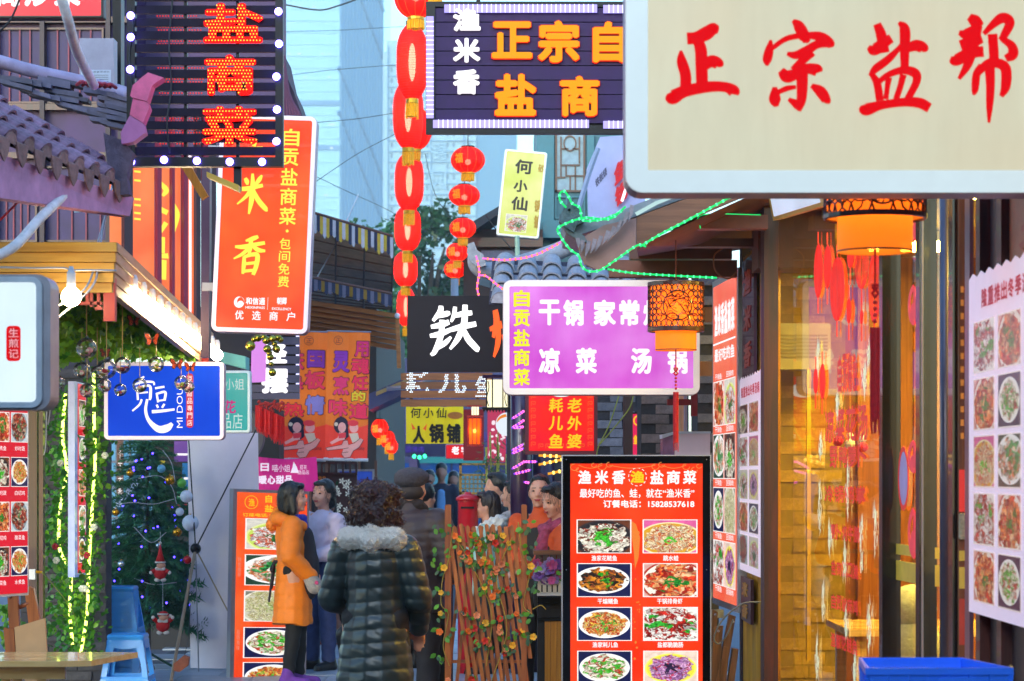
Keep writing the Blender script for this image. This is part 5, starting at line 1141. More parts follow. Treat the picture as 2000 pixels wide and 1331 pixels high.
for a,b,mm in ((22,38,0),(84,92,1),(112,117,1),(134,142,1),(158,166,0),(172,182,1),(182,196,0)):
 MB().box(p,a,-120,b,345,.03,.09).build('post',mat('dark_post','241424',.25,var=.2) if mm == 0 else mat('plum_post','6a1436',.3,var=.2),t)
MB().box(p,150,-40,154,345,.01,.028).build('white_tube',led('tube_pink_white','ffe4f4',1.6),t)
mb = MB();mb.prism(fpl(13),[(352,322),(372,322),(408,384),(396,392)],0,.05);mb.build('wooden_brace',WOOD_Y,None,'diagonal timber brace under the louvred LED sign','brace')
# --- lit menu panel left
p = cpl(0,0,100,300,P(-100,792,12.0),P(56,800,12.6),P(-100,1186,12.0))
t = thing('menu_board','red backlit menu board of dish photos cut by the left edge of the picture','menu board',p(50,300,0))
MB().box(p,0,0,100,290,-.05,0).build('case',WHITEP,t)
MB().box(p,0,1,98,286,.001,.003).build('face_panel',face('menu_red','f02038',.95),t)
k = 0
for j in range(4):
 for i in range(4): dq(t,p,4 + i * 24,6 + j * 69,26 + i * 24,52 + j * 69,(6,5,3,11,9,2,0,4)[k % 8],.005,.95);k += 1
mb = MB()
for j in range(4):
 for i in range(4): row(mb,p,('白切鸡','酸菜鱼','水煮鱼','炒时蔬')[(i + j) % 4],9 + i * 24,58 + j * 69,22 + i * 24,65 + j * 69,.005)
mb.build('captions',WHT,t)
# --- second lit board, standing behind the orange woman
p0 = fpl(19.6);p = cpl(0,0,130,372,P(459,957,19.6),P(600,962,19.9),P(452,1333,19.6))
t = thing('menu_stand','orange-red backlit menu stand with a column of dishes behind the woman in orange','menu board',p(65,372,0))
MB().box(p,-3,-2,134,372,-.08,0).build('case',STEEL,t)
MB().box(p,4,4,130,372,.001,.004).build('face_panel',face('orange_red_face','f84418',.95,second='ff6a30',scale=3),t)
mb = MB()
for c,a in (('自',(54,8,66,23)),('贡',(74,8,86,23)),('盐',(53,27,69,41)),('商',(74,27,89,41)),('菜',(94,27,109,41))): txt(mb,p,c,*a,.006,bold=.03)
txt(mb,p,'订座电话:15828537618',14,44,120,51,.006,bold=.02);txt(mb,p,'渔',24,16,35,31,.006,bold=.01);mb.ring(p,ell(29,23,12,13,24),ell(29,23,11,12,24),.006,.0065)
mb.build('lettering',YEL,t)
for i,v in enumerate((54,124,194,265,333)): dq(t,p,19,v,128,v + 60,(8,9,10,6,4)[i],.007,1.0)
mb = MB();colm(mb,p,'特色推荐',7,130,13,168,.006);colm(mb,p,'盐商美味',7,270,13,310,.006);mb.build('side_print',led('letter_rose','ff9a80',.9),t)
# --- large black-framed light box, right of the lattice
p = fpl(13.2)
t = thing('menu_light_box','big black-framed red light box showing dish photos, white heading and a phone number','menu board',p(1243,1500,0))
MB().prism(p,rr(1098,890,1388,1502,3),0,-.1).build('case',BLACK,t)
MB().ring(p,[(1097,889),(1389,889),(1389,1503),(1097,1503)],[(1099,891),(1387,891),(1387,1501),(1099,1501)],-.1,.008).build('edge_trim',mat('aluminium_edge','c4c8d0',.3,.6),t)
MB().prism(p,rr(1099.5,891.5,1386.5,1500,3),.001,.005).build('glass_border',mat('black_glass','08070a',.08,var=0,coat=.5),t)
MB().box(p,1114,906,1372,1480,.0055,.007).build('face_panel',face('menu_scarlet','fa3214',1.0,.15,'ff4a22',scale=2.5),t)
mb = MB()
for i,c in enumerate('渔米香'): txt(MB(),p,c,1129 + i * 33,919,1155 + i * 33,946,.009,bold=.035,slant=.05).build('character',WHT,t)
for i,c in enumerate('盐商菜'): txt(MB(),p,c,1270 + i * 32,919,1296 + i * 32,946,.009,bold=.035,slant=.05).build('character',WHT,t)
txt(MB(),p,'最好吃的鱼、蛙，就在“渔米香”',1132,955,1356,973,.009,bold=.012).build('slogan',WHT,t,kind='stuff')
txt(MB(),p,'订餐电话：15828537618',1178,977,1356,992,.009,bold=.03).build('phone_line',WHT,t,kind='stuff')
cap = ('渔家花鲢鱼','跳水蛙','干煸鳝鱼','干锅排骨虾','渔家耗儿鱼','盐都脆脆肠','碎米鸡丁','凉拌折耳根','盐商兔','泡椒鱼')
ch_ = [(1155,1085),(1285,1085),(1162,1169),(1283,1169),(1157,1254),(1284,1254),(1160,1340),(1284,1340),(1160,1425),(1284,1425)]
for c,(a,b) in zip(cap,ch_):
 w = len(c) * 10;cx = a + 25;txt(mb,p,c,cx - w / 2,b,cx + w / 2,b + 11,.009,bold=.02)
mb.build('captions',WHT,t,kind='stuff')
mb = MB();txt(mb,p,'渔',1231,920,1259,944,.009,bold=.05,slant=.05);mb.build('lettering',YEL,t)
mb = MB()
for k in range(12):
 o = [(1245 + r * math.cos(math.radians(a)),932 + r * math.sin(math.radians(a))) for r,aa in ((18,range(k * 30,k * 30 + 20,4)),(16.8,range(k * 30 + 16,k * 30 - 4,-4))) for a in aa]
 mb.flat(p,o,.009)
mb.build('badge_ring',WHT,t)
mb = MB()
for cx,cy,r in ((1122,913,8),(1130,918,5),(1176,912,8),(1190,908,6),(1160,909,5),(1280,912,7),(1292,908,6),(1340,912,7),(1356,918,6),(1365,911,5),(1350,922,4)):
 mb.tube([p(u,v,.0095) for u,v in ell(cx,cy,r,r * .8,10,0,300)],.0016,4)
for a,b in ((1130,1176),(1190,1280),(1292,1340)): mb.tube([p(a + (b - a) * i / 8,909 + 6 * math.sin(math.pi * i / 8),.0095) for i in range(9)],.0014,4)
mb.build('cloud_scrolls',led('scroll_orange','ffa048',.9),t)
for k,i in enumerate((0,1,2,3,4,5,6,7,10,9)):
 r_,c_ = divmod(k,2);u = (1126,1255)[c_] + r_ * .4;v = 1015 + r_ * 85.4
 dq(t,p,u,v,u + 107,v + 66,i,.009,1.05)
mb = MB()
for q in range(26):
 cx,cy = 1243 + U(-7,7),U(1010,1400);mb.flat(p,ell(cx,cy,U(.8,3),U(.8,4),7),.0085 + q * 2e-5)
mb.flat(p,[(1233,1018),(1242,1024),(1250,1050),(1247,1090),(1240,1112),(1238,1080),(1234,1050)],.0082)
mb.build('orange_splashes',led('splash_orange','ff8a30',.95),t)
for u,v in ((1106,898),(1242,897),(1380,898),(1380,1113),(1381,1331),(1106,1113)): MB().ball(p(u,v,.006),.003,6,4).build('screw',STEEL,t)
# --- side menu lightbox on the right wall
A = Vector((1.423,17.1,3.0));B = Vector((1.485,15.95,3.0));C = Vector((1.423,17.1,.77));p = cpl(0,0,100,200,A,B,C)
t = thing('menu_light_box','tall thin backlit menu seen edge-on on the right wall, behind the dragon eave','menu board',p(50,200,-.05))
MB().box(p,-3,-2,104,202,-.09,0).build('case',mat('aluminium_edge','c4c8d0'),t)
MB().box(p,2,2,98,198,.001,.004).build('face_panel',face('coral_face','ff5a3c',.95,second='ff8260',scale=2),t)
MB().box(p,4,38,96,39,.005,.006).build('white_rule',WHT,t)
mb = MB();row(mb,p,'渔米香盐商菜',10,14,92,34,.006,bold=.04);row(mb,p,'最好吃的鱼',10,42,92,50,.006,bold=.03)
for j in range(5): row(mb,p,'干锅鱼',12,57.5 + j * 33,40,61 + j * 33,.006);row(mb,p,'回锅肉',60,57.5 + j * 33,88,61 + j * 33,.006)
mb.build('lettering',WHT,t,kind='stuff')
for j in range(4):
 v = 62 + j * 33
 for i in range(2): dq(t,p,4 + i * 47,v,49 + i * 47,v + 28,(3,8,9,0,6,10,5,7)[j * 2 + i],.006,.95)
# --- two paper posters on the right
def poster(label,A,B,C,cols,rows_,title,ids,emit,u0=7,v0=16):
 p = cpl(0,0,100,100,A,B,C);t = thing('paper_poster',label,'poster',p(50,100,0))
 MB().prism(p,[(0,3)] + [(k * 5,3 - (1.4 if k % 2 else 0)) for k in range(21)][1:] + [(100,100),(0,100)],0,-.004).build('sheet',mat('pink_white_paper','f0dcee',.35,var=.05,emit=.42),t)  # glow given to the paper and its photos stands in for light falling there
 w = (100 - u0 - 4) / cols;h = (98 - v0) / rows_
 for j in range(rows_):
  for i in range(cols): dq(t,p,u0 + i * w,v0 + j * h,u0 + i * w + w * .86,v0 + j * h + h * .9,ids[(j * cols + i) % len(ids)],.003,emit)
 row(MB(),p,title,u0 + 10,7,94,12.5,.003,bold=.05).build('lettering',mat('magenta_print','d01040',.5,emit=.2),t)
 return t
poster('large paper menu poster of bowl photos at the right edge of the picture',(1.745,9.233,2.435),(1.745,7.7,2.435),(1.745,9.233,1.133),3,5,'隆重推出冬季滋补汤锅',(5,3,11,3,6,0,1,9,5),.5)
poster('smaller paper menu poster of bowl photos taped over the lower post of the bamboo wall',(1.50,16.05,2.315),(1.50,14.55,2.315),(1.50,16.05,1.036),2,5,'隆重推出冬季汤锅',(0,3,5,1,8,7,3,6,11,8),.4)
# --- two orange vertical banners
for k,(u0,u1,us,lab) in enumerate(((545,640,545,'left-behind orange cloth banner with purple, red and blue characters, partly hidden by the dark sign'),(636,723,636,'fully visible orange cloth banner with two columns of bold characters, beside the dark blue alley'))):
 Y = 24.0 - k * .3;p = fpl(Y);pc = cpl(0,0,86,250,p(u0 + 4 + 0,648),p(u1,650 + 0),p(u0 - 2,896))
 if k == 0: lab = 'orange cloth banner with purple, red and blue characters, partly hidden by the dark slatted sign'
 else: lab = 'orange cloth banner with two full columns of bold characters and a pointing hand'
 t = thing('cloth_banner',lab,'banner',pc(43,250,0))
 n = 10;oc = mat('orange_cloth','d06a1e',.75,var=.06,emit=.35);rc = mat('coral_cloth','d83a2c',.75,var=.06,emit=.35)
 def sheet(v0,v1,mm,nm,nn=0,top=None):
  vs = [pc(86 * i / n,(v0 + (top(i / n) if top else 0)) if q == 0 else v1,nn + .012 * math.sin(i * 1.1)) for q in (0,1) for i in range(n + 1)]
  MB().add(vs,[(i,i + 1,n + 2 + i,n + 1 + i) for i in range(n)]).build(nm,mm,t)
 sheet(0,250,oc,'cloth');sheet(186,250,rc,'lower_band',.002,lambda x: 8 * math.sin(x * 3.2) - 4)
 MB().tube([pc(-2,-1,0),pc(88,-1,0)],.008,6).build('top_rod',STEEL,t);MB().tube([pc(-2,251,0),pc(88,251,0)],.018,6).build('bottom_rod',WHITEP,t)
 if k: L_ = (('用',56,18,84,48,'c02068'),('魂',50,50,86,82,'d02050'),('饪',52,86,84,114,'d02050'),('的',52,116,80,136,'c8b020'),('道',48,140,86,170,'d02050'),('灵',12,38,46,80,'7828a0'),('烹',14,88,46,124,'c82868'),('味',6,132,44,166,'d02858'))
 else: L_ = (('国',50,36,82,70,'6a28a0'),('板',46,76,84,112,'c82858'),('情',48,124,84,162,'7070c0'),('热',8,140,46,166,'d01838'),('铁',10,36,44,74,'c82858'),('热',8,84,44,112,'c82858'))
 for c,a,b,cc,d,col in L_:
  txt(MB(),pc,c,a - 1.5,b - 1.5,cc + 1.5,d + 1.5,.016,bold=.075).build('character_outline',mat('plum_print','4a1430',.7),t)
  txt(MB(),pc,c,a,b,cc,d,.0175,bold=.045).build('character',mat('print_' + col,col,.7,emit=.3),t)
 mb = MB();mb.ring(pc,ell(22 + 30 * (1 - k),17,9,9,20),ell(22 + 30 * (1 - k),17,8.2,8.2,20),.016,.017);txt(mb,pc,'正',17 + 30 * (1 - k),12,27 + 30 * (1 - k),22,.016)
 txt(mb,pc,'Welcome',52,224,80,232,.018,slant=0)
 mb.build('small_print',mat('plum_print','4a1430'),t)
 # illustration: two swimmers and a pointing hand, flat print
 mb = MB();mb.flat(pc,ell(32,184,15,17),.0185);mb.flat(pc,[(20,190),(46,186),(48,206),(38,214),(28,204)],.0186);mb.build('print_hair',mat('print_navy','241838',.7),t)
 mb = MB();mb.flat(pc,ell(34,188,8,10),.019);mb.flat(pc,[(28,198),(40,198),(40,212),(30,214),(14,222),(10,218),(26,208)],.0191);mb.flat(pc,ell(58,188,9,10),.0192)
 skinp = mat('print_skin','d89a98',.7,emit=.25)
 mb.flat(pc,[(2,229),(34,222),(38,214),(46,213),(48,222),(60,218),(72,208),(78,212),(70,226),(58,234),(52,246),(40,248),(34,240),(38,230),(6,234)],.0193)
 mb.build('print_skin_tone',skinp,t)
 mb = MB();mb.flat(pc,ell(56,179,11,6),.0195);mb.flat(pc,[(26,200),(42,198),(42,208),(28,210)],.0195);mb.build('print_red',mat('print_red','d03040',.7,emit=.25),t)
 mb = MB();mb.flat(pc,[(48,200),(66,198),(70,212),(56,218)],.0196);mb.flat(pc,ell(22,182,4,4,8),.0197);mb.build('print_pale',mat('print_pale','c8b8a8',.7,emit=.25),t)
 mb = MB()
 for q in ([(2,229),(34,222),(38,214),(46,213),(48,222),(60,218),(72,208)],[(78,212),(70,226),(58,234),(52,246),(40,248),(34,240),(38,230),(6,234),(2,229)],[(38,230),(48,228)],[(36,238),(48,236)]):
  mb.tube([pc(a,b,.0205) for a,b in q],.0025,4)
 mb.build('print_outline',mat('plum_print','4a1430'),t)
# --- pink banner
p = fpl(22.5);t = thing('cloth_banner','magenta cloth banner with white bubble characters above the menu stand','banner',p(560,948,0))
n = 10;vs = [p(500 + 118 * i / n + (4 if q else 0),(892 + 5 * math.sin(i * .3)) if q == 0 else 960,.02 * math.sin(i)) for q in (0,1) for i in range(n + 1)]
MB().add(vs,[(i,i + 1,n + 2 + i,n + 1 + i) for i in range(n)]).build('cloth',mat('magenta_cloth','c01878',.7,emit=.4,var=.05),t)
mb = MB();txt(mb,p,'日',509,905,526,921,.025,bold=.06);row(mb,p,'喵小姐',532,908,567,922,.025,gap=.06);row(mb,p,'豆花',586,909,600,917,.025);row(mb,p,'甜品店',582,919,604,927,.025);row(mb,p,'暖心甜品',506,929,572,946,.025,gap=.05,bold=.06)
mb.flat(p,[(574,902),(580,912),(584,924),(568,924),(572,912)],.025);mb.build('lettering',mat('white_print','f0dce8',.7,emit=.5),t)
# --- far blue alley signs
p = fpl(44);t = thing('shop_sign','dim blue fascia with faint violet characters at the far end of the alley','sign',p(815,890,0))
MB().box(p,730,862,880,892,-.2,0).build('board',mat('navy_board','101040',.5,emit=.3),t)
row(MB(),p,'韩国烤肉',780,872,828,884,.02,gap=.2).build('lettering',led('violet_letters','5030c0',1.0),t)
# --- upper right slim signs
p = cpl(0,0,100,100,P(1500,380,12.5),P(1600,340,10.5),P(1510,432,12.5))
t = thing('wall_sign','narrow slanted white light box high over the wooden pillar','sign',p(50,100,0))
MB().box(p,0,0,100,100,-.06,0).build('case',GOLD,t);MB().box(p,6,10,94,86,.002,.006).build('face_panel',face('ice_face','d8e4ff',1.0),t)
# plaque with characters on post next to poster
def plaque(label,A,B,C,text,mm,lm,frame=None):
 p = cpl(0,0,20,100,A,B,C);t = thing('wooden_plaque',label,'plaque',p(10,100,0))
 MB().box(p,0,0,20,100,-.02,0).build('board',mm,t)
 colm(MB(),p,text,4,10,16,92,.002,.006,gap=.3,bold=.03,slant=.15).build('carved_characters',lm,t);return t
plaque('dark lacquered plaque with carved red-brown characters between the menu box and the wooden pillar',(1.50,15.75,3.04),(1.50,15.0,3.04),(1.50,15.75,2.28),'渔米香',mat('purple_lacquer','4c3050',.2,coat=.6),mat('rust_letters','8a2410',.4,emit=.15))
plaque('small dark plaque with gilded characters low on the bamboo wall',(1.49,15.75,1.0),(1.49,15.1,1.0),(1.49,15.75,.72),'米香',mat('plum_lacquer','3a1828',.3),GOLD)
plaque('pale wooden plaque with brushed brown characters above the big paper poster',(1.80,8.8,2.95),(1.80,7.6,2.95),(1.80,8.8,2.32),'渔香',mat('tan_board','a07050',.5),mat('rust_letters','8a2410'))
# small red lit sign at the brick corner
p = fpl(19.4);t = lightbox('wall_sign','small red sign with a yellow ring in a dark frame on the grey brick corner',p,1231,806,1251,930,2,.1,face('rose_face','f02860',.95),BLACK,3,BLACK)
mb = MB();mb.tube([p(u,v,.01) for u,v in ell(1246,822,8,9,12,90,280)],.006,5);txt(mb,p,'鱼',1237,850,1247,868,.01,bold=.04);mb.build('yellow_print',YEL,t)
p = fpl(17.9);t = thing('paper_notice','white paper notice with bold black characters pasted on the brick pier','notice',p(1377,845,0))
MB().prism(p,[(1367,782),(1388,776),(1389,842),(1370,846)],0,.003).build('sheet',mat('notice_paper','cdd0d4',.7),t)
mb = MB();colm(mb,p,'招聘',1371,788,1378,836,.005,bold=.04,gap=.3);colm(mb,p,'服务',1380,786,1387,834,.005,bold=.04,gap=.3);mb.build('lettering',mat('black_print','1c1812'),t)
# ================================================================== lanterns
LRED = shade('lantern_red','ff2a1c',.22,.16);LRED2 = shade('lantern_red_round','f81a10',.42,.08)
LBULB = led('lantern_bulb','ffb898',34);TAS = mat('tassel_gold','e0a010',.5,.2,var=.3,scale=60,emit=.3);LRIB = mat('lantern_rib','b01010',.6,emit=.15)
def tassel(t,c,r,h,name='tassel',m=TAS,n=16):
 mb = MB()
 for k in range(n):
  a = 2 * math.pi * k / n;q = Vector(c) + Vector((r * math.cos(a),r * math.sin(a),0));mb.tube([q,q + Vector((U(-.1,.1) * r,0,-h * U(.85,1.05)))],r * .17,4)
 mb.lathe(Vector(c) + Vector((0,0,-.002)),[(r * .9,0),(r * .95,-h * .85),(r * .5,-h * .86)],10)
 return mb.build(name,m,t,kind='stuff' if 0 else None)
def lantern(kind,loc,w,h,label,group=None,wireup=.5):
 """kind 'long' or 'round'; loc is the centre of the body"""
 t = thing(kind + '_lantern',label,'lantern',(loc[0],loc[1],loc[2] - h / 2 - h * .2),group);c = Vector(loc)
 prof = [];n = 14
 for i in range(n + 1):
  a = i / n * 2 - 1
  r = (1 - abs(a) ** 3.6 * .62) if kind == 'long' else math.sqrt(max(0,1 - (a * .93) ** 2)) 
  prof.append((w / 2 * r,a * h / 2))
 k_ = 22 if kind == 'long' else 24;mb = MB();vs = []
 for r,z in prof:
  for k in range(k_): a = 2 * math.pi * k / k_;rr_ = r * (1 - (.045 if k % 2 else 0));vs.append(c + Vector((rr_ * math.cos(a),rr_ * math.sin(a),z)))
 mb.add(vs,[(i * k_ + k,i * k_ + (k + 1) % k_,(i + 1) * k_ + (k + 1) % k_,(i + 1) * k_ + k) for i in range(n) for k in range(k_)])
 mb.build('shade',LRED if kind == 'long' else LRED2,t,smooth=True)
 if kind == 'long':
  mb = MB()
  for i in range(1,int(h / .022)):
   z = -h / 2 + i * .022;a = z / (h / 2);r = w / 2 * (1 - abs(a) ** 3.6 * .62) + .0015
   mb.tube([c + Vector((r * math.cos(q),r * math.sin(q),z)) for q in np.linspace(0,2 * math.pi,19)],.0016,3,close=False)
  mb.build('wire_hoops',LRIB,t,kind='stuff')
 else:
  mb = MB()
  for k in range(12):
   a = 2 * math.pi * k / 12;mb.tube([c + Vector((r * 1.004 * math.cos(a),r * 1.004 * math.sin(a),z)) for r,z in prof],.0022,4)
  mb.build('gold_ribs',mat('rib_gold','e86018',.5,emit=.3),t,kind='stuff')
  fp = PL(c + Vector((-w * .26,-w * .43,0)),(.01,-.006,0),(0,0,-.01),(0,-1,0))
  mb = MB();mb2 = txt(mb,fp,'福',-4,-5,4,5,.012,bold=.03);mb.build('gold_character',TAS,t)
 MB().lathe(c + Vector((0,0,h / 2 - .004)),[(w * .2,0),(w * .2,h * .06),(w * .12,h * .07)],12).build('top_cap',mat('cap_dark','20160c',.4,.5),t)
 MB().lathe(c + Vector((0,0,-h / 2 - h * .06)),[(w * .13,0),(w * .2,.004),(w * .2,h * .07)],12).build('bottom_cap',GOLD,t)
 tassel(t,c + Vector((0,0,-h / 2 - h * .06)),w * .17,max(.07,h * .2))
 if kind == 'long': MB().ball(c,.032,12,10,(1,1,h * 8)).build('bulb',LBULB,t,smooth=True)
 else: MB().ball(c + Vector((0,0,-.02)),.03,10,8).build('bulb',LBULB,t)
 if wireup: MB().tube([c + Vector((0,0,h / 2 + h * .06)),c + Vector((0,0,h / 2 + wireup))],.004,4).build('cord',WIRE,t)
 return t
LL = [(805,122,62,145,21.6,'longest red drum lantern at the left edge of the dark plank signboard'),(797,225,60,130,23.2,'second red drum lantern of the hanging row, its lower part beside the signboard corner'),
      (799,356,57,112,25.0,'third red drum lantern, the upper one of those against the white high-rise'),(796,447,52,88,27.2,'fourth red drum lantern of the row, level with the raised awning'),
      (792,526,47,68,29.6,'fifth red drum lantern, in front of the dark trees'),(793,600,36,76,33,'sixth and smallest red drum lantern, partly hidden by the black signboard')]
for u,v,w,h,Y,lab in LL: lantern('long',P(u,v,Y),w * sc(Y),h * sc(Y),lab,'red drum lanterns hung in a row',wireup=.2)
lantern('round',P(808,252,24),72 * sc(24),82 * sc(24),'squat red lantern crossing behind the second drum lantern',None,0)
lantern('round',P(812,-8,20.5),84 * sc(20.5),86 * sc(20.5),'big orange-red lantern cut by the top edge above the drum lanterns',None,0)
tassel(thing('tassel','gold fringe hanging at the top left corner of the dark plank signboard','tassel',P(850,40,18)),P(850,-2,18),.045,.14)
for u,v,w,h,Y,lab in ((914,313,66,50,24,'topmost round red lantern of the short chain'),(907,382,60,41,24.5,'second round red lantern, level with the pale yellow upright sign'),(904,446,51,38,25.4,'third round red lantern of the short chain, in front of the brown gable'),(893,493,42,34,26.4,'fourth round red lantern of the short chain'),(889,526,43,34,27,'lowest round red lantern, just above the black signboard')):
 lantern('round',P(u,v,Y),w * sc(Y),h * sc(Y),lab,'round red lanterns in a short chain',.12)
for i,(u,v,s) in enumerate(((742,838,34),(757,858,30),(764,872,26))):
 lantern('round',P(u,v,30),s * sc(30),s * 1.1 * sc(30),('upper','middle','lowest')[i] + ' dull red lantern of the cluster beside the orange banner','dull red lanterns beside the banner',.1)
# openwork lanterns
def openwork(px,vt,vb,vs_,Y,w,label,cordto,tas=True,rot=0):
 """vt, vb rows of the drum; vs_ bottom row of the cloth; w pixel width"""
 k = sc(Y);r = w / 2 * k;c = P(px,vb,Y);H_ = (vb - vt) * k;t = thing('openwork_lantern',label,'lantern',(c.x,c.y,P(px,vs_,Y).z));c0 = Vector((c.x,c.y,0))
 z0,z1 = c.z,c.z + H_;FR = mat('fretwork_dark','3c0c10',.35,var=.2,coat=.3)
 for a,b in ((z0,z0 + H_ * .085),(z1 - H_ * .07,z1)): MB().lathe(c0,[(r * 1.03,a),(r * 1.03,b),(r * .96,b),(r * .96,a)],36,close=False).build('hoop',FR,t)
 mb = MB();nx = 15;ph = 2 * math.pi / nx;rad = r * ph / 2 * 1.22;rows_ = int((H_ * .84) / (rad * .82) / 1) 
 def onc(a,z,rr_=1.0): return Vector((c.x + r * rr_ * math.sin(a),c.y - r * rr_ * math.cos(a),z))
 for j in range(rows_ + 1):
  zc = z0 + H_ * .085 + (H_ * .845) * j / rows_
  for i in range(nx):
   ac = (i + (.5 if j % 2 else 0)) * ph
   if abs((ac + math.pi) % (2 * math.pi) - math.pi) * r < H_ * .27 and abs(zc - (z0 + z1) / 2) < H_ * .27: continue
   mb.tube([onc(ac + rad / r * math.cos(q),min(max(zc + rad * math.sin(q),z0),z1)) for q in np.linspace(0,2 * math.pi,11)],r * .021,4,close=False)
 mb.build('ring_fretwork',FR,t,kind='stuff')
 mb = MB();zc = (z0 + z1) / 2;R0 = H_ * .3
 for q_ in (R0,): mb.tube([onc(q_ / r * math.cos(q),zc + q_ * math.sin(q),1.01) for q in np.linspace(0,2 * math.pi,33)],r * .022,4,close=False)
 random.seed(5)
 for k2 in range(30):
  a,b = U(0,6.28),R0 * math.sqrt(R()) * .82;x,z = b * math.cos(a),b * math.sin(a);s = U(.1,.22) * R0;a0 = U(0,6.28)
  mb.tube([onc((x + s * math.cos(a0 + q)) / r,zc + z + s * .7 * math.sin(a0 + q),1.01) for q in np.linspace(0,U(3,5.5),8)],r * U(.008,.014),4)
 for k2 in range(3): mb.tube([onc((R0 * .8 * math.cos(q + k2 * 2.1) * (1 - .15 * k2)) / r,zc + R0 * .6 * math.sin(q * 1.3 + k2) * .8,1.012) for q in np.linspace(0,2.6,12)],[r * .02 * (1 - abs(i - 5.5) / 7) + r * .006 for i in range(12)],5)
 mb.build('medallion',FR,t)
 ri = r * .745
 MB().lathe(c0,[(ri,P(px,vs_,Y).z),(ri,z1 - .01)],36,close=False).build('inner_shade',shade('cloth_amber','ff9a26',.8,.05),t,smooth=True)
 MB().lathe(c0,[(r * .955,z0 + .005),(r * .955,z1 - .005)],36,close=False).build('drum_cloth',shade('cloth_orange','ffa428',1.15,.25),t,smooth=True)
 MB().lathe(c0,[(ri * 1.012,P(px,vs_,Y).z),(ri * 1.012,P(px,vs_,Y).z + .006)],36,close=False).build('bottom_hoop',mat('hoop_brown','7a2c14',.4),t)
 MB().ball(Vector((c.x,c.y,(z0 + z1) / 2)),ri * .3,12,8).build('bulb',led('bulb_amber','ffc070',34),t)
 MB().tube([Vector((c.x,c.y,z1)),Vector((c.x,c.y,P(px,cordto,Y).z))],.004,5).build('cord',mat('cord_brown','5a2c1c',.7),t)
 MB().lathe(Vector((c.x,c.y,z1)),[(r * .05,0),(r * .04,.02)],8).build('top_cap',FR,t)
 if tas:
  zb = P(px,vs_,Y).z;RT = mat('tassel_red','b01020',.6,var=.3,scale=60);s = r / .16
  MB().tube([(c.x,c.y,zb + .03),(c.x,c.y,zb - .12 * s)],.004,5).build('tassel_cord',RT,t)
  MB().tube([Vector((c.x + .012 * math.sin(q * 2),c.y,zb - .12 * s + .02 * math.cos(q))) for q in np.linspace(0,6.28,12)],.005,5).build('knot',RT,t)
  for k2 in range(5): MB().ball((c.x,c.y,zb - (.14 + .02 * k2) * s),.008,6,5).build('bead',RT,t)
  tassel(t,(c.x,c.y,zb - .24 * s),.014 * s,.34 * s if s > 1.0 else .3 * s,m=RT,n=10)
 return t
openwork(1320,553,648,685,14.0,108,'amber openwork lantern with a round medallion, in front of the purple light box',440)
openwork(1709,330,428,493,8.65,196,'near amber openwork lantern with a wide cloth drum, hanging under the cream light box',300)
t = thing('palace_lantern','small white paned palace lantern in a dark carved frame behind the black signboard','lantern',P(968,820,21));p = fpl(21)
for a,b in ((951,961),(962,981),(983,992)): MB().box(p,a,742,b,796,-.02,0).build('pane',led('pane_cream','fff4c8',1.5),t)
for a in (949,960.5,981,992): MB().box(p,a,738,a + 2.5,800,-.03,.02).build('frame_post',BLACK,t)
MB().box(p,942,796,998,801,-.06,.04).build('bottom_frame',BLACK,t);MB().box(p,942,733,998,739,-.06,.04).build('top_frame',mat('plum_frame','4a1c44',.4),t)
for k in range(9): MB().prism(p,[(943 + k * 6,801),(948 + k * 6,801),(945.5 + k * 6,807)],.0,.02).build('carved_drop',BLACK,t)
for k in (953,988): MB().tube([p(k + 2 * math.sin(q),745 + q * 7,.03) for q in np.linspace(0,7,16)],.004,4).build('scroll',BLACK,t)
t = thing('caged_lantern','small gold and red caged lantern glowing behind the yellow banner','lantern',P(927,868,22));p = fpl(22);c = P(927,868,22)
MB().lathe((c.x,c.y,0),[(.055,c.z),(.06,P(0,818,22).z)],14).build('shade',shade('cage_amber','ff8010',.6,.1),t);MB().ball(P(927,842,22),.02,8,6).build('bulb',led('bulb_amber','ffc070',34),t)
for k in range(10): a = k * .628;MB().tube([(c.x + .064 * math.cos(a),c.y + .064 * math.sin(a),c.z - .01),(c.x + .066 * math.cos(a),c.y + .066 * math.sin(a),P(0,816,22).z)],.003,4).build('cage_bar',mat('cage_red','a01420',.4),t)
for a,b in ((921,925),(926,930),(931,935)): MB().box(p,a,795,b,811,-.01,.01).build('upper_pane',led('pane_cream','fff4c8',1.5),t)
for v in (792,812,869): MB().box(p,912,v,942,v + 3,-.05,.03).build('frame_rail',mat('cage_red','a01420'),t)
# round white glow sign and red decor near it
t = thing('round_sign','white and orange round lit sign half hidden by the rope-lit pillar','sign',P(985,850,21.5));p = fpl(21.5)
MB().prism(p,ell(990,829,22,23,28),-.06,0).build('case',led('disc_white','eaf4ff',1.0),t);MB().prism(p,ell(990,826,20,17,14,180,270) + [(990,814),(978,818)],.001,.004).build('orange_segment',led('disc_orange','ff9020',.9),t)
t = thing('blossom_panel','pink lit panel of white plum blossoms behind the bamboo plant','panel',P(970,905,23));p = fpl(23)
MB().box(p,952,800,988,903,-.05,0).build('panel',led('panel_pink','d83a68',.75),t)
random.seed(3)
for k in range(26): MB().prism(p,ell(U(955,985),U(822,898),U(2,4),U(2,4),7),.002 + k * .0002,.005 + k * .0002).build('blossom',led('blossom_white','ffeaf4',1.0),t)
MB().box(fpl(24),905,800,945,900,-.04,0).build('red_hoarding',led('hoarding_red','a01028',.45),None,'dark red lit hoarding behind the caged lantern','hoarding')
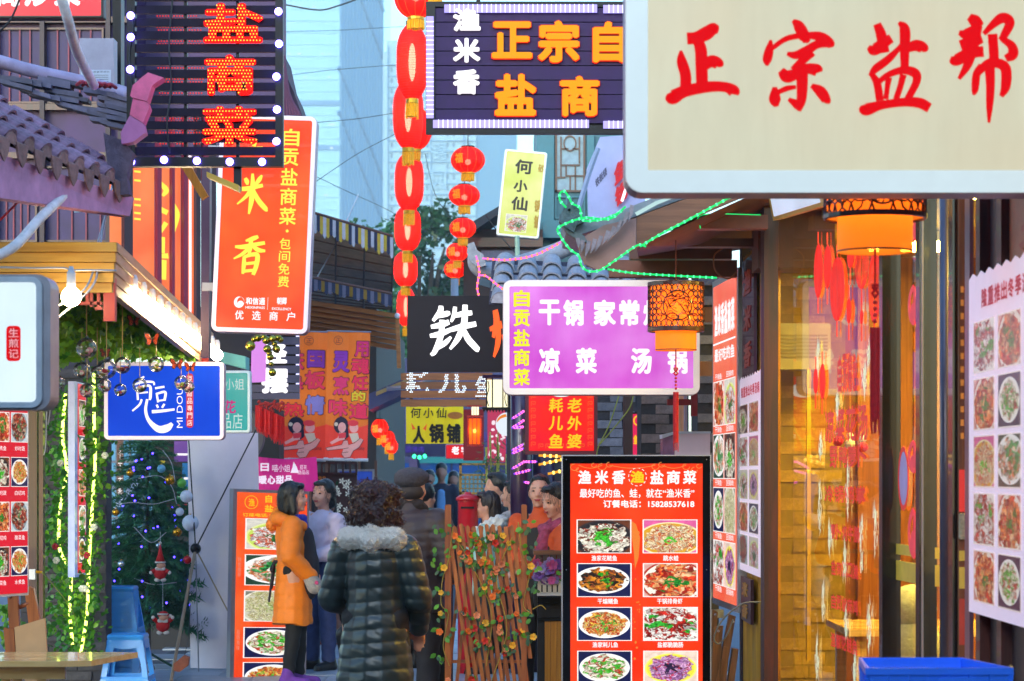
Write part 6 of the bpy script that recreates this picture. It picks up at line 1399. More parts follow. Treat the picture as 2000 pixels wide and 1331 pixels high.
# pillar wound with lights
t = thing('round_pillar','dark round pillar wound with violet and amber rope lights','pillar',(P(1018,0,20).x,20,0));MB().lathe((P(1018,0,20).x,20,0),[(.09,0),(.09,3.4)],18).build('shaft',mat('pillar_plum','2c1438',.3,coat=.3),t,smooth=True)
MB().lathe((P(1060,0,20.2).x,20.2,0),[(.1,0),(.1,2.0)],18).build('dark_pillar',mat('pillar_plum','2c1438',.3),None,'second dark pillar below the red square sign','pillar',smooth=True)
RP = led('bead_pink','ff60b0',3.5);RO = led('bead_orange','ff8a20',3.5);PUR = led('rope_purple','8030e0',1.6);AMB = led('rope_amber','f0a020',1.2)
rows_ = [((1000,818),(1022,804)),((1000,836),(1022,822)),((1002,836),(1022,834)),((1000,880),(1022,868)),((1000,886),(1022,876)),((1000,916),(1024,902)),((1004,926),(1036,918)),((1024,902),(1048,902)),((1024,942),(1042,944))]
for i,(a,b) in enumerate(rows_):
 rope([P(a[0],a[1],19.8),P((a[0] + b[0]) / 2,(a[1] + b[1]) / 2 + .5,19.75),P(b[0],b[1],19.8)],.008,PUR,'rope_light',('topmost','second','third','fourth','fifth','sixth','seventh','eighth','lowest')[i] + ' strand of violet rope light on the dark round pillar',bead=RP,sp=.03)
for i,(a,b) in enumerate((((1052,890),(1098,892)),((1052,908),(1098,898)),((1070,926),(1098,920)))):
 rope([P(a[0],a[1],18.4),P((a[0] + b[0]) / 2,(a[1] + b[1]) / 2,18.4),P(b[0],b[1],18.4)],.01,AMB,'rope_light',('upper','middle','lower')[i] + ' strand of amber rope light under the red square sign',bead=led('bead_amber','ffd060',4),sp=.045)
# yellow lattice screen and bamboo plant in front
t = thing('lattice_screen','yellow wooden lattice screen behind the red post box','screen',P(925,1300,23.5));p = fpl(23.5);YS = wood('yellow_screen','b08428','8a6018',axis=2)
for a in ((897,905,902,1300),(948,905,953,1300),(897,905,996,909),(897,926,953,930),(897,962,953,966)): MB().box(p,*a,-.03,.01).build('rail',YS,t)
for j in range(4):
 for i in range(6): MB().ring(p,ell(905 + i * 8,932 + j * 9,6,6,10),ell(905 + i * 8,932 + j * 9,4.6,4.6,10),-.008,.004).build('lattice_ring',YS,t)
random.seed(9)
t = thing('bamboo_plant','thin bamboo plant with drooping leaves beside the lattice screen','plant',P(958,1290,22.8));mb = MB();ml = MB()
for k in range(9):
 x = U(940,985);tp = P(x + U(-14,14),U(835,900),22.8);b_ = P(x,1290,22.8);c = cat([tuple(b_),tuple((b_ + tp) / 2 + Vector((U(-.03,.03),0,0))),tuple(tp)],5);mb.tube(c,.006,5)
 for q in range(36):
  o = Vector(c[int(U(5,10))]) + Vector((U(-.09,.09),U(-.06,.06),U(-.06,.1)));d = Vector((U(-1,1),U(-.5,.5),U(-1,.3))).normalized() * U(.06,.12);s = d.orthogonal().normalized() * .007
  ml.add([o,o + d * .4 + s,o + d,o + d * .4 - s],[(0,1,2,3)])
mb.build('canes',mat('bamboo_cane','90a040',.5),t);ml.build('leaves',mat('bamboo_leaf','54703c',.5,trans=.3,rnd=.2),t,kind='stuff')
# red post box
t = thing('post_box','red round post box behind the wooden lattice fence','post box',(P(914,0,20).x,20,0));c = (P(914,0,20).x,20,0);RB = mat('postbox_red','c01020',.3,coat=.4);z = lambda v: P(0,v,20).z
MB().lathe(c,[(.085,0),(.085,z(980)),(.088,z(978))],20).build('body',RB,t,smooth=True);MB().lathe((c[0],c[1],z(978)),[(.1,0),(.102,.02),(.07,.045),(.03,.055),(.026,.07)],20).build('cap',RB,t,smooth=True)
MB().box(fpl(19.91),900,990,926,994,-.01,.006).build('slot',BLACK,t)
# ================================================================== left stall: ivy, balls, bulbs
lf = MB();LS = [(0,0),(.35,-.28),(.75,-.5),(.8,-.2),(1.2,-.32),(1.5,0),(1.2,.32),(.8,.2),(.75,.5),(.35,.28)]
def leafmesh(s,m,name='leaf',cup=.12,shape=LS):
 vs = [(x * s,y * s,-cup * s * (x * x * .4 + y * y * 2)) for x,y in shape];return MB().add(vs,[(0,i,i + 1) for i in range(1,len(vs) - 1)]).mesh(name,m)
def rotm(loc,zdir=None,roll=None):
 q = Vector((U(-1,1),U(-1.4,.1),U(-.2,.9))).normalized() if zdir is None else Vector(zdir);d = Vector((U(-1,1),U(-.5,.5),U(-1.3,.3))) if roll is None else Vector(roll)
 return frame_m(d - q * d.dot(q),q,Vector(loc))
random.seed(21)
iv = [leafmesh(s,m) for s in (.032,.042) for m in (LEAF,mat('leaf_lime','7cb428',.4,var=.2,rnd=.3,trans=.4),mat('leaf_mid','3c7a20',.4,var=.3,rnd=.3,trans=.3))]
t = thing('hanging_ivy','thick hanging ivy under the yellow canopy, above the blue light box','plant',P(240,690,14.5));n = 0
while n < 298:
 f = R();u = 100 + 275 * f;Y = 12.2 + 4.6 * f ** 1.4;top = 578 + 90 * max(0,f - .3);v = top + (R() ** 1.2) * (130 - 60 * f) 
 if u < 125 and v > 690: continue
 inst('leaf',random.choice(iv),rotm(P(u,v,Y + U(-.3,.3))) @ Matrix.Scale(.9 + .35 * f,4),t);n += 1
mb = MB()
for k in range(3200):
 f = R();u = 100 + 275 * f;Y = 12.6 + 4.6 * f ** 1.4;v = 572 + 80 * max(0,f - .3) + R() * (140 - 70 * f);q = P(u,v,Y + U(0,.5));a = Vector((U(-1,1),U(-1,.2),U(-1,.4))).normalized() * .06;b = a.orthogonal().normalized() * .022
 mb.add([q,q + a * .5 + b,q + a,q + a * .5 - b],[(0,1,2,3)])
mb.build('inner_leaves',mat('leaf_lime','7cb428'),t,kind='stuff')
for k in range(14):
 u = U(110,370);Y = 12.4 + 4.4 * ((u - 100) / 275);v = U(560,600) + (u > 250) * 50;MB().tube(cat([tuple(P(u,v,Y)),tuple(P(u + U(-12,12),v + 45,Y)),tuple(P(u + U(-16,16),v + U(70,110),Y))],4),.004,4).build('stem',mat('stem_green','4c5c20',.6),t)
MB().box(fpl(12.7),100,556,232,700,-.02,0).build('backing_panel',mat('panel_orange','a04018',.6),None,'dull orange panel behind the hanging ivy','panel') if 0 else None
# glass balls
GLB = glass('ball_glass',(.97,.99,.97),.35,.03)
pk = mat('petal_pink','f0a8b0',.6,rnd=.2);pr = mat('petal_red','a81c28',.6,rnd=.2);ms_ = mat('moss_dry','7c8a38',.8,rnd=.2);pw = mat('petal_cream','fff4e4',.6)
def glassball(u,v,d,Y,top,label,k):
 c = P(u,v,Y);r = d / 2 * sc(Y);t = thing('glass_ball',label,'ornament',(c.x,c.y,c.z - r),'glass balls of dried flowers under the canopy')
 MB().ball(c,r,20,14).build('globe',GLB,t,smooth=True);MB().lathe(c + Vector((0,0,r * .97)),[(r * .2,0),(r * .16,r * .14),(r * .07,r * .22)],8).build('neck',GLB,t)
 for q in range(9):
  a = U(0,6.28);m = (pk,pr,ms_,pw)[(q + k) % 4] if q < 7 else ms_;pc = c + Vector((math.cos(a) * r * U(0,.55),math.sin(a) * r * U(0,.55),-r * U(.15,.62)));MB().ball(pc,r * U(.2,.33),6,5,(1,1,U(.5,1))).build('dried_flower' if m != ms_ else 'moss',m,t)
 MB().tube([c + Vector((0,0,r * 1.15)),P(u,top,Y)],.0022,4).build('string',mat('twine','b89c60',.8),t)
for k,(u,v,d,Y,top,lab) in enumerate(((169,680,41,12.2,560,'largest upper glass ball, just right of the white rounded light box'),(160,723,33,12.6,640,'glass ball hanging right below the largest upper one'),(208,721,39,12.4,600,'big glass ball at the centre of the cluster, with green filling'),(239,714,33,12.8,600,'glass ball touching the central one on its right, filled pale'),(190,729,28,13.0,640,'glass ball half hidden behind the central big one'),(111,747,30,12.3,680,'lowest left glass ball close to the white rounded light box'),(170,763,29,12.5,700,'lowest pink-filled glass ball above the lit ivy'),(204,753,27,12.9,690,'small glass ball directly below the central big one'),(235,762,25,13.1,680,'smallest low glass ball at the left corner of the blue light box'),(305,712,31,14.2,640,'glass ball in front of the top edge of the blue light box'),(273,753,29,13.8,680,'glass ball over the left part of the blue light box'),(354,748,28,14.8,700,'glass ball beside the red strip on the blue light box'),(368,756,24,15.3,710,'small glass ball at the far right of the cluster over the red strip'))):
 glassball(u,v,d,Y,top,lab,k)
# butterflies
BO = mat('butterfly_orange','c84818',.6);BD = mat('butterfly_dark','241414',.6)
for k,(u,v,Y,s,lab) in enumerate(((298,664,13.6,20,'orange butterfly ornament over the ivy, larger one'),(262,627,13.2,17,'pale orange butterfly ornament high in the ivy'),(346,712,14.4,17,'dark orange butterfly ornament near the blue light box'),(372,718,14.9,15,'brown butterfly ornament at the right end of the ivy'),(206,690,12.5,14,'small red butterfly ornament above the central glass ball'))):
 t = thing('butterfly_ornament',lab,'ornament',P(u,v + 10,Y));p = fpl(Y);
 for sx,nm in ((-1,0),(1,1)):
  q = PL(P(u,v,Y),(sc(Y) * s / 20 * sx * .85,-sc(Y) * s / 20 * .5,0),(0,0,-sc(Y) * s / 20),(0,-1,0))
  w = MB().prism(q,[(1,0),(8,-12),(18,-14),(17,-4),(12,1),(14,9),(7,12),(1,4)],0,.002).build('wing',BO,t);mb = MB()
  for a in ((3,-1,16,-12),(3,0,15,-5),(3,2,12,9)): mb.tube([q(a[0],a[1],.003),q(a[2],a[3],.003)],.0013,4)
  mb.ring(q,[(1,0),(8,-12),(18,-14),(17,-4),(12,1),(14,9),(7,12),(1,4)],[(2,0),(8,-10),(15.6,-12),(15,-5),(10,1),(12,8),(7,10),(2,3)],.001,.003);mb.build('veins',BD,w)
 MB().tube([P(u,v - 5,Y),P(u,v + 7,Y)],.003,5).build('body',BD,t)
# festoon bulbs along the canopy side
for k in range(13):
 f = k / 12;A = P(262,578,12.4);B = P(424,694,17.0);
 f2 = f ** 1.0;q = A.lerp(B,f2);r = .041
 t = thing('light_bulb','globe bulb under the canopy side edge, ' + ('nearest the front corner','second from the front corner','third from the front corner','fourth from the front corner','fifth from the front corner','sixth from the front corner','middle one of the row','sixth from the far end','fifth from the far end','fourth from the far end','third from the far end','second from the far end','at the far end by the upright sign')[k],'light bulb',q - Vector((0,0,r)),'globe bulbs along the canopy side edge')
 MB().ball(q,r,12,9).build('globe',BULB_W,t,smooth=True);MB().lathe(q + Vector((0,0,r * .9)),[(.02,0),(.02,.05),(.012,.07)],8).build('socket',WHITEP,t)
q = P(139,580,11.3);t = thing('light_bulb','single large glowing bulb in a white socket below the yellow front board','light bulb',q - Vector((0,0,.05)))
MB().ball(q,.047,14,10).build('globe',BULB_W,t,smooth=True);MB().lathe(q + Vector((0,0,.042)),[(.022,0),(.02,.07),(.012,.085),(.01,.1)],12).build('socket',WHITEP,t)
wire([P(-10,522,11.3),P(60,524,11.3),P(125,524,11.3),P(140,531,11.3),P(152,528,11.3),P(228,529,11.3)],.005,mat('white_wire','b0b0b8'),'cable','white cable along the yellow front board feeding the single bulb')
# lit ivy on the brick wall
random.seed(33)
VL = led('rope_warm_green','e4ff60',7.0);IVL = [leafmesh(s,m,shape=[(0,0),(.3,-.35),(.8,-.4),(1.3,0),(.8,.4),(.3,.35)]) for s in (.036,.048) for m in (LEAF,mat('leaf_lime','7cb428',.4),mat('leaf_mid','3c7a20',.4))]
paths = [([(128,770),(122,850),(130,920),(118,990),(116,1070),(138,1120),(136,1190),(142,1262)],'left'),([(183,730),(184,830),(186,900),(182,960),(176,1060),(172,1140),(170,1200),(158,1275)],'right')]
for pts,side in paths:
 c = [P(u,v,17.8) for u,v in cat(pts,6)]
 rope([tuple(x) for x in c],.011,VL,'string_light','bright yellow-green rope light running down through the %s ivy trail' % side,'string light',n=2)
 t = thing('ivy_trail','%s trail of ivy glowing around a rope light on the stone wall' % side,'plant',P(pts[-1][0],1331,17.8))
 for k in range(240):
  q = random.choice(c) + Vector((random.gauss(0,.055),U(-.15,.05),random.gauss(0,.04)));inst('leaf',random.choice(IVL),rotm(q) @ Matrix.Scale(U(.7,1.2),4),t)
 MB().tube(cat([tuple(x + Vector((.02 * math.sin(i),.03,0))) for i,x in enumerate(c[::3])],2),.005,4).build('stem',mat('stem_green','4c5c20'),t)
 mb = MB()
 for k in range(900):
  q = random.choice(c) + Vector((random.gauss(0,.06),U(-.05,.12),random.gauss(0,.05)));a = Vector((U(-1,1),U(-1,.2),U(-1,.6))).normalized() * .045;b = a.orthogonal().normalized() * .016
  mb.add([q,q + a * .5 + b,q + a,q + a * .5 - b],[(0,1,2,3)])
 mb.build('small_leaves',mat('leaf_mid','3c7a20'),t,kind='stuff')
 wr = mat('rose_white','e8ecd8',.6);rd = mat('rose_red','b01828',.6)
 for k,(u,v,m_) in enumerate((((118,905,wr),(110,1095,wr),(108,1068,rd),(165,1150,wr)) if side == 'left' else ((184,1030,wr),(170,1085,rd),(205,890,wr),(160,1150,wr)))):
  mb = MB()
  for a in range(6): mb.ball(P(u,v,17.6) + Vector((.014 * math.cos(a),-.006 * (a % 2),.014 * math.sin(a))),.013,6,5)
  mb.build('rose',m_,t)
t = thing('ivy_trail','darker loose ivy spreading on the wall left of the glowing trails','plant',P(90,1331,18.2))
for k in range(150): inst('leaf',random.choice([leafmesh(.045,LEAFD,shape=[(0,0),(.3,-.35),(.8,-.4),(1.3,0),(.8,.4),(.3,.35)])] if k == 0 else iv_d) if k == 0 else random.choice(iv_d),rotm(P(U(82,118) + 14 * math.sin(k),U(880,1260),18.2)),t) if k else globals().__setitem__('iv_d',[leafmesh(.045,LEAFD,shape=[(0,0),(.3,-.35),(.8,-.4),(1.3,0),(.8,.4),(.3,.35)]),leafmesh(.05,mat('leaf_mid','3c7a20',.4))])
t = thing('potted_bush','low green bush at the left edge behind the folding chair','plant',P(20,1331,13));
for k in range(120): inst('leaf',random.choice(iv),rotm(P(U(-20,45),U(1180,1340),13.2 + U(-.1,.2))),t)
t = thing('wall_socket','white wall socket with a yellow plug on the stone wall','socket',P(64,1132,17.2));MB().prism(fpl(17.2),rr(58,1112,70,1132,1),0,.03).build('case',WHITEP,t);MB().tube([P(70,1117,17.16),P(82,1118,17.16)],.01,6).build('plug',GOLD,t)
wire([P(82,1118,17.15),P(110,1150,17.3),P(140,1190,17.4),P(150,1220,17.5)],.004,mat('olive_wire','7c8c30'),'cable','thin yellow cable from the wall socket across the ivy')
for k,(u,v) in enumerate(((98,800),(90,860))): wire([P(u + 2,740,17),P(u,v,17),P(u - 4,v + 30,17)],.004,mat('white_wire','b0b0b8'),'cable',('short','long')[k] + ' white lamp flex hanging against the stone wall')
# ================================================================== furniture, left
t = thing('wooden_table','light varnished wooden table top at the bottom left corner','table',(P(110,0,12).x,12.2,0));TW = wood('table_ply','f0cc90','dcae68',axis=0,gloss=.5,rough=.25)
tz = .75;xr = P(232,0,12).x
PXY = PL((0,0,tz),(1,0,0),(0,1,0),(0,0,1))
MB().prism(PXY,[(-3.6,11.75),(xr - .25,11.75),(xr - .1,11.79),(xr + .04,12.35),(-3.6,12.4)],0,-.028).build('table_top',TW,t)
for x,y in ((-2.6,12.3),(-2.35,11.95),(-2.5,12.1)): MB().wbox((x,y,0),(x + .05,y + .05,tz - .028)).build('leg',TW,t)
MB().wbox((-3.4,11.9,tz - .1),(-2.2,11.93,tz - .03)).build('apron',TW,t)
t = thing('folding_chair','orange-brown wooden folding chair leaning behind the table','chair',(P(60,0,13).x,13,0));OW = wood('chair_wood','b8682c','8c4418',axis=2,gloss=.4);p = fpl(12.9)
for pts,n in (([(18,1160),(28,1150),(38,1158),(50,1400),(30,1400)],.03),([(50,1155),(58,1145),(67,1150),(86,1250),(74,1320),(66,1300)],.0),([(12,1225),(32,1228),(46,1420),(28,1420)],.05)): MB().prism(p,pts,n - .02,n + .02).build('rail',OW,t)
MB().tube([p(34,1188,.01),p(58,1178,.01)],.012,8).build('rung',OW,t)
MB().prism(p,[(34,1224),(93,1206),(104,1400),(46,1400)],.055,.08).build('seat_panel',mat('chair_board','d0a070',.5,var=.1),t)
for u,v in ((23,1165),(57,1152)): MB().ball(p(u,v,.06),.008,6,5).build('bolt',STEEL,t)
# blue stools
BP = mat('blue_plastic','3c9cf0',.3,var=.06,coat=.2)
def stool(name,cx,Y,z0,label,h=.47,top=.135,bot=.2,group=None,dz=0):
 t = thing(name,label,'stool',(cx,Y,z0),group);c = Vector((cx,Y,z0));
 def rs(hw,z,r=.03,k=4): return [c + Vector((u,v,z)) for u,v in rr(-hw,-hw,hw,hw,min(r,hw * .45),k)]
 loops = [rs(top * .5,h - .004),rs(top * .9,h - .004),rs(top,h - .004,.03),rs(top + .008,h - .02),rs(top + .004,h - .045)]
 n = len(loops[0]);mb = MB();vs = [v for l in loops for v in l];mb.add(vs,[(i * n + k,i * n + (k + 1) % n,(i + 1) * n + (k + 1) % n,(i + 1) * n + k) for i in range(len(loops) - 1) for k in range(n)] + [list(range(n))]);mb.build('seat',BP,t,smooth=False)
 for sx in (-1,1):
  for sy in (-1,1):
   a = Vector((sx * top,sy * top,h - .045));b = Vector((sx * bot,sy * bot,0));w = .075;mb = MB()
   for ax in (0,1):
    d = Vector((-sx,0,0)) if ax == 0 else Vector((0,-sy,0))
    th = Vector((0,-sy * .006,0)) if ax == 0 else Vector((-sx * .006,0,0))
    q = [c + a,c + a + d * w * .95,c + a * .55 + b * .45 + d * w * .55 - Vector((0,0,0)),c + b + d * w * .62,c + b]
    mb.add(q + [x + th for x in q],[(0,1,2,3,4),(9,8,7,6,5)] + [(i,(i + 1) % 5,5 + (i + 1) % 5,5 + i) for i in range(5)])
   mb.build('leg',BP,t)
 for sx,sy in ((0,-1),(0,1),(-1,0),(1,0)):
  d = Vector((0,sy,0)) if sx == 0 else Vector((sx,0,0));e = Vector((1,0,0)) if sx == 0 else Vector((0,1,0));pts = []
  for u,z in ((-.97,h - .045),(.97,h - .045),(.8,h - .085),(.5,h - .105),(0,h - .112),(-.5,h - .105),(-.8,h - .085)): pts.append(c + e * u * top + d * (top + (h - z) * .13) + Vector((0,0,z)))
  n_ = len(pts);mb = MB();mb.add(pts + [x - d * .006 for x in pts],[list(range(n_)),list(range(2 * n_ - 1,n_ - 1,-1))] + [(i,(i + 1) % n_,n_ + (i + 1) % n_,n_ + i) for i in range(n_)]);mb.build('skirt',BP,t)
  bl_ = top + (bot - top) * .72;zz = h * .25;q = [c + e * s * bl_ * 1.0 + d * bl_ + Vector((0,0,zz + o)) for s,o in ((-1,-.02),(1,-.02),(1,.02),(-1,.02))]
  mb = MB();mb.add(q + [x - d * .006 for x in q],[(0,1,2,3),(7,6,5,4),(0,3,7,4),(1,5,6,2),(2,6,7,3),(0,4,5,1)]);mb.build('lower_rail',BP,t)
 MB().box(PL(c + Vector((0,0,h - .002)),(1,0,0),(0,1,0),(0,0,1)),-.03,-.01,.03,.01,0,.003).build('grip_ridge',BP,t)
 return t
sx = P(247,0,18.5).x
stool('plastic_stool',sx + .02,18.45,0,'single sky-blue plastic stool standing in front of the stool stack',h=.45)
sx2 = P(231,0,19.1).x
for k in range(7): stool('plastic_stool',sx2,19.1,.012 + k * .052,'blue plastic stool of the stack beside the christmas tree, ' + ('lowest','second from the bottom','third from the bottom','middle one','third from the top','second from the top','topmost')[k],h=.46,group='stacked blue stools')
# christmas tree
random.seed(44)
cx,cy = P(288,0,20.6).x,20.6;t = thing('christmas_tree','decorated dark green artificial christmas tree beside the blue stools','christmas tree',(cx,cy,0));k0 = sc(cy)
MB().tube([(cx,cy,.1),(cx,cy,1.95)],[.03,.012],8).build('trunk',mat('bark','3a3028'),t)
for a in (0,1.57,3.14,4.71): MB().tube([(cx,cy,.15),(cx + .22 * math.cos(a + .4),cy + .22 * math.sin(a + .4),.02)],.012,6).build('stand_leg',mat('stand_green','1c4030',.5),t)
NDL = mat('needle_green','2e6a48',.6,var=.4,scale=20,trans=.2,rnd=.3);n_mesh = []
for s in range(3):
 mb = MB();mb.tube([(0,0,0),(.15,0,.01),(.3,0,-.02)],.004,4)
 for i in range(90):
  x = .02 + .28 * i / 90;a = U(0,6.28);d = Vector((.5,math.cos(a),math.sin(a))).normalized() * U(.03,.05);b = d.orthogonal().normalized() * .0042;o = Vector((x,0,0));mb.add([o - b,o + b,o + d],[(0,1,2)])
 n_mesh.append(mb.mesh('branch',NDL))
for k in range(298):
 f = (k + R()) / 298;z = .38 + 1.55 * f;rad = .42 * (1 - f) ** .75 + .03;a = k * 2.4;o = Vector((cx + math.cos(a) * rad * .25,cy + math.sin(a) * rad * .25,z + .05));d = Vector((math.cos(a),math.sin(a),U(-.35,.15)))
 inst('branch',n_mesh[k % 3],frame_m(d,(0,0,1),o) @ Matrix.Scale(max(.75,(rad + .14) / .32),4),t)
mb = MB()
for k in range(9000):
 f = R() ** 1.2;rad = (.40 * (1 - f) ** .8 + .03) * math.sqrt(R());a = U(0,6.28);q = Vector((cx + math.cos(a) * rad,cy + math.sin(a) * rad,.36 + 1.58 * f));d = Vector((math.cos(a),math.sin(a),U(-.9,.5))).normalized() * U(.03,.06);b = d.orthogonal().normalized() * .004;mb.add([q - b,q + b,q + d],[(0,1,2)])
mb.build('inner_boughs',NDL,t,kind='stuff')
BL = led('fairy_blue','3828ff',20);BLc = led('fairy_cyan','a0e8ff',5)
mb = MB()
for k in range(50):
 f = U(0,.95);a = U(3.3,6.1);rad = .40 * (1 - f) ** .8 + .05;mb.ball((cx + rad * math.cos(a),cy + rad * math.sin(a),.42 + 1.5 * f),.0085,6,5)
mb.build('fairy_lights',BL,t,kind='stuff')
for pts in ([(232,985),(262,982),(300,985),(340,975)],[(262,1030),(295,1060),(325,1040)],[(262,1130),(300,1142),(345,1138)],[(270,935),(310,930),(335,950),(345,985)],[(318,880),(335,905),(342,940)]): MB().tube([P(u,v,20.1) for u,v in cat(pts,5)],.003,4).build('light_cord',mat('white_wire','b0b0b8'),t)
def bauble(u,v,r,m,nm,lab,Y=20.12):
 c = P(u,v,Y);o = thing(nm,lab,'ornament',c - Vector((0,0,r * k0)));MB().ball(c,r * k0,14,10).build('ball',m,o,smooth=True);MB().lathe(c + Vector((0,0,r * k0)),[(.006,0),(.006,.008)],6).build('cap',GOLD,o)
GB_ = mat('bauble_gold','c88c20',.2,.8);SB = mat('bauble_white','d8dce8',.5);RBu = mat('bauble_red','c81c20',.3);SIL = mat('bauble_silver','b0c0c8',.2,.8)
for a in ((226,1001,7,GB_,'amber bauble on the left side of the tree'),(351,1000,8,SB,'matt white bauble on the upper right of the tree'),(372,1022,16,SB,'large white snowball ornament beside the black tripod knob'),(346,1040,9,GB_,'gold bauble below the white one'),(366,1094,8,RBu,'red bauble at the right edge of the tree'),(254,924,7,GB_,'gold disc ornament high on the left'),(332,938,10,GB_,'large gold bauble near the top right'),(315,916,8,mat('bauble_cyan','60a8c8',.3),'pale blue bauble near the tree top'),(310,1066,6,SIL,'silver bauble at mid height'),(237,1102,7,SIL,'clear silvery bauble on the lower left'),(355,944,9,mat('bauble_green','60b040',.4),'green bauble at the upper right'),(364,970,12,SB,'white snowy ornament at the right edge of the tree')): bauble(a[0],a[1],a[2],a[3],'christmas_bauble',a[4] if 'tree' in a[4] else a[4] + ' of the christmas tree')
t = thing('pine_cone','brown pine cone hanging on the christmas tree','ornament',P(335,992,20.1));
for j in range(6):
 for i in range(7): a = i * .9 + j * .45;r = (6,8,8,7,5,3)[j] * k0;MB().ball(P(335,989 - 8 + j * 3,20.1) + Vector((r * math.cos(a),r * math.sin(a),0)),.007,5,4,(1.4,1.4,.5)).build('scale',mat('cone_brown','6a5444',.8,rnd=.2),t)
mb = MB();random.seed(8)
t = thing('snowy_garland','snow-tipped silver garland on the upper left of the christmas tree','garland',P(245,975,20.05))
for k in range(60): f = R();q = P(268 - 42 * f + U(-5,5),938 + 52 * f + U(-4,4),20.05);d = Vector((U(-1,1),U(-1,0),U(-1,1))).normalized() * .03;b = d.orthogonal().normalized() * .004;mb.add([q - b,q + b,q + d],[(0,1,2)])
mb.build('tinsel',mat('snow_white','d0d8e8',.5),t,kind='stuff')
def santa(u,v,s,label,cone,Y=20.0):
 p = fpl(Y);t = thing('santa_ornament',label,'ornament',P(u,v + 20 * s,Y));RS = mat('felt_red','c01418',.8);WS = mat('felt_white','dcd0c4',.8);SK = mat('doll_skin','d89878',.7)
 k = sc(Y) * s
 MB().ball(P(u,v + 6 * s,Y),13 * k,12,8,(1,.7,.95)).build('body',RS,t,smooth=True);MB().ball(P(u + 2 * s,v - 9 * s,Y) + Vector((0,-.01,0)),9 * k,12,8,(1,.8,.8)).build('face',SK,t,smooth=True)
 mb = MB()
 for a in range(7): mb.ball(P(u - 6 * s + a * 2.2 * s,v - 3 * s + 2 * s * math.sin(a * .5),Y) + Vector((0,-.02,0)),3.6 * k,6,5)
 mb.build('beard',WS,t)
 if cone: MB().lathe(P(u,v - 14 * s,Y),[(10 * k,0),(5 * k,16 * k),(.5 * k,38 * k)],12).build('hat',RS,t,smooth=True);MB().ball(P(u,v - 53 * s,Y),3 * k,8,6).build('pompom',WS,t)
 else: MB().ball(P(u + 1 * s,v - 14 * s,Y),9.5 * k,10,7,(1.1,.8,.75)).build('hat',RS,t,smooth=True);MB().ball(P(u + 14 * s,v - 12 * s,Y),3.4 * k,8,6).build('pompom',WS,t)
 MB().lathe(P(u,v - 14 * s,Y),[(10.5 * k,0),(10.5 * k,3 * k)],12).build('hat_band',WS,t)
 for sx in (-1,1):
  MB().tube([P(u + sx * 9 * s,v,Y),P(u + sx * 17 * s,v + (4 if cone else -7) * s,Y - .02)],4 * k,8).build('arm',RS,t);MB().ball(P(u + sx * 18 * s,v + (5 if cone else -9) * s,Y - .02),3.6 * k,8,6).build('mitten',WS,t)
  MB().ball(P(u + sx * 6 * s,v + 19 * s,Y),5 * k,8,6,(1.2,.9,.8)).build('boot',WS,t);MB().ball(P(u + 2 * s + sx * 3 * s,v - 10 * s,Y) + Vector((0,-.024,0)),1 * k,6,5).build('eye',BLACK,t)
 MB().tube([P(u,v - (50 if cone else 18) * s,Y),P(u,v - 75 * s,Y)],.0015,4).build('thread',WHITEP,t)
santa(313,1114,1.0,'red felt santa ornament with a tall pointed hat on the christmas tree',True);santa(318,1216,1.05,'round red felt santa ornament hanging low beneath the christmas tree',False)
# white banner stand seen from behind
p = fpl(20.4);t = thing('banner_stand','back of a tall white banner held by a spring stand','banner stand',p(440,1331,0))
n = 12;vs = [p(368 + 136 * i / n + (10 * (1 - abs(i - 6) / 6) if q == 0 else 14),(846 if q == 0 else 1306),.05 * math.sin(math.pi * i / n)) for q in (0,1) for i in range(n + 1)]
vs = [p(366 + 138 * i / n + q * 6,846 + q * 459,.06 * math.sin(math.pi * i / n) * (1 + .3 * math.sin(q * 9))) for q in (0,.2,.4,.6,.8,1) for i in range(n + 1)]
MB().add(vs,[(j * (n + 1) + i,j * (n + 1) + i + 1,(j + 1) * (n + 1) + i + 1,(j + 1) * (n + 1) + i) for j in range(5) for i in range(n)]).build('sheet',mat('banner_back','d8d0dc',.35,var=.08,scale=4),t,smooth=True)
hub = P(382,1072,20.0);MB().ball(hub,.045,10,8).build('hub',BLACK,t)
for u,v,Y,m_,r in ((500,840,20.3,BLACK,.006),(368,850,20.3,BLACK,.006),(334,1331,19.2,mat('pole_tan','9c8870',.4,.3),.014),(500,1300,20.3,mat('pole_tan','9c8870'),.006),(388,1312,20.2,STEEL,.006)): MB().tube([hub,P(u,v,Y)],r,6).build('rod',m_,t)
t = thing('brick_weight','loose orange brick tied to the tripod foot as a weight','brick',P(354,1310,19.3));MB().prism(fpl(19.3),[(341,1296),(360,1280),(370,1284),(368,1300),(352,1312),(342,1310)],-.04,.06).build('block',mat('brick_orange','b0684c',.85,var=.25,scale=40,bump=.5),t);MB().tube([P(372,1180,19.7),P(368,1250,19.5),P(360,1282,19.3)],.003,4).build('string',WIRE,t)
MB().box(fpl(20.9),404,1304,470,1345,-.3,0).build('dark_box',mat('brown_box','3a2420',.6),None,'dark brown box under the white banner stand','box')
for k,u in enumerate((232,300,326)): MB().box(fpl(21),u,1235,u + 8,1320,-.1,0).build('stand_post',BLACK,None,('left','middle','right')[k] + ' dark leg of the low bench below the christmas tree','leg') if 0 else None
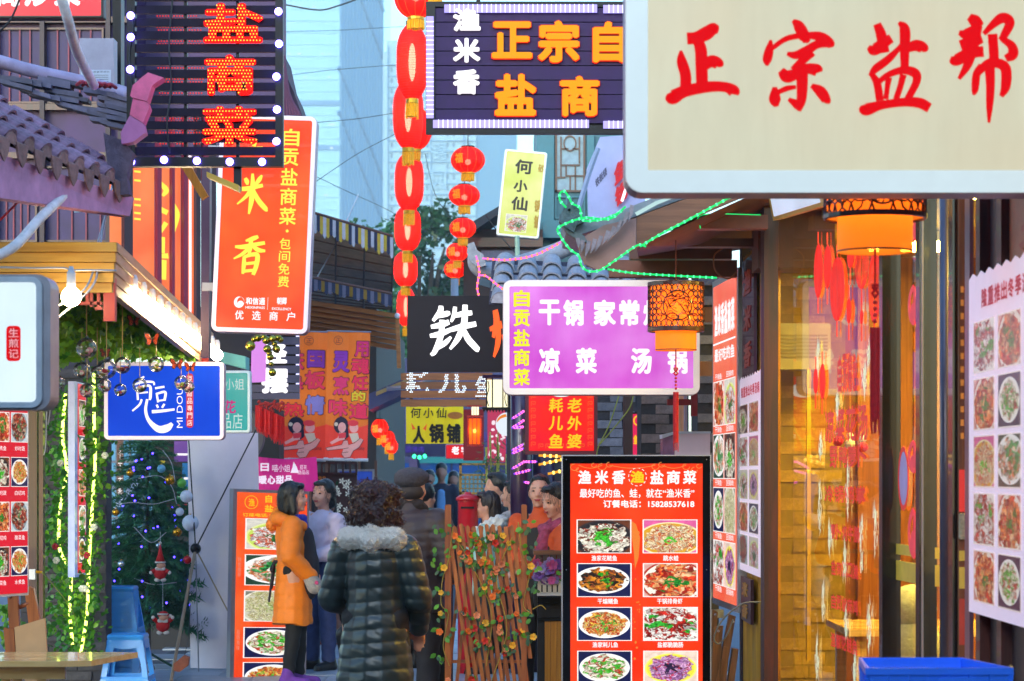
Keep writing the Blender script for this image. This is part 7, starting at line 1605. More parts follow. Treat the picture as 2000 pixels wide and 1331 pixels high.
# gold bauble cluster + red tassels right of blue sign
t = thing('bauble_cluster','hanging cluster of shiny gold and green baubles below the leaning red sign','ornament',P(510,745,17));random.seed(12)
for u,v,r in ((489,676,10),(504,660,8),(496,663,6),(520,665,8),(532,662,7),(543,660,7),(522,682,8),(526,690,6),(540,682,8),(528,698,7),(532,728,8),(536,672,6),(515,658,6),(548,664,6),(530,712,5)): MB().ball(P(u,v,17 + U(-.05,.05)),r * sc(17),14,10).build('bauble',mat('bauble_olive','8c8430',.15,.9,rnd=.3),t,smooth=True)
t = thing('tassel_row','row of red hanging tassels under the dark slatted sign','tassels',P(528,840,19.5));RT = mat('tassel_scarlet','c81414',.6,var=.3,scale=60,emit=.15)
for k in range(22):
 u = 502 + k * 2.4;v = 786 + k * 1.1;tassel(t,P(u,v + 6,19.5 + U(-.1,.1)),.012,.2 + .04 * R(),'tassel',RT,6)
mb = MB()
for k in range(60): mb.ball(P(502 + U(0,52),782 + U(0,16) + 6 * R(),19.5),.012,5,4)
mb.build('knots',mat('knot_red','a01810',.6),t,kind='stuff')
t = thing('wall_disc','large dim round disc on the wall behind the white banner stand','disc',P(480,900,22));MB().prism(fpl(22),ell(482,850,34,48,26),-.03,0).build('disc',mat('disc_grey','5c5458',.6),t);MB().ring(fpl(22),ell(482,850,36,50,26),ell(482,850,33,47,26),-.02,.02).build('rim',mat('disc_rim','403048',.5),t)
MB().ball(P(541,836,21),.035,8,6).build('spot_lamp',led('spot_warm','ffffd0',8),None,'small bright spot lamp below the red tassels','lamp')
# ================================================================== lattice fence with flowers
random.seed(55);Y = 15.2;p = fpl(Y)
t = thing('lattice_fence','expanding orange-brown lattice fence between two posts','fence',p(965,1427,0))
for a,b in ((869,881),(1018,1029)): MB().prism(p,rr(a,986,b,1440,3,3),-.05,.03).build('post',WOOD_O,t)
SL = wood('slat_orange','c47436','8c4620',axis=2,rnd=.25)
for k in range(12):
 u = 872 + k * 12.4;tv = 1024 + U(-3,4);w = 7.5;b = u + 58
 MB().prism(p,[(u,tv + 3),(u + w / 2,tv),(u + w,tv + 3),(b + w,1440),(b,1440)] if b < 1040 else [(u,tv + 3),(u + w / 2,tv),(u + w,tv + 3),(min(b,1032) + w,1440 - max(0,b - 1032) * 7),(min(b,1032),1440 - max(0,b - 1032) * 7)],.008,.018).build('slat',SL,t)
for k in range(8):
 u = 884 + k * 18;tv = 1027 + U(-3,4);w = 6.5;b = u - 42;v1 = 1440
 if b < 868: v1 = 1440 - (868 - b) * 7.2;b = 868
 MB().prism(p,[(u,tv + 3),(u + w / 2,tv),(u + w,tv + 3),(b + w,v1),(b,v1)],-.012,-.002).build('slat',SL,t)
MB().box(p,881,1060,1018,1066,-.03,-.015).build('rail',SL,t);MB().box(p,881,1290,1018,1296,-.03,-.015).build('rail',SL,t)
t = thing('flower_vine','artificial vine of orange and yellow flowers wound over the lattice fence','plant',p(960,1427,.05))
def flower(m,s):
 mb = MB()
 for k in range(5):
  a = k * 1.257;d = Vector((math.cos(a),math.sin(a),0));e = Vector((-d.y,d.x,0));mb.add([Vector((0,0,0)),d * s * .5 + e * s * .52 + Vector((0,0,s * .3)),d * s + e * s * .34 + Vector((0,0,s * .5)),d * s - e * s * .34 + Vector((0,0,s * .45)),d * s * .5 - e * s * .52 + Vector((0,0,s * .3))],[(0,1,2,3,4)])
 mb.ball((0,0,s * .25),s * .22,6,4);return mb.mesh('flower',m)
FL = [flower(mat(n_,c_,.6,var=.25,scale=60,trans=.3,rnd=.2),s) for n_,c_ in (('petal_orange','f07828'),('petal_yellow','f0b838'),('petal_peach','f09468'),('petal_scarlet','d03020')) for s in (.018,.023)]
VLF = [leafmesh(s,m,shape=[(0,0),(.3,-.35),(.8,-.4),(1.3,0),(.8,.4),(.3,.35)]) for s in (.028,.036) for m in (mat('vine_leaf','62a834',.45,rnd=.3,trans=.3),mat('vine_leaf_dark','38603c',.5,rnd=.3))]
cl_ = [(900 + U(-10,100),1040 + U(0,70)) for _ in range(20)] + [(U(885,1015),U(1110,1331)) for _ in range(20)] + [(905,1200),(960,1120),(990,1150),(960,1050),(930,1255),(1000,1260)]
for u,v in cl_:
 inst('flower',random.choice(FL[:6] if R() < .85 else FL[6:]),rotm(p(u,v,.035),(U(-.6,.6),-1,U(-.3,.7)),(1,U(-.2,.2),U(-1,1))),t)
 if R() < .35: inst('flower',random.choice(FL),rotm(p(u + U(-9,9),v + U(-9,9),.03),(U(-.9,.9),-1,U(-.3,.7)),(1,0,U(-1,1))),t)
 for k in range(5): inst('leaf',random.choice(VLF[:2] if R() < .7 else VLF),rotm(p(u + U(-10,10),v + U(-10,10),.03),(U(-.7,.7),-1,U(-.3,.7))),t)
for k in range(9):
 for side,uu in ((0,868),(1,1036)):
  v = 1030 + k * 42 + U(-8,8)
  if side == 1 and v > 1260: continue
  for j in range(6): inst('leaf',random.choice(VLF),rotm(p(uu + U(-20,12),v + U(-12,12),.04),(U(-.7,.7),-1,U(-.3,.7))),t)
  if R() < .4: inst('flower',random.choice(FL),rotm(p(uu + U(-10,10),v,.05),(0,-1,.3),(1,0,0)),t)
for pts in ([(885,1030),(875,1100),(865,1130),(862,1180),(876,1200),(866,1260),(878,1300)],[(1012,1020),(1020,1080),(1034,1120),(1022,1180),(1040,1200)],[(890,1050),(930,1120),(960,1200),(950,1300)],[(1000,1050),(970,1130),(990,1230),(960,1330)],[(1040,1190),(1056,1182),(1066,1190)]): MB().tube([p(u,v,.035) for u,v in cat(pts,5)],.0028,4).build('stem',mat('stem_yellow','a89038',.6),t)
# serving counter behind
t = thing('food_stall','timber serving counter of the servers, black top with a yellow board front','stall',P(1075,1400,16.6));p = fpl(16.6)
MB().box(p,1042,1076,1128,1084,-.5,.03).build('counter_top',WOOD_B,t)
for k in range(4): MB().prism(p,rr(1046 + k * 14,1076,1058 + k * 14,1112,4),.0,.02).build('picket',wood('stall_picket','4a2c1c','2c180e',axis=2),t)
MB().box(p,1050,1166,1128,1178,-.4,.03).build('shelf',BLACK,t);MB().box(p,1050,1112,1128,1500,-.42,-.02).build('dark_body',mat('stall_black','18141a',.6),t)
for k in range(5): MB().box(p,1064 + k * 12,1214,1075.4 + k * 12,1500,-.015,.01).build('board',WOOD_Y,t)
MB().box(p,1050,1206,1128,1213,-.3,.02).build('shelf',BLACK,t)
t = thing('planter_box','white picket planter box of purple and pink flowers on the stall shelf','planter',P(1075,1166,16.3));p = fpl(16.3)
MB().box(p,1049,1158,1110,1164,-.08,.0).build('base',WHITEP,t)
for k in range(6): MB().prism(p,[(1050 + k * 10,1138),(1053.5 + k * 10,1134),(1057 + k * 10,1138),(1057 + k * 10,1158),(1050 + k * 10,1158)],0,.012).build('picket',mat('cream_paint','c8c0b0',.6),t)
MB().box(p,1049,1140,1110,1143,-.01,-.001).build('rail',mat('cream_paint','c8c0b0'),t)
PFL = [flower(mat(n_,c_,.6,rnd=.2,trans=.2),s) for n_,c_ in (('petal_violet','7848a0'),('petal_rose','c04c88'),('petal_lilac','a088c0')) for s in (.028,.034)]
for k in range(50): inst('flower',random.choice(PFL),rotm(p(U(1046,1110),U(1096,1136),U(-.05,.05)),(U(-.7,.7),-1,U(-.2,.8)),(1,0,U(-1,1))),t)
for k in range(30): inst('leaf',VLF[k % 4],rotm(p(U(1044,1110),U(1100,1140),U(-.05,.02))),t)
# dark stall side between man and fence
t = thing('dark_counter','dark purple draped counter side left of the lattice fence','counter',P(853,1400,16.4));p = fpl(16.4);MB().box(p,846,1112,882,1480,-.4,0).build('body',mat('drape_purple','2c1440',.8,var=.3),t);MB().box(p,850,1200,874,1480,.002,.02).build('leg',BLACK,t)
# white appliance by far crowd
t = thing('white_cabinet','pale rounded cabinet glowing faintly behind the man in the flat cap','cabinet',P(815,1200,24));MB().prism(fpl(24),rr(796,927,829,1230,5),-.3,0).build('case',mat('cabinet_pale','b0b4dc',.4,emit=.25),t);MB().prism(fpl(24),rr(800,950,826,1100,3),.002,.02).build('door',mat('cabinet_pale_b','9094c0',.4),t)
# ================================================================== blue crate
Y0 = 8.05;z1 = P(0,1272,Y0 + .38).z;
t = thing('plastic_crate','bright blue open plastic crate at the bottom right corner','crate',(1.42,8.2,z1 - .3));BC = mat('crate_blue','2a78ff',.35,var=.06,coat=.15)
zt = P(0,1305,7.75).z
x0,x1 = P(1690,0,7.75).x,P(1980,0,7.75).x;x0b,x1b = P(1677,0,8.2).x,P(1880,0,8.2).x
cor = [Vector((x0,7.75,0)),Vector((x1,7.75,0)),Vector((x1b,8.2,0)),Vector((x0b,8.2,0))];cen = sum(cor,Vector()) / 4
def crp(s): return [cen + (c - cen) * s for c in cor]
o,i_ = crp(1.0),crp(.95)
for k in range(4):
 a,b = o[k],o[(k + 1) % 4];c,d = i_[(k + 1) % 4],i_[k];Z = Vector((0,0,1));mb = MB()
 vs = [q + Z * z for z in (zt - .022,zt) for q in (a,b,c,d)];mb.add(vs,[(0,3,2,1),(4,5,6,7),(0,1,5,4),(1,2,6,5),(2,3,7,6),(3,0,4,7)]);mb.build('rim',BC,t)
 lo = [cen + (q - cen) * .9 for q in (a,b)];a2,b2 = crp(.965)[k],crp(.965)[(k + 1) % 4];c2,d2 = crp(.95)[(k + 1) % 4],crp(.95)[k];l2 = [cen + (q - cen) * .88 for q in (b,a)]
 vs = [a2 + Z * (zt - .022),b2 + Z * (zt - .022),lo[1] + Z * (zt - .3),lo[0] + Z * (zt - .3),d2 + Z * (zt - .022),c2 + Z * (zt - .022),l2[0] + Z * (zt - .3),l2[1] + Z * (zt - .3)]
 MB().add(vs,[(0,1,2,3),(7,6,5,4),(0,3,7,4),(1,5,6,2),(0,4,5,1),(2,6,7,3)]).build('side_wall',BC,t)
 n = 7
 for j in range(n + 1):
  q = a.lerp(b,(j + .02) / (n + .04));e = (b - a).normalized();q2 = cen + (q - cen) * .93;on = q - (q - cen) * .012
  MB().add([on - e * .004 + Z * (zt - .022),on + e * .004 + Z * (zt - .022),q2 + e * .004 + Z * (zt - .26),q2 - e * .004 + Z * (zt - .26),cen + (q - cen) * .955 - e * .004 + Z * (zt - .022),cen + (q - cen) * .955 + e * .004 + Z * (zt - .022),cen + (q - cen) * .9 + e * .004 + Z * (zt - .26),cen + (q - cen) * .9 - e * .004 + Z * (zt - .26)],[(0,1,2,3),(1,5,6,2),(4,0,3,7)]).build('rib',BC,t)
vs = [cen + (q - cen) * .88 + Vector((0,0,zt - .298)) for q in cor];MB().add(vs,[(0,1,2,3)]).build('bottom',BC,t)
MB().prism(PL(cor[0].lerp(cor[1],.62) + Vector((0,-.004,zt - .03)),(1,0,0),(0,0,-1),(0,-1,0)),rr(-.06,0,.06,.04,.01),0,.006).build('label_plate',BC,t)
MB().wbox((.95,7.7,0),(1.75,8.5,zt - .31)).build('dark_plinth',BLACK,None,'dark stand under the blue plastic crate','stand')
# things seen inside the shop
t = thing('plush_toy','white plush toy standing inside the shop door glass','toy',(P(1780,0,12.6).x,12.6,0));PW2 = mat('plush_white','c8d0c8',.9,bump=.6,scale=40)
MB().ball(P(1782,1190,12.6),.13,14,10).build('head',PW2,t,smooth=True);MB().ball(P(1784,1270,12.6),.15,14,10,(1,1,1.4)).build('body',PW2,t,smooth=True)
for s in (-1,1): MB().ball(P(1782 + s * 26,1160,12.6),.04,8,6).build('ear',PW2,t)
t = thing('dining_table','wooden table with cream seats inside the shop','table',(2.3,14.5,0));MB().wbox((1.95,14,.72),(3.2,15,.76)).build('table_top',TW,t)
for x,y in ((2.0,14.05),(3.1,14.05),(2.0,14.9),(3.1,14.9)): MB().wbox((x,y,0),(x + .06,y + .06,.72)).build('leg',TW,t)
for k in range(3): t = thing('window_charm',('white and red felt charm','small bell charm','red snowman charm')[k] + ' hanging inside the shop window','ornament',P((1637,1660,1685)[k],860,12.9));MB().ball(P((1637,1660,1685)[k],862 + 6 * k,12.9),.03,8,6).build('body',(RBu,SB,RBu)[k],t);MB().ball(P((1637,1660,1685)[k],846 + 6 * k,12.9),.02,8,6).build('head',SB,t);MB().tube([P((1637,1660,1685)[k],838 + 6 * k,12.9),P((1650,1660,1680)[k],760,12.9)],.003,4).build('string',GOLD,t)
# ================================================================== people
def capsule(p0,r0,p1,r1,sf=1.0,seg=14):
 p0,p1 = Vector(p0),Vector(p1);d = p1 - p0;l = d.length;ax = d.normalized() if l > 1e-6 else Vector((0,0,1));a = ax.orthogonal().normalized();b = ax.cross(a);vs = [];prof = []
 for i in range(0,5): t = -math.pi / 2 + i * math.pi / 8;prof.append((r0 * math.cos(t),r0 * math.sin(t)))
 for i in range(0,5): t = i * math.pi / 8;prof.append((r1 * math.cos(t),l + r1 * math.sin(t)))
 prof = [(max(r,1e-4),z) for r,z in prof]
 for r,z in prof:
  for k in range(seg):
   t = 2 * math.pi * k / seg;o = (a * math.cos(t) + b * math.sin(t)) * r;o.x *= sf;vs.append(p0 + ax * z + o)
 n = len(prof);fs = [(i * seg + k,i * seg + (k + 1) % seg,(i + 1) * seg + (k + 1) % seg,(i + 1) * seg + k) for i in range(n - 1) for k in range(seg)] + [list(range(seg))[::-1],list(range((n - 1) * seg,n * seg))]
 return vs,fs
def blob(prims,vox,smooth=3):
 mb = MB()
 for q in prims:
  if q[0] == 'c': mb.add(*capsule(*q[1:]))
  else:
   m = MB().ball((0,0,0),1,18,12);c = Vector(q[1]);r = q[2];rot = Matrix.Rotation(q[3],3,'Y') if len(q) > 3 else Matrix.Identity(3)
   mb.add([c + rot @ Vector((v[0] * r[0],v[1] * r[1],v[2] * r[2])) for v in m.v],m.f)
 me = mb.mesh('b',None) if 0 else bpy.data.meshes.new('b');me.from_pydata([tuple(v) for v in mb.v],[],mb.f)
 o = bpy.data.objects.new('b',me);m = o.modifiers.new('r','REMESH');m.mode = 'VOXEL';m.voxel_size = vox
 if smooth: s = o.modifiers.new('s','SMOOTH');s.iterations = smooth;s.factor = .5
 em = baked(o)
 v = np.empty(len(em.vertices) * 3,'f');em.vertices.foreach_get('co',v);v = v.reshape(-1,3);nn = np.empty(len(em.vertices) * 3,'f');em.vertices.foreach_get('normal',nn);nn = nn.reshape(-1,3)
 fs = [tuple(p.vertices) for p in em.polygons];bpy.data.meshes.remove(em);bpy.data.meshes.remove(me)
 return v,nn,fs
SKIN = mat('skin','d49a80',.5,var=.06,scale=12);SKIN.node_tree.nodes['Principled BSDF'].inputs['Subsurface Weight'].default_value = .12
HAIR = mat('hair_black','120e10',.32,var=.5,scale=60,stretch=(1,1,.15),bump=.5);HAIRB = mat('hair_brown','2e1210',.38,var=.5,scale=40,bump=.6)
def vn(v,fr):
 q = v * np.array(fr) * 2.2;x,y,z = q[:,0],q[:,1],q[:,2]
 return (np.sin(x + 1.7 * np.sin(y * .9 + z * .5)) + np.sin(y * 1.1 + 1.5 * np.sin(z * 1.2 + 2)) + np.sin(z * .9 + 1.6 * np.sin(x * 1.1 + 4)) + .5 * np.sin(x * 2.3 - y * 1.9 + z * 2.1)) * .28
def puff(amp,pitch,z0=0,diag=0.0):
 def f(v,n,L):
  z = (v[:,2] - z0 + diag * np.sin(v[:,1] * 9) * .1) / pitch;w = np.abs(np.sin(np.pi * z)) ** .55 - .6
  h = vn(v,(16,16,26)) * .45
  return v + n * (amp * (w + h))[:,None]
 return f
def strands(amp,fr=(30,30,8)):
 def f(v,n,L):
  h = vn(v,fr);return v + n * (amp * h)[:,None]
 return f
def fuzz(o,n,ln,w,m,name,curl=0.0,down=.0,parent=None):      # fine hairs standing on a surface
 vs = o.data.vertices;mb = MB();mw = ORG[o.name]
 for k in range(n):
  v = vs[int(R() * len(vs))];nn = v.normal;q = v.co + mw - nn * .003;d = (nn + Vector((U(-.6,.6),U(-.6,.6),U(-.6,.6) - down))).normalized() * ln * U(.6,1.3);s = d.cross(nn + Vector((.01,.02,.03))).normalized()
  if curl:
   t = nn.cross(Vector((U(-1,1),U(-1,1),U(-1,1)))).normalized();c = [q + t * ln * math.sin(x * curl) + nn * ln * .35 * math.sin(x * 3.1) + Vector((0,0,-down * ln * x)) for x in (0,.25,.5,.75,1)]
   b = t.cross(nn).normalized() * w;mb.add([c[0],c[1] + b,c[1] - b,c[2] + b,c[2] - b,c[3] + b,c[3] - b,c[4]],[(0,1,2),(1,3,4,2),(3,5,6,4),(5,7,6)])
  else: mb.add([q - s * w,q + s * w,q + d],[(0,1,2)])
 return mb.build(name,m,parent or o,kind='stuff')
class Fig:
 def __init__(s,label,px,Y,yaw,h=1.6,zb=0.0,group=None,name='person',cat_='person'):
  s.base = Vector((P(px,0,Y).x,Y,zb));s.k = h / 1.6;s.M = Matrix.Translation(s.base) @ Matrix.Rotation(math.radians(yaw),4,'Z') @ Matrix.Scale(s.k,4)
  s.t = thing(name,label,cat_,s.base,group)
 def W(s,p): return s.M @ Vector(p)
 def add(s,name,prims,m,vox=.014,smooth=3,disp=None,parent=None,hem=None):
  v,n,fs = blob(prims,vox,smooth)
  if hem: v[:,2] = np.maximum(v[:,2],hem + .012 * np.sin(v[:,1] * 23 + v[:,0] * 17))
  if disp: v = disp(v,n,s)
  a = np.array(s.M);v = v @ a[:3,:3].T + a[:3,3]
  mb = MB();mb.v = [tuple(x) for x in v];mb.f = [list(f) for f in fs];mb.m = [0] * len(fs);mb.uv = [None] * len(fs)
  o = mb.build(name,m,parent or s.t,smooth=True)
  if name == 'hair' and m is HAIR and vox < .0095: fuzz(o,500,.045,.0012,HAIR,'strands',.5,1.2)
  return o
 def rot(s,prims,yaw,pitch=0,c=(0,0,1.42)):
  Rm = Matrix.Rotation(math.radians(yaw),3,'Z') @ Matrix.Rotation(math.radians(pitch),3,'Y');c = Vector(c);out = []
  for q in prims:
   if q[0] == 'c': out.append(('c',Rm @ (Vector(q[1]) - c) + c,q[2],Rm @ (Vector(q[3]) - c) + c,q[4]) + tuple(q[5:]))
   else: out.append(('e',Rm @ (Vector(q[1]) - c) + c) + tuple(q[2:]))
  return out
HEAD = [('e',(0,0,1.5),(.09,.073,.105)),('e',(.026,0,1.44),(.06,.052,.06)),('c',(.078,0,1.505),.009,(.098,0,1.474),.013),('e',(.09,.012,1.468),(.011,.008,.007)),('e',(.09,-.012,1.468),(.011,.008,.007)),
  ('e',(-.003,.073,1.482),(.018,.01,.03)),('e',(-.003,-.073,1.482),(.018,.01,.03)),('e',(.062,0,1.524),(.024,.052,.014)),('e',(.052,.034,1.462),(.032,.026,.03)),('e',(.052,-.034,1.462),(.032,.026,.03)),
  ('e',(.068,0,1.402),(.02,.022,.016)),('e',(.083,0,1.444),(.012,.022,.007)),('e',(.08,0,1.432),(.012,.018,.008))]
def hand(h,d,up,side,grip=.6,s=1.0):
 h,d = Vector(h),Vector(d).normalized();u = Vector(up);u = (u - d * u.dot(d)).normalized();w = d.cross(u) * side;out = [('c',h,.022 * s,h + d * .05 * s,.027 * s,.8),('c',h + d * .05 * s + w * .012,.016 * s,h + d * .07 * s + w * .02,.014 * s),('c',h + d * .05 * s - w * .02,.016 * s,h + d * .068 * s - w * .02,.014 * s)]
 for i,l in enumerate((.062,.072,.068,.052)):
  o = h + d * .075 * s + w * (.027 - .018 * i) * s;m = o + (d * math.cos(grip * .6) - u * math.sin(grip * .6)) * l * .5 * s;e = m + (d * math.cos(grip * 1.5) - u * math.sin(grip * 1.5)) * l * .5 * s
  out += [('c',o - d * .02,.0088 * s,m,.0082 * s),('c',m,.0082 * s,e,.0068 * s)]
 o = h + d * .015 * s + w * .022 * s;m = o + (d * .6 + w * .8) * .035 * s;out += [('c',o,.012 * s,m,.010 * s),('c',m,.010 * s,m + (d * .9 + w * .1 - u * .4) * .03 * s,.0085 * s)]
 return out
def figure(f,elb,hnd,hy=0,hp=0,skin=SKIN,vox=.011,feet=((.0,.1),(.0,-.1)),bare_hands=(1,1),face=True,eyes=True,lean=0):
 """body: head, neck, trunk, arms with hands, legs as one continuous surface. elb/hnd: left, right"""
 pr = f.rot(HEAD,hy,hp) + [('c',(-.015,0,1.30),.052,(-.008,0,1.43),.048),('c',(0,0,1.22),.125,(0,0,.95),.13,.72),('c',(0,-.13,1.29),.05,(0,.13,1.29),.05)]
 for i,sd in ((0,1),(1,-1)):
  sh = (0,.165 * sd,1.285);pr += [('c',sh,.05,elb[i],.038),('c',elb[i],.038,hnd[i],.025)]
  d = Vector(hnd[i]) - Vector(elb[i]);pr += hand(hnd[i],d,(0,-sd * .9,.4) if abs(d.normalized().z) > .8 else (0,0,1),sd if abs(d.normalized().z) <= .8 else -sd)
  x,y = feet[i];pr += [('c',(0,.085 * sd,.9),.09,(x * .4 + .02,y * .9,.48),.062),('c',(x * .4 + .02,y * .9,.48),.058,(x,y,.08),.038),('c',(x,y,.05),.036,(x + .13,y + .02 * sd,.03),.03)]
 b = f.add('body',pr,skin,vox,2)
 if face:
  for sd in (1,-1):
   e = f.rot([('e',(.0785,.029 * sd,1.503),(.008,.0155,.0065))],hy,hp);f.add('eye',e,mat('eye_dark','1a1210',.25),.0035,1,parent=b)
   e = f.rot([('c',(.083,.012 * sd,1.524),.0035,(.078,.044 * sd,1.524),.003)],hy,hp);f.add('eyebrow',e,HAIR,.003,0,parent=b)
  e = f.rot([('c',(.094,-.018,1.441),.005,(.094,.018,1.441),.005),('c',(.093,-.012,1.434),.005,(.093,.012,1.434),.005)],hy,hp);f.add('mouth',e,mat('lips','a83c3c',.4),.0035,1,parent=b)
 return b
def sleeves(elb,hnd,r=(.075,.066,.052),cut=.96):
 out = []
 for i,sd in ((0,1),(1,-1)):
  h = Vector(elb[i]).lerp(Vector(hnd[i]),cut);out += [('c',(-.005,.155 * sd,1.27),r[0],elb[i],r[1]),('c',elb[i],r[1],h,r[2])]
 return out
def trousers(f,m,r=(.1,.075,.056),feet=((.0,.1),(.0,-.1)),shoe=None,z0=.92,sh=1.0):
 for i,sd in ((0,1),(1,-1)):
  x,y = feet[i]
  if i == 0: pr = []
  pr += [('c',(0,.08 * sd,z0),r[0],(x * .4 + .02,y * .9,.48),r[1]),('c',(x * .4 + .02,y * .9,.48),r[1],(x,y,.12),r[2])]
  if shoe: f.add('shoe',[('c',(x - .03,y,.05),.048 * sh,(x + .14,y + .02 * sd,.038),.04 * sh),('c',(x - .02,y,.05),.05 * sh,(x,y,.13),.05 * sh),('c',(x - .04,y,.02),.03,(x + .15,y + .02 * sd,.02),.035)],shoe,.012)
 f.add('trousers',pr,m,.014,3,strands(.008,(10,10,14)))
random.seed(66)
# --- woman in the dark quilted coat, seen from behind
f = Fig('woman seen from behind in a long dark quilted coat with white fur collar',733,12.4,82,1.60)
elb,hnd = ((.03,.235,1.02),(.0,-.225,1.02)),((.2,.17,.96),(.15,-.2,.86))
figure(f,elb,hnd,face=False,hy=8);LEA = mat('coat_leather','243030',.36,var=.3,scale=8,coat=.15,bump=.15)
f.add('coat',[('c',(-.005,0,1.21),.155,(0,0,1.02),.15,.8),('c',(0,0,1.02),.15,(0,0,.86),.165,.82),('c',(0,0,.88),.17,(0,0,.5),.215,.82),('c',(0,-.12,1.26),.075,(0,.12,1.26),.075)] + sleeves(elb,hnd,(.082,.072,.052)),LEA,.0085,3,puff(.0062,.07,.03,.12),hem=.5)
fc = f.add('fur_collar',[('c',(-.09,-.12,1.335),.055,(-.095,.12,1.335),.058),('c',(-.09,.12,1.335),.056,(.05,.13,1.29),.045),('c',(-.09,-.12,1.335),.056,(.06,-.14,1.24),.045),('c',(-.1,0,1.36),.05,(-.1,0,1.33),.07),('c',(.06,.13,1.28),.04,(.12,.10,1.1),.03)],mat('fur_white','fffaf0',.95,var=.12,scale=160,bump=1.0),.006,1,strands(.008,(70,70,70)))
fh = f.add('hair',[('e',(-.01,0,1.52),(.115,.115,.105)),('e',(-.035,0,1.45),(.095,.115,.09)),('e',(-.05,0,1.40),(.065,.08,.05)),('e',(.0,.07,1.55),(.07,.06,.06)),('e',(-.0,-.07,1.55),(.07,.06,.06)),('e',(-.02,.09,1.43),(.06,.05,.06)),('e',(-.02,-.09,1.43),(.06,.05,.06))],HAIRB,.007,1,lambda v,n,L: strands(.007,(75,75,45))(strands(.016,(26,26,26))(v,n,L),n,L))
fuzz(fc,9000,.014,.0011,mat('fur_white','fffaf0'),'fur_hairs');fuzz(fh,1300,.036,.002,mat('curl_brown','3a1814',.3,var=.4),'curls',2.4,.3)
trousers(f,mat('trouser_black','0e0c12',.7),shoe=BLACK);f.add('handbag',[('c',(.18,.2,.82),.05,(.2,.16,.7),.07,.5),('c',(.12,.24,1.1),.008,(.18,.2,.8),.008)],mat('bag_black','14121a',.4),.01)
# --- woman in orange
f = Fig('woman in an orange padded coat and dark apron standing in profile, facing right',574,18.9,2,1.585)
elb,hnd = ((-.05,.22,1.03),(-.02,-.22,1.04)),((.11,.17,.93),(.14,-.15,.88));ft = ((.03,.08),(-.04,-.07))
figure(f,elb,hnd,hy=-6,feet=ft,vox=.009);ORC = mat('coat_orange','f07c04',.6,var=.12,scale=10,bump=.1)
f.add('coat',[('c',(-.02,0,1.22),.152,(0,0,1.0),.155,.85),('c',(0,0,1.0),.158,(-.01,0,.5),.19,.85),('c',(-.02,-.12,1.26),.08,(-.02,.12,1.26),.08)] + sleeves(elb,hnd,(.086,.078,.06)),ORC,.010,4,puff(.006,.11,.02,.5),hem=.5)
f.add('hood',[('c',(-.12,-.09,1.33),.06,(-.12,.09,1.33),.06),('c',(-.12,.09,1.33),.06,(.05,.10,1.28),.045),('c',(-.12,-.09,1.33),.06,(.07,-.10,1.27),.045),('c',(-.17,0,1.28),.055,(-.13,0,1.38),.04)],ORC,.009,3)
f.add('hair',[('e',(-.03,0,1.53),(.098,.092,.10)),('c',(-.05,0,1.5),.085,(-.05,0,1.40),.075),('e',(.035,0,1.585),(.05,.062,.03)),('c',(-.01,-.075,1.5),.03,(.0,-.082,1.38),.028),('c',(-.01,.075,1.5),.03,(.0,.082,1.38),.028)],HAIR,.008,2,strands(.006,(60,60,8)))
f.add('scarf',[('c',(.03,-.06,1.33),.035,(.07,.05,1.33),.035),('c',(.07,.0,1.33),.03,(.1,-.03,1.22),.03)],mat('scarf_blue','1c24a0',.8,bump=.5),.009,2)
f.add('apron',[('c',(.075,0,1.18),.10,(.10,0,.96),.115,.85),('c',(.10,0,.98),.12,(.09,0,.80),.13,.85)],mat('apron_dark','241e26',.8,var=.15),.012,3)
f.add('apron_tie',[('c',(-.15,-.02,.99),.014,(.0,-.165,1.0),.01),('c',(-.15,-.02,.99),.014,(-.17,-.05,.93),.02),('c',(-.16,-.04,.95),.012,(-.19,-.08,.68),.01),('c',(-.15,0,.95),.01,(-.17,-.02,.78),.008)],mat('apron_dark','241e26'),.007,1)
m_ = f.add('mitten',[('c',(.12,-.16,.90),.055,(.17,-.15,.80),.062),('c',(.15,-.15,.86),.03,(.2,-.14,.84),.024)],mat('knit_grey','a8a098',.9,bump=.8,scale=60),.008,2);f.add('pink_mark',[('e',(.185,-.20,.83),(.02,.012,.018))],mat('mark_pink','d04878',.8),.005,0,parent=m_)
trousers(f,mat('leggings_black','0a090c',.8),(.095,.07,.05),ft,mat('shoe_purple','6a3494',.8,bump=.5))
# --- girl in white jacket facing left
f = Fig('young woman in a white and pink jacket and jeans facing the woman in orange',630,20.4,228,1.60)
elb,hnd = ((.0,.24,1.03),(.02,-.23,1.03)),((.2,.06,.96),(.2,-.06,.95))
figure(f,elb,hnd,hy=10,vox=.009);WJ = mat('jacket_white_pink','c8b8cc',.7,var=.12,scale=7)
f.add('jacket',[('c',(0,0,1.21),.15,(0,0,.98),.15,.8),('c',(-.01,-.12,1.26),.08,(-.01,.12,1.26),.08),('c',(-.06,0,1.32),.06,(.0,0,1.3),.08)] + sleeves(elb,hnd,(.082,.075,.055),.9),WJ,.011,4,strands(.012,(12,12,18)))
f.add('cuff',[('c',(.155,.08,.975),.056,(.175,.065,.97),.05)],mat('knit_pink','b890a0',.9),.008,1);f.add('cuff',[('c',(.155,-.09,.97),.056,(.175,-.07,.965),.05)],mat('knit_pink','b890a0'),.008,1)
f.add('hair',[('e',(-.035,0,1.53),(.09,.085,.10)),('e',(.03,0,1.585),(.05,.06,.028)),('c',(-.06,0,1.5),.07,(-.09,0,1.42),.05)],HAIR,.009,2,strands(.005,(60,60,10)))
f.add('blue_book',[('c',(.14,-.05,1.0),.02,(.16,.04,1.12),.02),('c',(.15,-.05,1.1),.02,(.15,.04,1.0),.02)],mat('book_blue','1c3878',.5),.01,0)
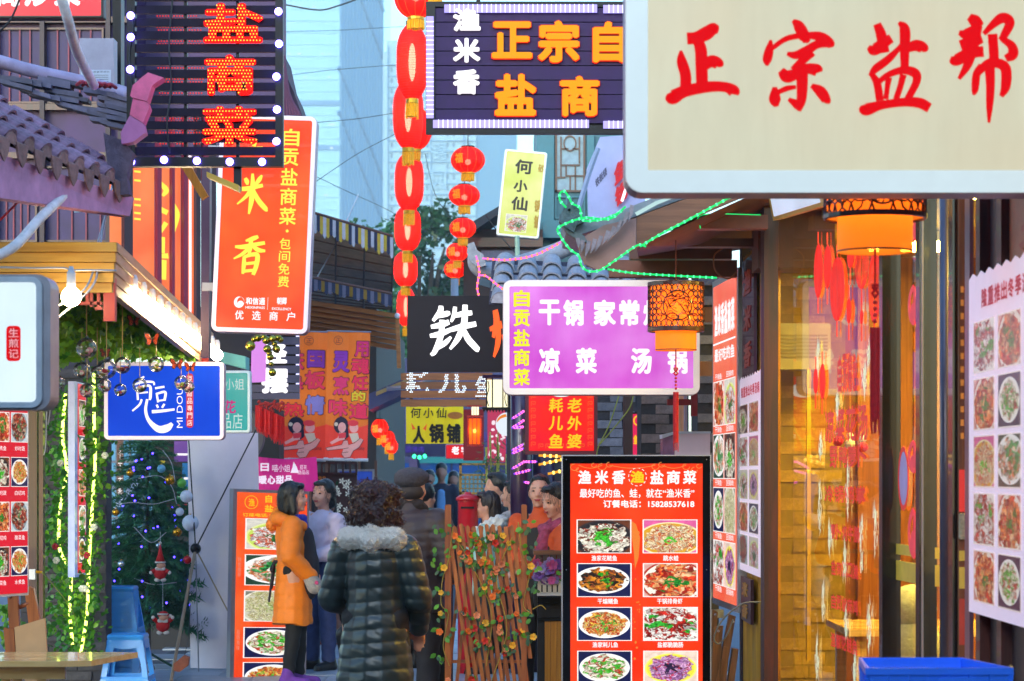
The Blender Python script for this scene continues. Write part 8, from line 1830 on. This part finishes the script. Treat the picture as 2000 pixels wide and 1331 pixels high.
trousers(f,mat('denim','2c3a68',.8,var=.3,scale=20),(.1,.078,.06),((.02,.1),(.02,-.1)),mat('boot_dark','141218',.4),sh=1.1)
# --- man in flat cap
f = Fig('man in a grey flat cap and brown quilted jacket seen from behind',806,15.6,72,1.69)
elb,hnd = ((-.03,.27,1.02),(-.02,-.27,1.02)),((.18,.2,.98),(.17,-.2,.96))
figure(f,elb,hnd,hy=-12,face=False);BRJ = mat('jacket_brown','3e3032',.5,var=.15,scale=10)
f.add('jacket',[('c',(0,0,1.20),.185,(0,0,.95),.19,.85),('c',(0,0,.97),.19,(0,0,.76),.195,.85),('c',(-.01,-.14,1.26),.09,(-.01,.14,1.26),.09),('c',(-.02,0,1.30),.085,(-.01,0,1.36),.072)] + sleeves(elb,hnd,(.1,.088,.062)),BRJ,.011,4,puff(.005,.052,.01,.1),hem=.72)
f.add('collar',[('c',(-.03,-.05,1.385),.04,(-.03,.05,1.385),.04),('c',(-.03,.05,1.385),.038,(.04,.06,1.36),.03),('c',(-.03,-.05,1.385),.038,(.04,-.06,1.36),.03)],mat('collar_ribbed','2e2426',.9,bump=.6,scale=60),.009,2)
f.add('hair',[('e',(-.02,0,1.47),(.085,.08,.06))],mat('hair_grey','3a3234',.7),.009,2)
f.add('flat_cap',f.rot([('e',(-.01,0,1.555),(.125,.108,.062)),('e',(-.03,0,1.535),(.105,.10,.055)),('e',(.10,0,1.53),(.055,.07,.014))],-12),mat('cap_wool','4a464e',.95,var=.3,scale=80,bump=.6),.008,3)
trousers(f,mat('trouser_brown','2c2426',.8),(.105,.08,.06),shoe=BLACK)
# --- person beyond with bun and striped scarf
f = Fig('person with a dark hair bun and green scarf beyond the man in a cap',831,20.5,60,1.58)
elb,hnd = ((0,.24,1.03),(0,-.24,1.03)),((.2,.1,1.0),(.2,-.1,1.0));figure(f,elb,hnd,face=False,hy=-20,vox=.014)
f.add('coat',[('c',(0,0,1.2),.16,(0,0,.7),.18,.85),('c',(0,-.12,1.25),.08,(0,.12,1.25),.08)] + sleeves(elb,hnd),mat('coat_black','14121a',.8),.014)
f.add('hair',[('e',(-.02,0,1.53),(.1,.088,.1)),('e',(-.06,0,1.65),(.04,.04,.04))],HAIR,.01,2);f.add('scarf',[('c',(-.04,-.08,1.35),.05,(-.04,.08,1.35),.05),('c',(0,-.1,1.32),.05,(.03,-.1,1.15),.04)],mat('scarf_green','3c5c4c',.9,var=.4,scale=30),.011,2)
trousers(f,mat('trouser_black','0e0c12'),shoe=BLACK)
# --- statue with folded hands
f = Fig('painted wooden statue of a woman with a tall dark hat and folded hands',640,23.5,-84,1.45,name='statue',cat_='statue');SW = mat('statue_wood','8a4c34',.45,var=.12)
elb,hnd = ((.02,.17,1.05),(.02,-.17,1.05)),((.15,.03,1.13),(.15,-.03,1.13));figure(f,elb,hnd,skin=SW,vox=.012)
f.add('dress',[('c',(0,0,1.2),.13,(0,0,.9),.14,.8),('c',(0,0,.9),.15,(0,0,.15),.2)] + sleeves(elb,hnd,(.065,.06,.05)),mat('statue_robe','6a3020',.5),.014)
f.add('hair',[('e',(-.03,0,1.53),(.09,.085,.1)),('c',(-.03,.07,1.5),.03,(-.03,.08,1.36),.03),('c',(-.03,-.07,1.5),.03,(-.03,-.08,1.36),.03)],HAIR,.012,2);f.add('hat',[('c',(-.02,0,1.63),.05,(-.02,0,1.7),.05)],HAIR,.01,1)
t = thing('gift_poster','small orange and violet card in front of the statue','card',P(650,1046,22.5));MB().box(fpl(22.5),641,1022,661,1046,-.01,0).build('card',mat('card_orange','c86020',.6,emit=.2),t);MB().prism(fpl(22.5),ell(648,1030,6,5,12),.002,.004).build('violet_print',mat('card_violet','a060c8',.6,emit=.2),t)
# --- girl with white fur hood
f = Fig('smiling girl with a white fur hood facing left behind the lattice fence',950,20.0,172,1.50)
elb,hnd = ((0,.24,1.03),(0,-.24,1.03)),((.2,.12,1.1),(.2,-.12,1.1));figure(f,elb,hnd,vox=.009,hy=6)
f.add('coat',[('c',(0,0,1.2),.15,(0,0,.75),.17,.85),('c',(0,-.12,1.25),.08,(0,.12,1.25),.08)] + sleeves(elb,hnd),mat('coat_mint','9cc0b4',.8),.014);f.add('fur_hood',[('c',(-.13,-.11,1.36),.06,(-.13,.11,1.36),.06),('c',(-.13,.11,1.36),.06,(.04,.12,1.28),.05),('c',(-.13,-.11,1.36),.06,(.05,-.12,1.28),.055)],mat('fur_white','d8d4b8'),.01,2,strands(.02,(40,40,40)))
f.add('hair',[('e',(-.03,0,1.53),(.1,.09,.1)),('e',(.04,0,1.59),(.05,.065,.03)),('c',(-.06,0,1.5),.075,(-.07,0,1.41),.06)],mat('hair_brown_dark','241614',.35,bump=.5,scale=60),.008,2,strands(.007,(60,60,10)))
trousers(f,mat('trouser_black','0e0c12'),shoe=BLACK)
# --- cream jacket woman with purple straps
f = Fig('woman in a cream padded jacket with purple straps, facing left behind the fence',1002,20.6,166,1.60)
elb,hnd = ((0,.25,1.03),(0,-.25,1.03)),((.2,.12,1.05),(.2,-.12,1.05));figure(f,elb,hnd,vox=.009,hy=4)
f.add('jacket',[('c',(0,0,1.2),.155,(0,0,.75),.18,.85),('c',(0,-.13,1.25),.085,(0,.13,1.25),.085),('c',(-.09,0,1.34),.08,(-.1,0,1.28),.09)] + sleeves(elb,hnd,(.09,.08,.06)),mat('jacket_cream','d4b8a8',.7,var=.1),.012,4,puff(.01,.09))
f.add('purple_strap',[('c',(-.15,.08,1.30),.015,(-.14,-.06,.95),.015),('c',(.0,-.16,1.34),.014,(.08,-.15,1.05),.014),('c',(0,-.165,1.34),.014,(-.12,-.12,1.1),.014)],mat('strap_purple','5a30a0',.7),.009,1)
f.add('hair',[('e',(-.025,0,1.525),(.092,.084,.095)),('e',(.035,0,1.58),(.045,.06,.028)),('e',(-.15,0,1.50),(.055,.05,.05)),('c',(-.16,0,1.49),.035,(-.2,0,1.42),.02)],HAIR,.008,2,strands(.005,(60,60,10)));trousers(f,mat('trouser_black','0e0c12'),shoe=BLACK)
f = Fig('person with short black hair and a dark coat partly hidden behind the woman in cream',968,22.4,190,1.66)
elb,hnd = ((0,.24,1.03),(0,-.24,1.03)),((.15,.15,.85),(.15,-.15,.85));figure(f,elb,hnd,vox=.014,face=False);f.add('coat',[('c',(0,0,1.2),.16,(0,0,.75),.17,.85),('c',(0,-.12,1.25),.08,(0,.12,1.25),.08)] + sleeves(elb,hnd),mat('coat_black','14121a'),.015);f.add('hair',[('e',(-.03,0,1.53),(.1,.09,.1)),('e',(.02,0,1.59),(.06,.07,.035))],HAIR,.01,2);trousers(f,mat('trouser_black','0e0c12'),shoe=BLACK)
# --- two servers
ORT = mat('server_orange','d04c0c',.7,var=.12);APB = mat('server_apron','2a211c',.8)
f = Fig('server with hair tied back in an orange top and black apron, looking toward the street',1054,17.7,-97,1.64)
elb,hnd = ((.02,.23,1.03),(.02,-.23,1.03)),((.22,.1,1.02),(.22,-.1,1.02));figure(f,elb,hnd,vox=.008,hy=-4)
f.add('top',[('c',(0,0,1.2),.15,(0,0,.85),.16,.8),('c',(0,-.13,1.25),.08,(0,.13,1.25),.08),('c',(-.02,0,1.31),.07,(0,0,1.36),.062)] + sleeves(elb,hnd),ORT,.011,3,strands(.01,(12,12,16)));f.add('apron',[('c',(.055,0,1.16),.11,(.06,0,.8),.14,.8),('c',(.06,.07,1.2),.018,(.04,.09,1.34),.016),('c',(.06,-.07,1.2),.018,(.04,-.09,1.34),.016)],APB,.011,2)
f.add('hair',[('e',(-.03,0,1.535),(.086,.08,.09)),('e',(.0,0,1.585),(.06,.062,.03))],HAIR,.008,2,strands(.004,(60,60,10)));trousers(f,mat('trouser_black','0e0c12'),shoe=BLACK);f.add('badge',[('e',(.165,.04,1.21),(.006,.014,.014))],GOLD,.004,0)
f = Fig('server in orange with a plaid pink scarf bending over the counter, face turned left',1088,16.9,200,1.58)
elb,hnd = ((.05,.23,1.03),(.05,-.22,1.03)),((.27,.1,1.0),(.27,-.05,1.0));figure(f,elb,hnd,vox=.008,hy=14,hp=14)
f.add('top',[('c',(0,0,1.2),.155,(0,0,.85),.165,.8),('c',(0,-.13,1.25),.08,(0,.13,1.25),.08)] + sleeves(elb,hnd),ORT,.011,3,strands(.01,(12,12,16)));f.add('apron',[('c',(.06,0,1.16),.11,(.06,0,.8),.14,.8)],APB,.012,2)
f.add('scarf',[('c',(-.05,-.07,1.33),.055,(-.05,.07,1.33),.055),('c',(-.05,.07,1.33),.055,(.08,.06,1.29),.05),('c',(-.05,-.07,1.33),.055,(.08,-.05,1.29),.05),('c',(.1,.04,1.28),.05,(.15,.06,1.02),.045)],mat('scarf_plaid','9c3c58',.9,var=.6,scale=26,bump=.6),.009,2,strands(.012,(20,20,20)))
f.add('hair',f.rot([('e',(-.03,0,1.535),(.092,.086,.095)),('e',(.03,0,1.59),(.05,.065,.03)),('c',(-.07,0,1.5),.06,(-.1,0,1.42),.04)],14,14),HAIR,.008,2,strands(.004,(60,60,10)));trousers(f,mat('trouser_black','0e0c12'),shoe=BLACK)
# --- far figures
for px,Y,h,c,lab,hc in ((839,36.5,1.68,'0e0e20','far dark figure on the left of the group at the end of the alley',0),(862,36,1.78,'101430','far man in a dark jacket over a pale blue shirt down the alley',1),(886,36.5,1.66,'120e24','far long-haired figure on the right of the group at the end of the alley',2)):
 f = Fig(lab,px,Y,-90,h,.04);elb,hnd = ((0,.22,1.03),(0,-.22,1.03)),((.05,.22,.8),(.05,-.22,.8));figure(f,elb,hnd,vox=.02,face=False,skin=mat('skin_dim','a07060',.6))
 f.add('jacket',[('c',(0,0,1.2),.16,(0,0,.85),.17,.75),('c',(0,-.12,1.25),.08,(0,.12,1.25),.08)] + sleeves(elb,hnd),mat('far_jacket_' + c,c,.8),.018);trousers(f,mat('trouser_black','0e0c12'),shoe=BLACK)
 f.add('hair',[('e',(-.02,0,1.545),(.095,.082,.09))] + ([('c',(-.04,0,1.5),.09,(-.03,0,1.35),.1)] if hc == 2 else []),HAIR,.015,2)
 if hc == 1: f.add('shirt',[('c',(.1,0,1.22),.055,(.1,0,.92),.07,.7)],mat('shirt_blue','5080b8',.8,emit=.15),.014)
bpy.data.scenes.remove(TS)
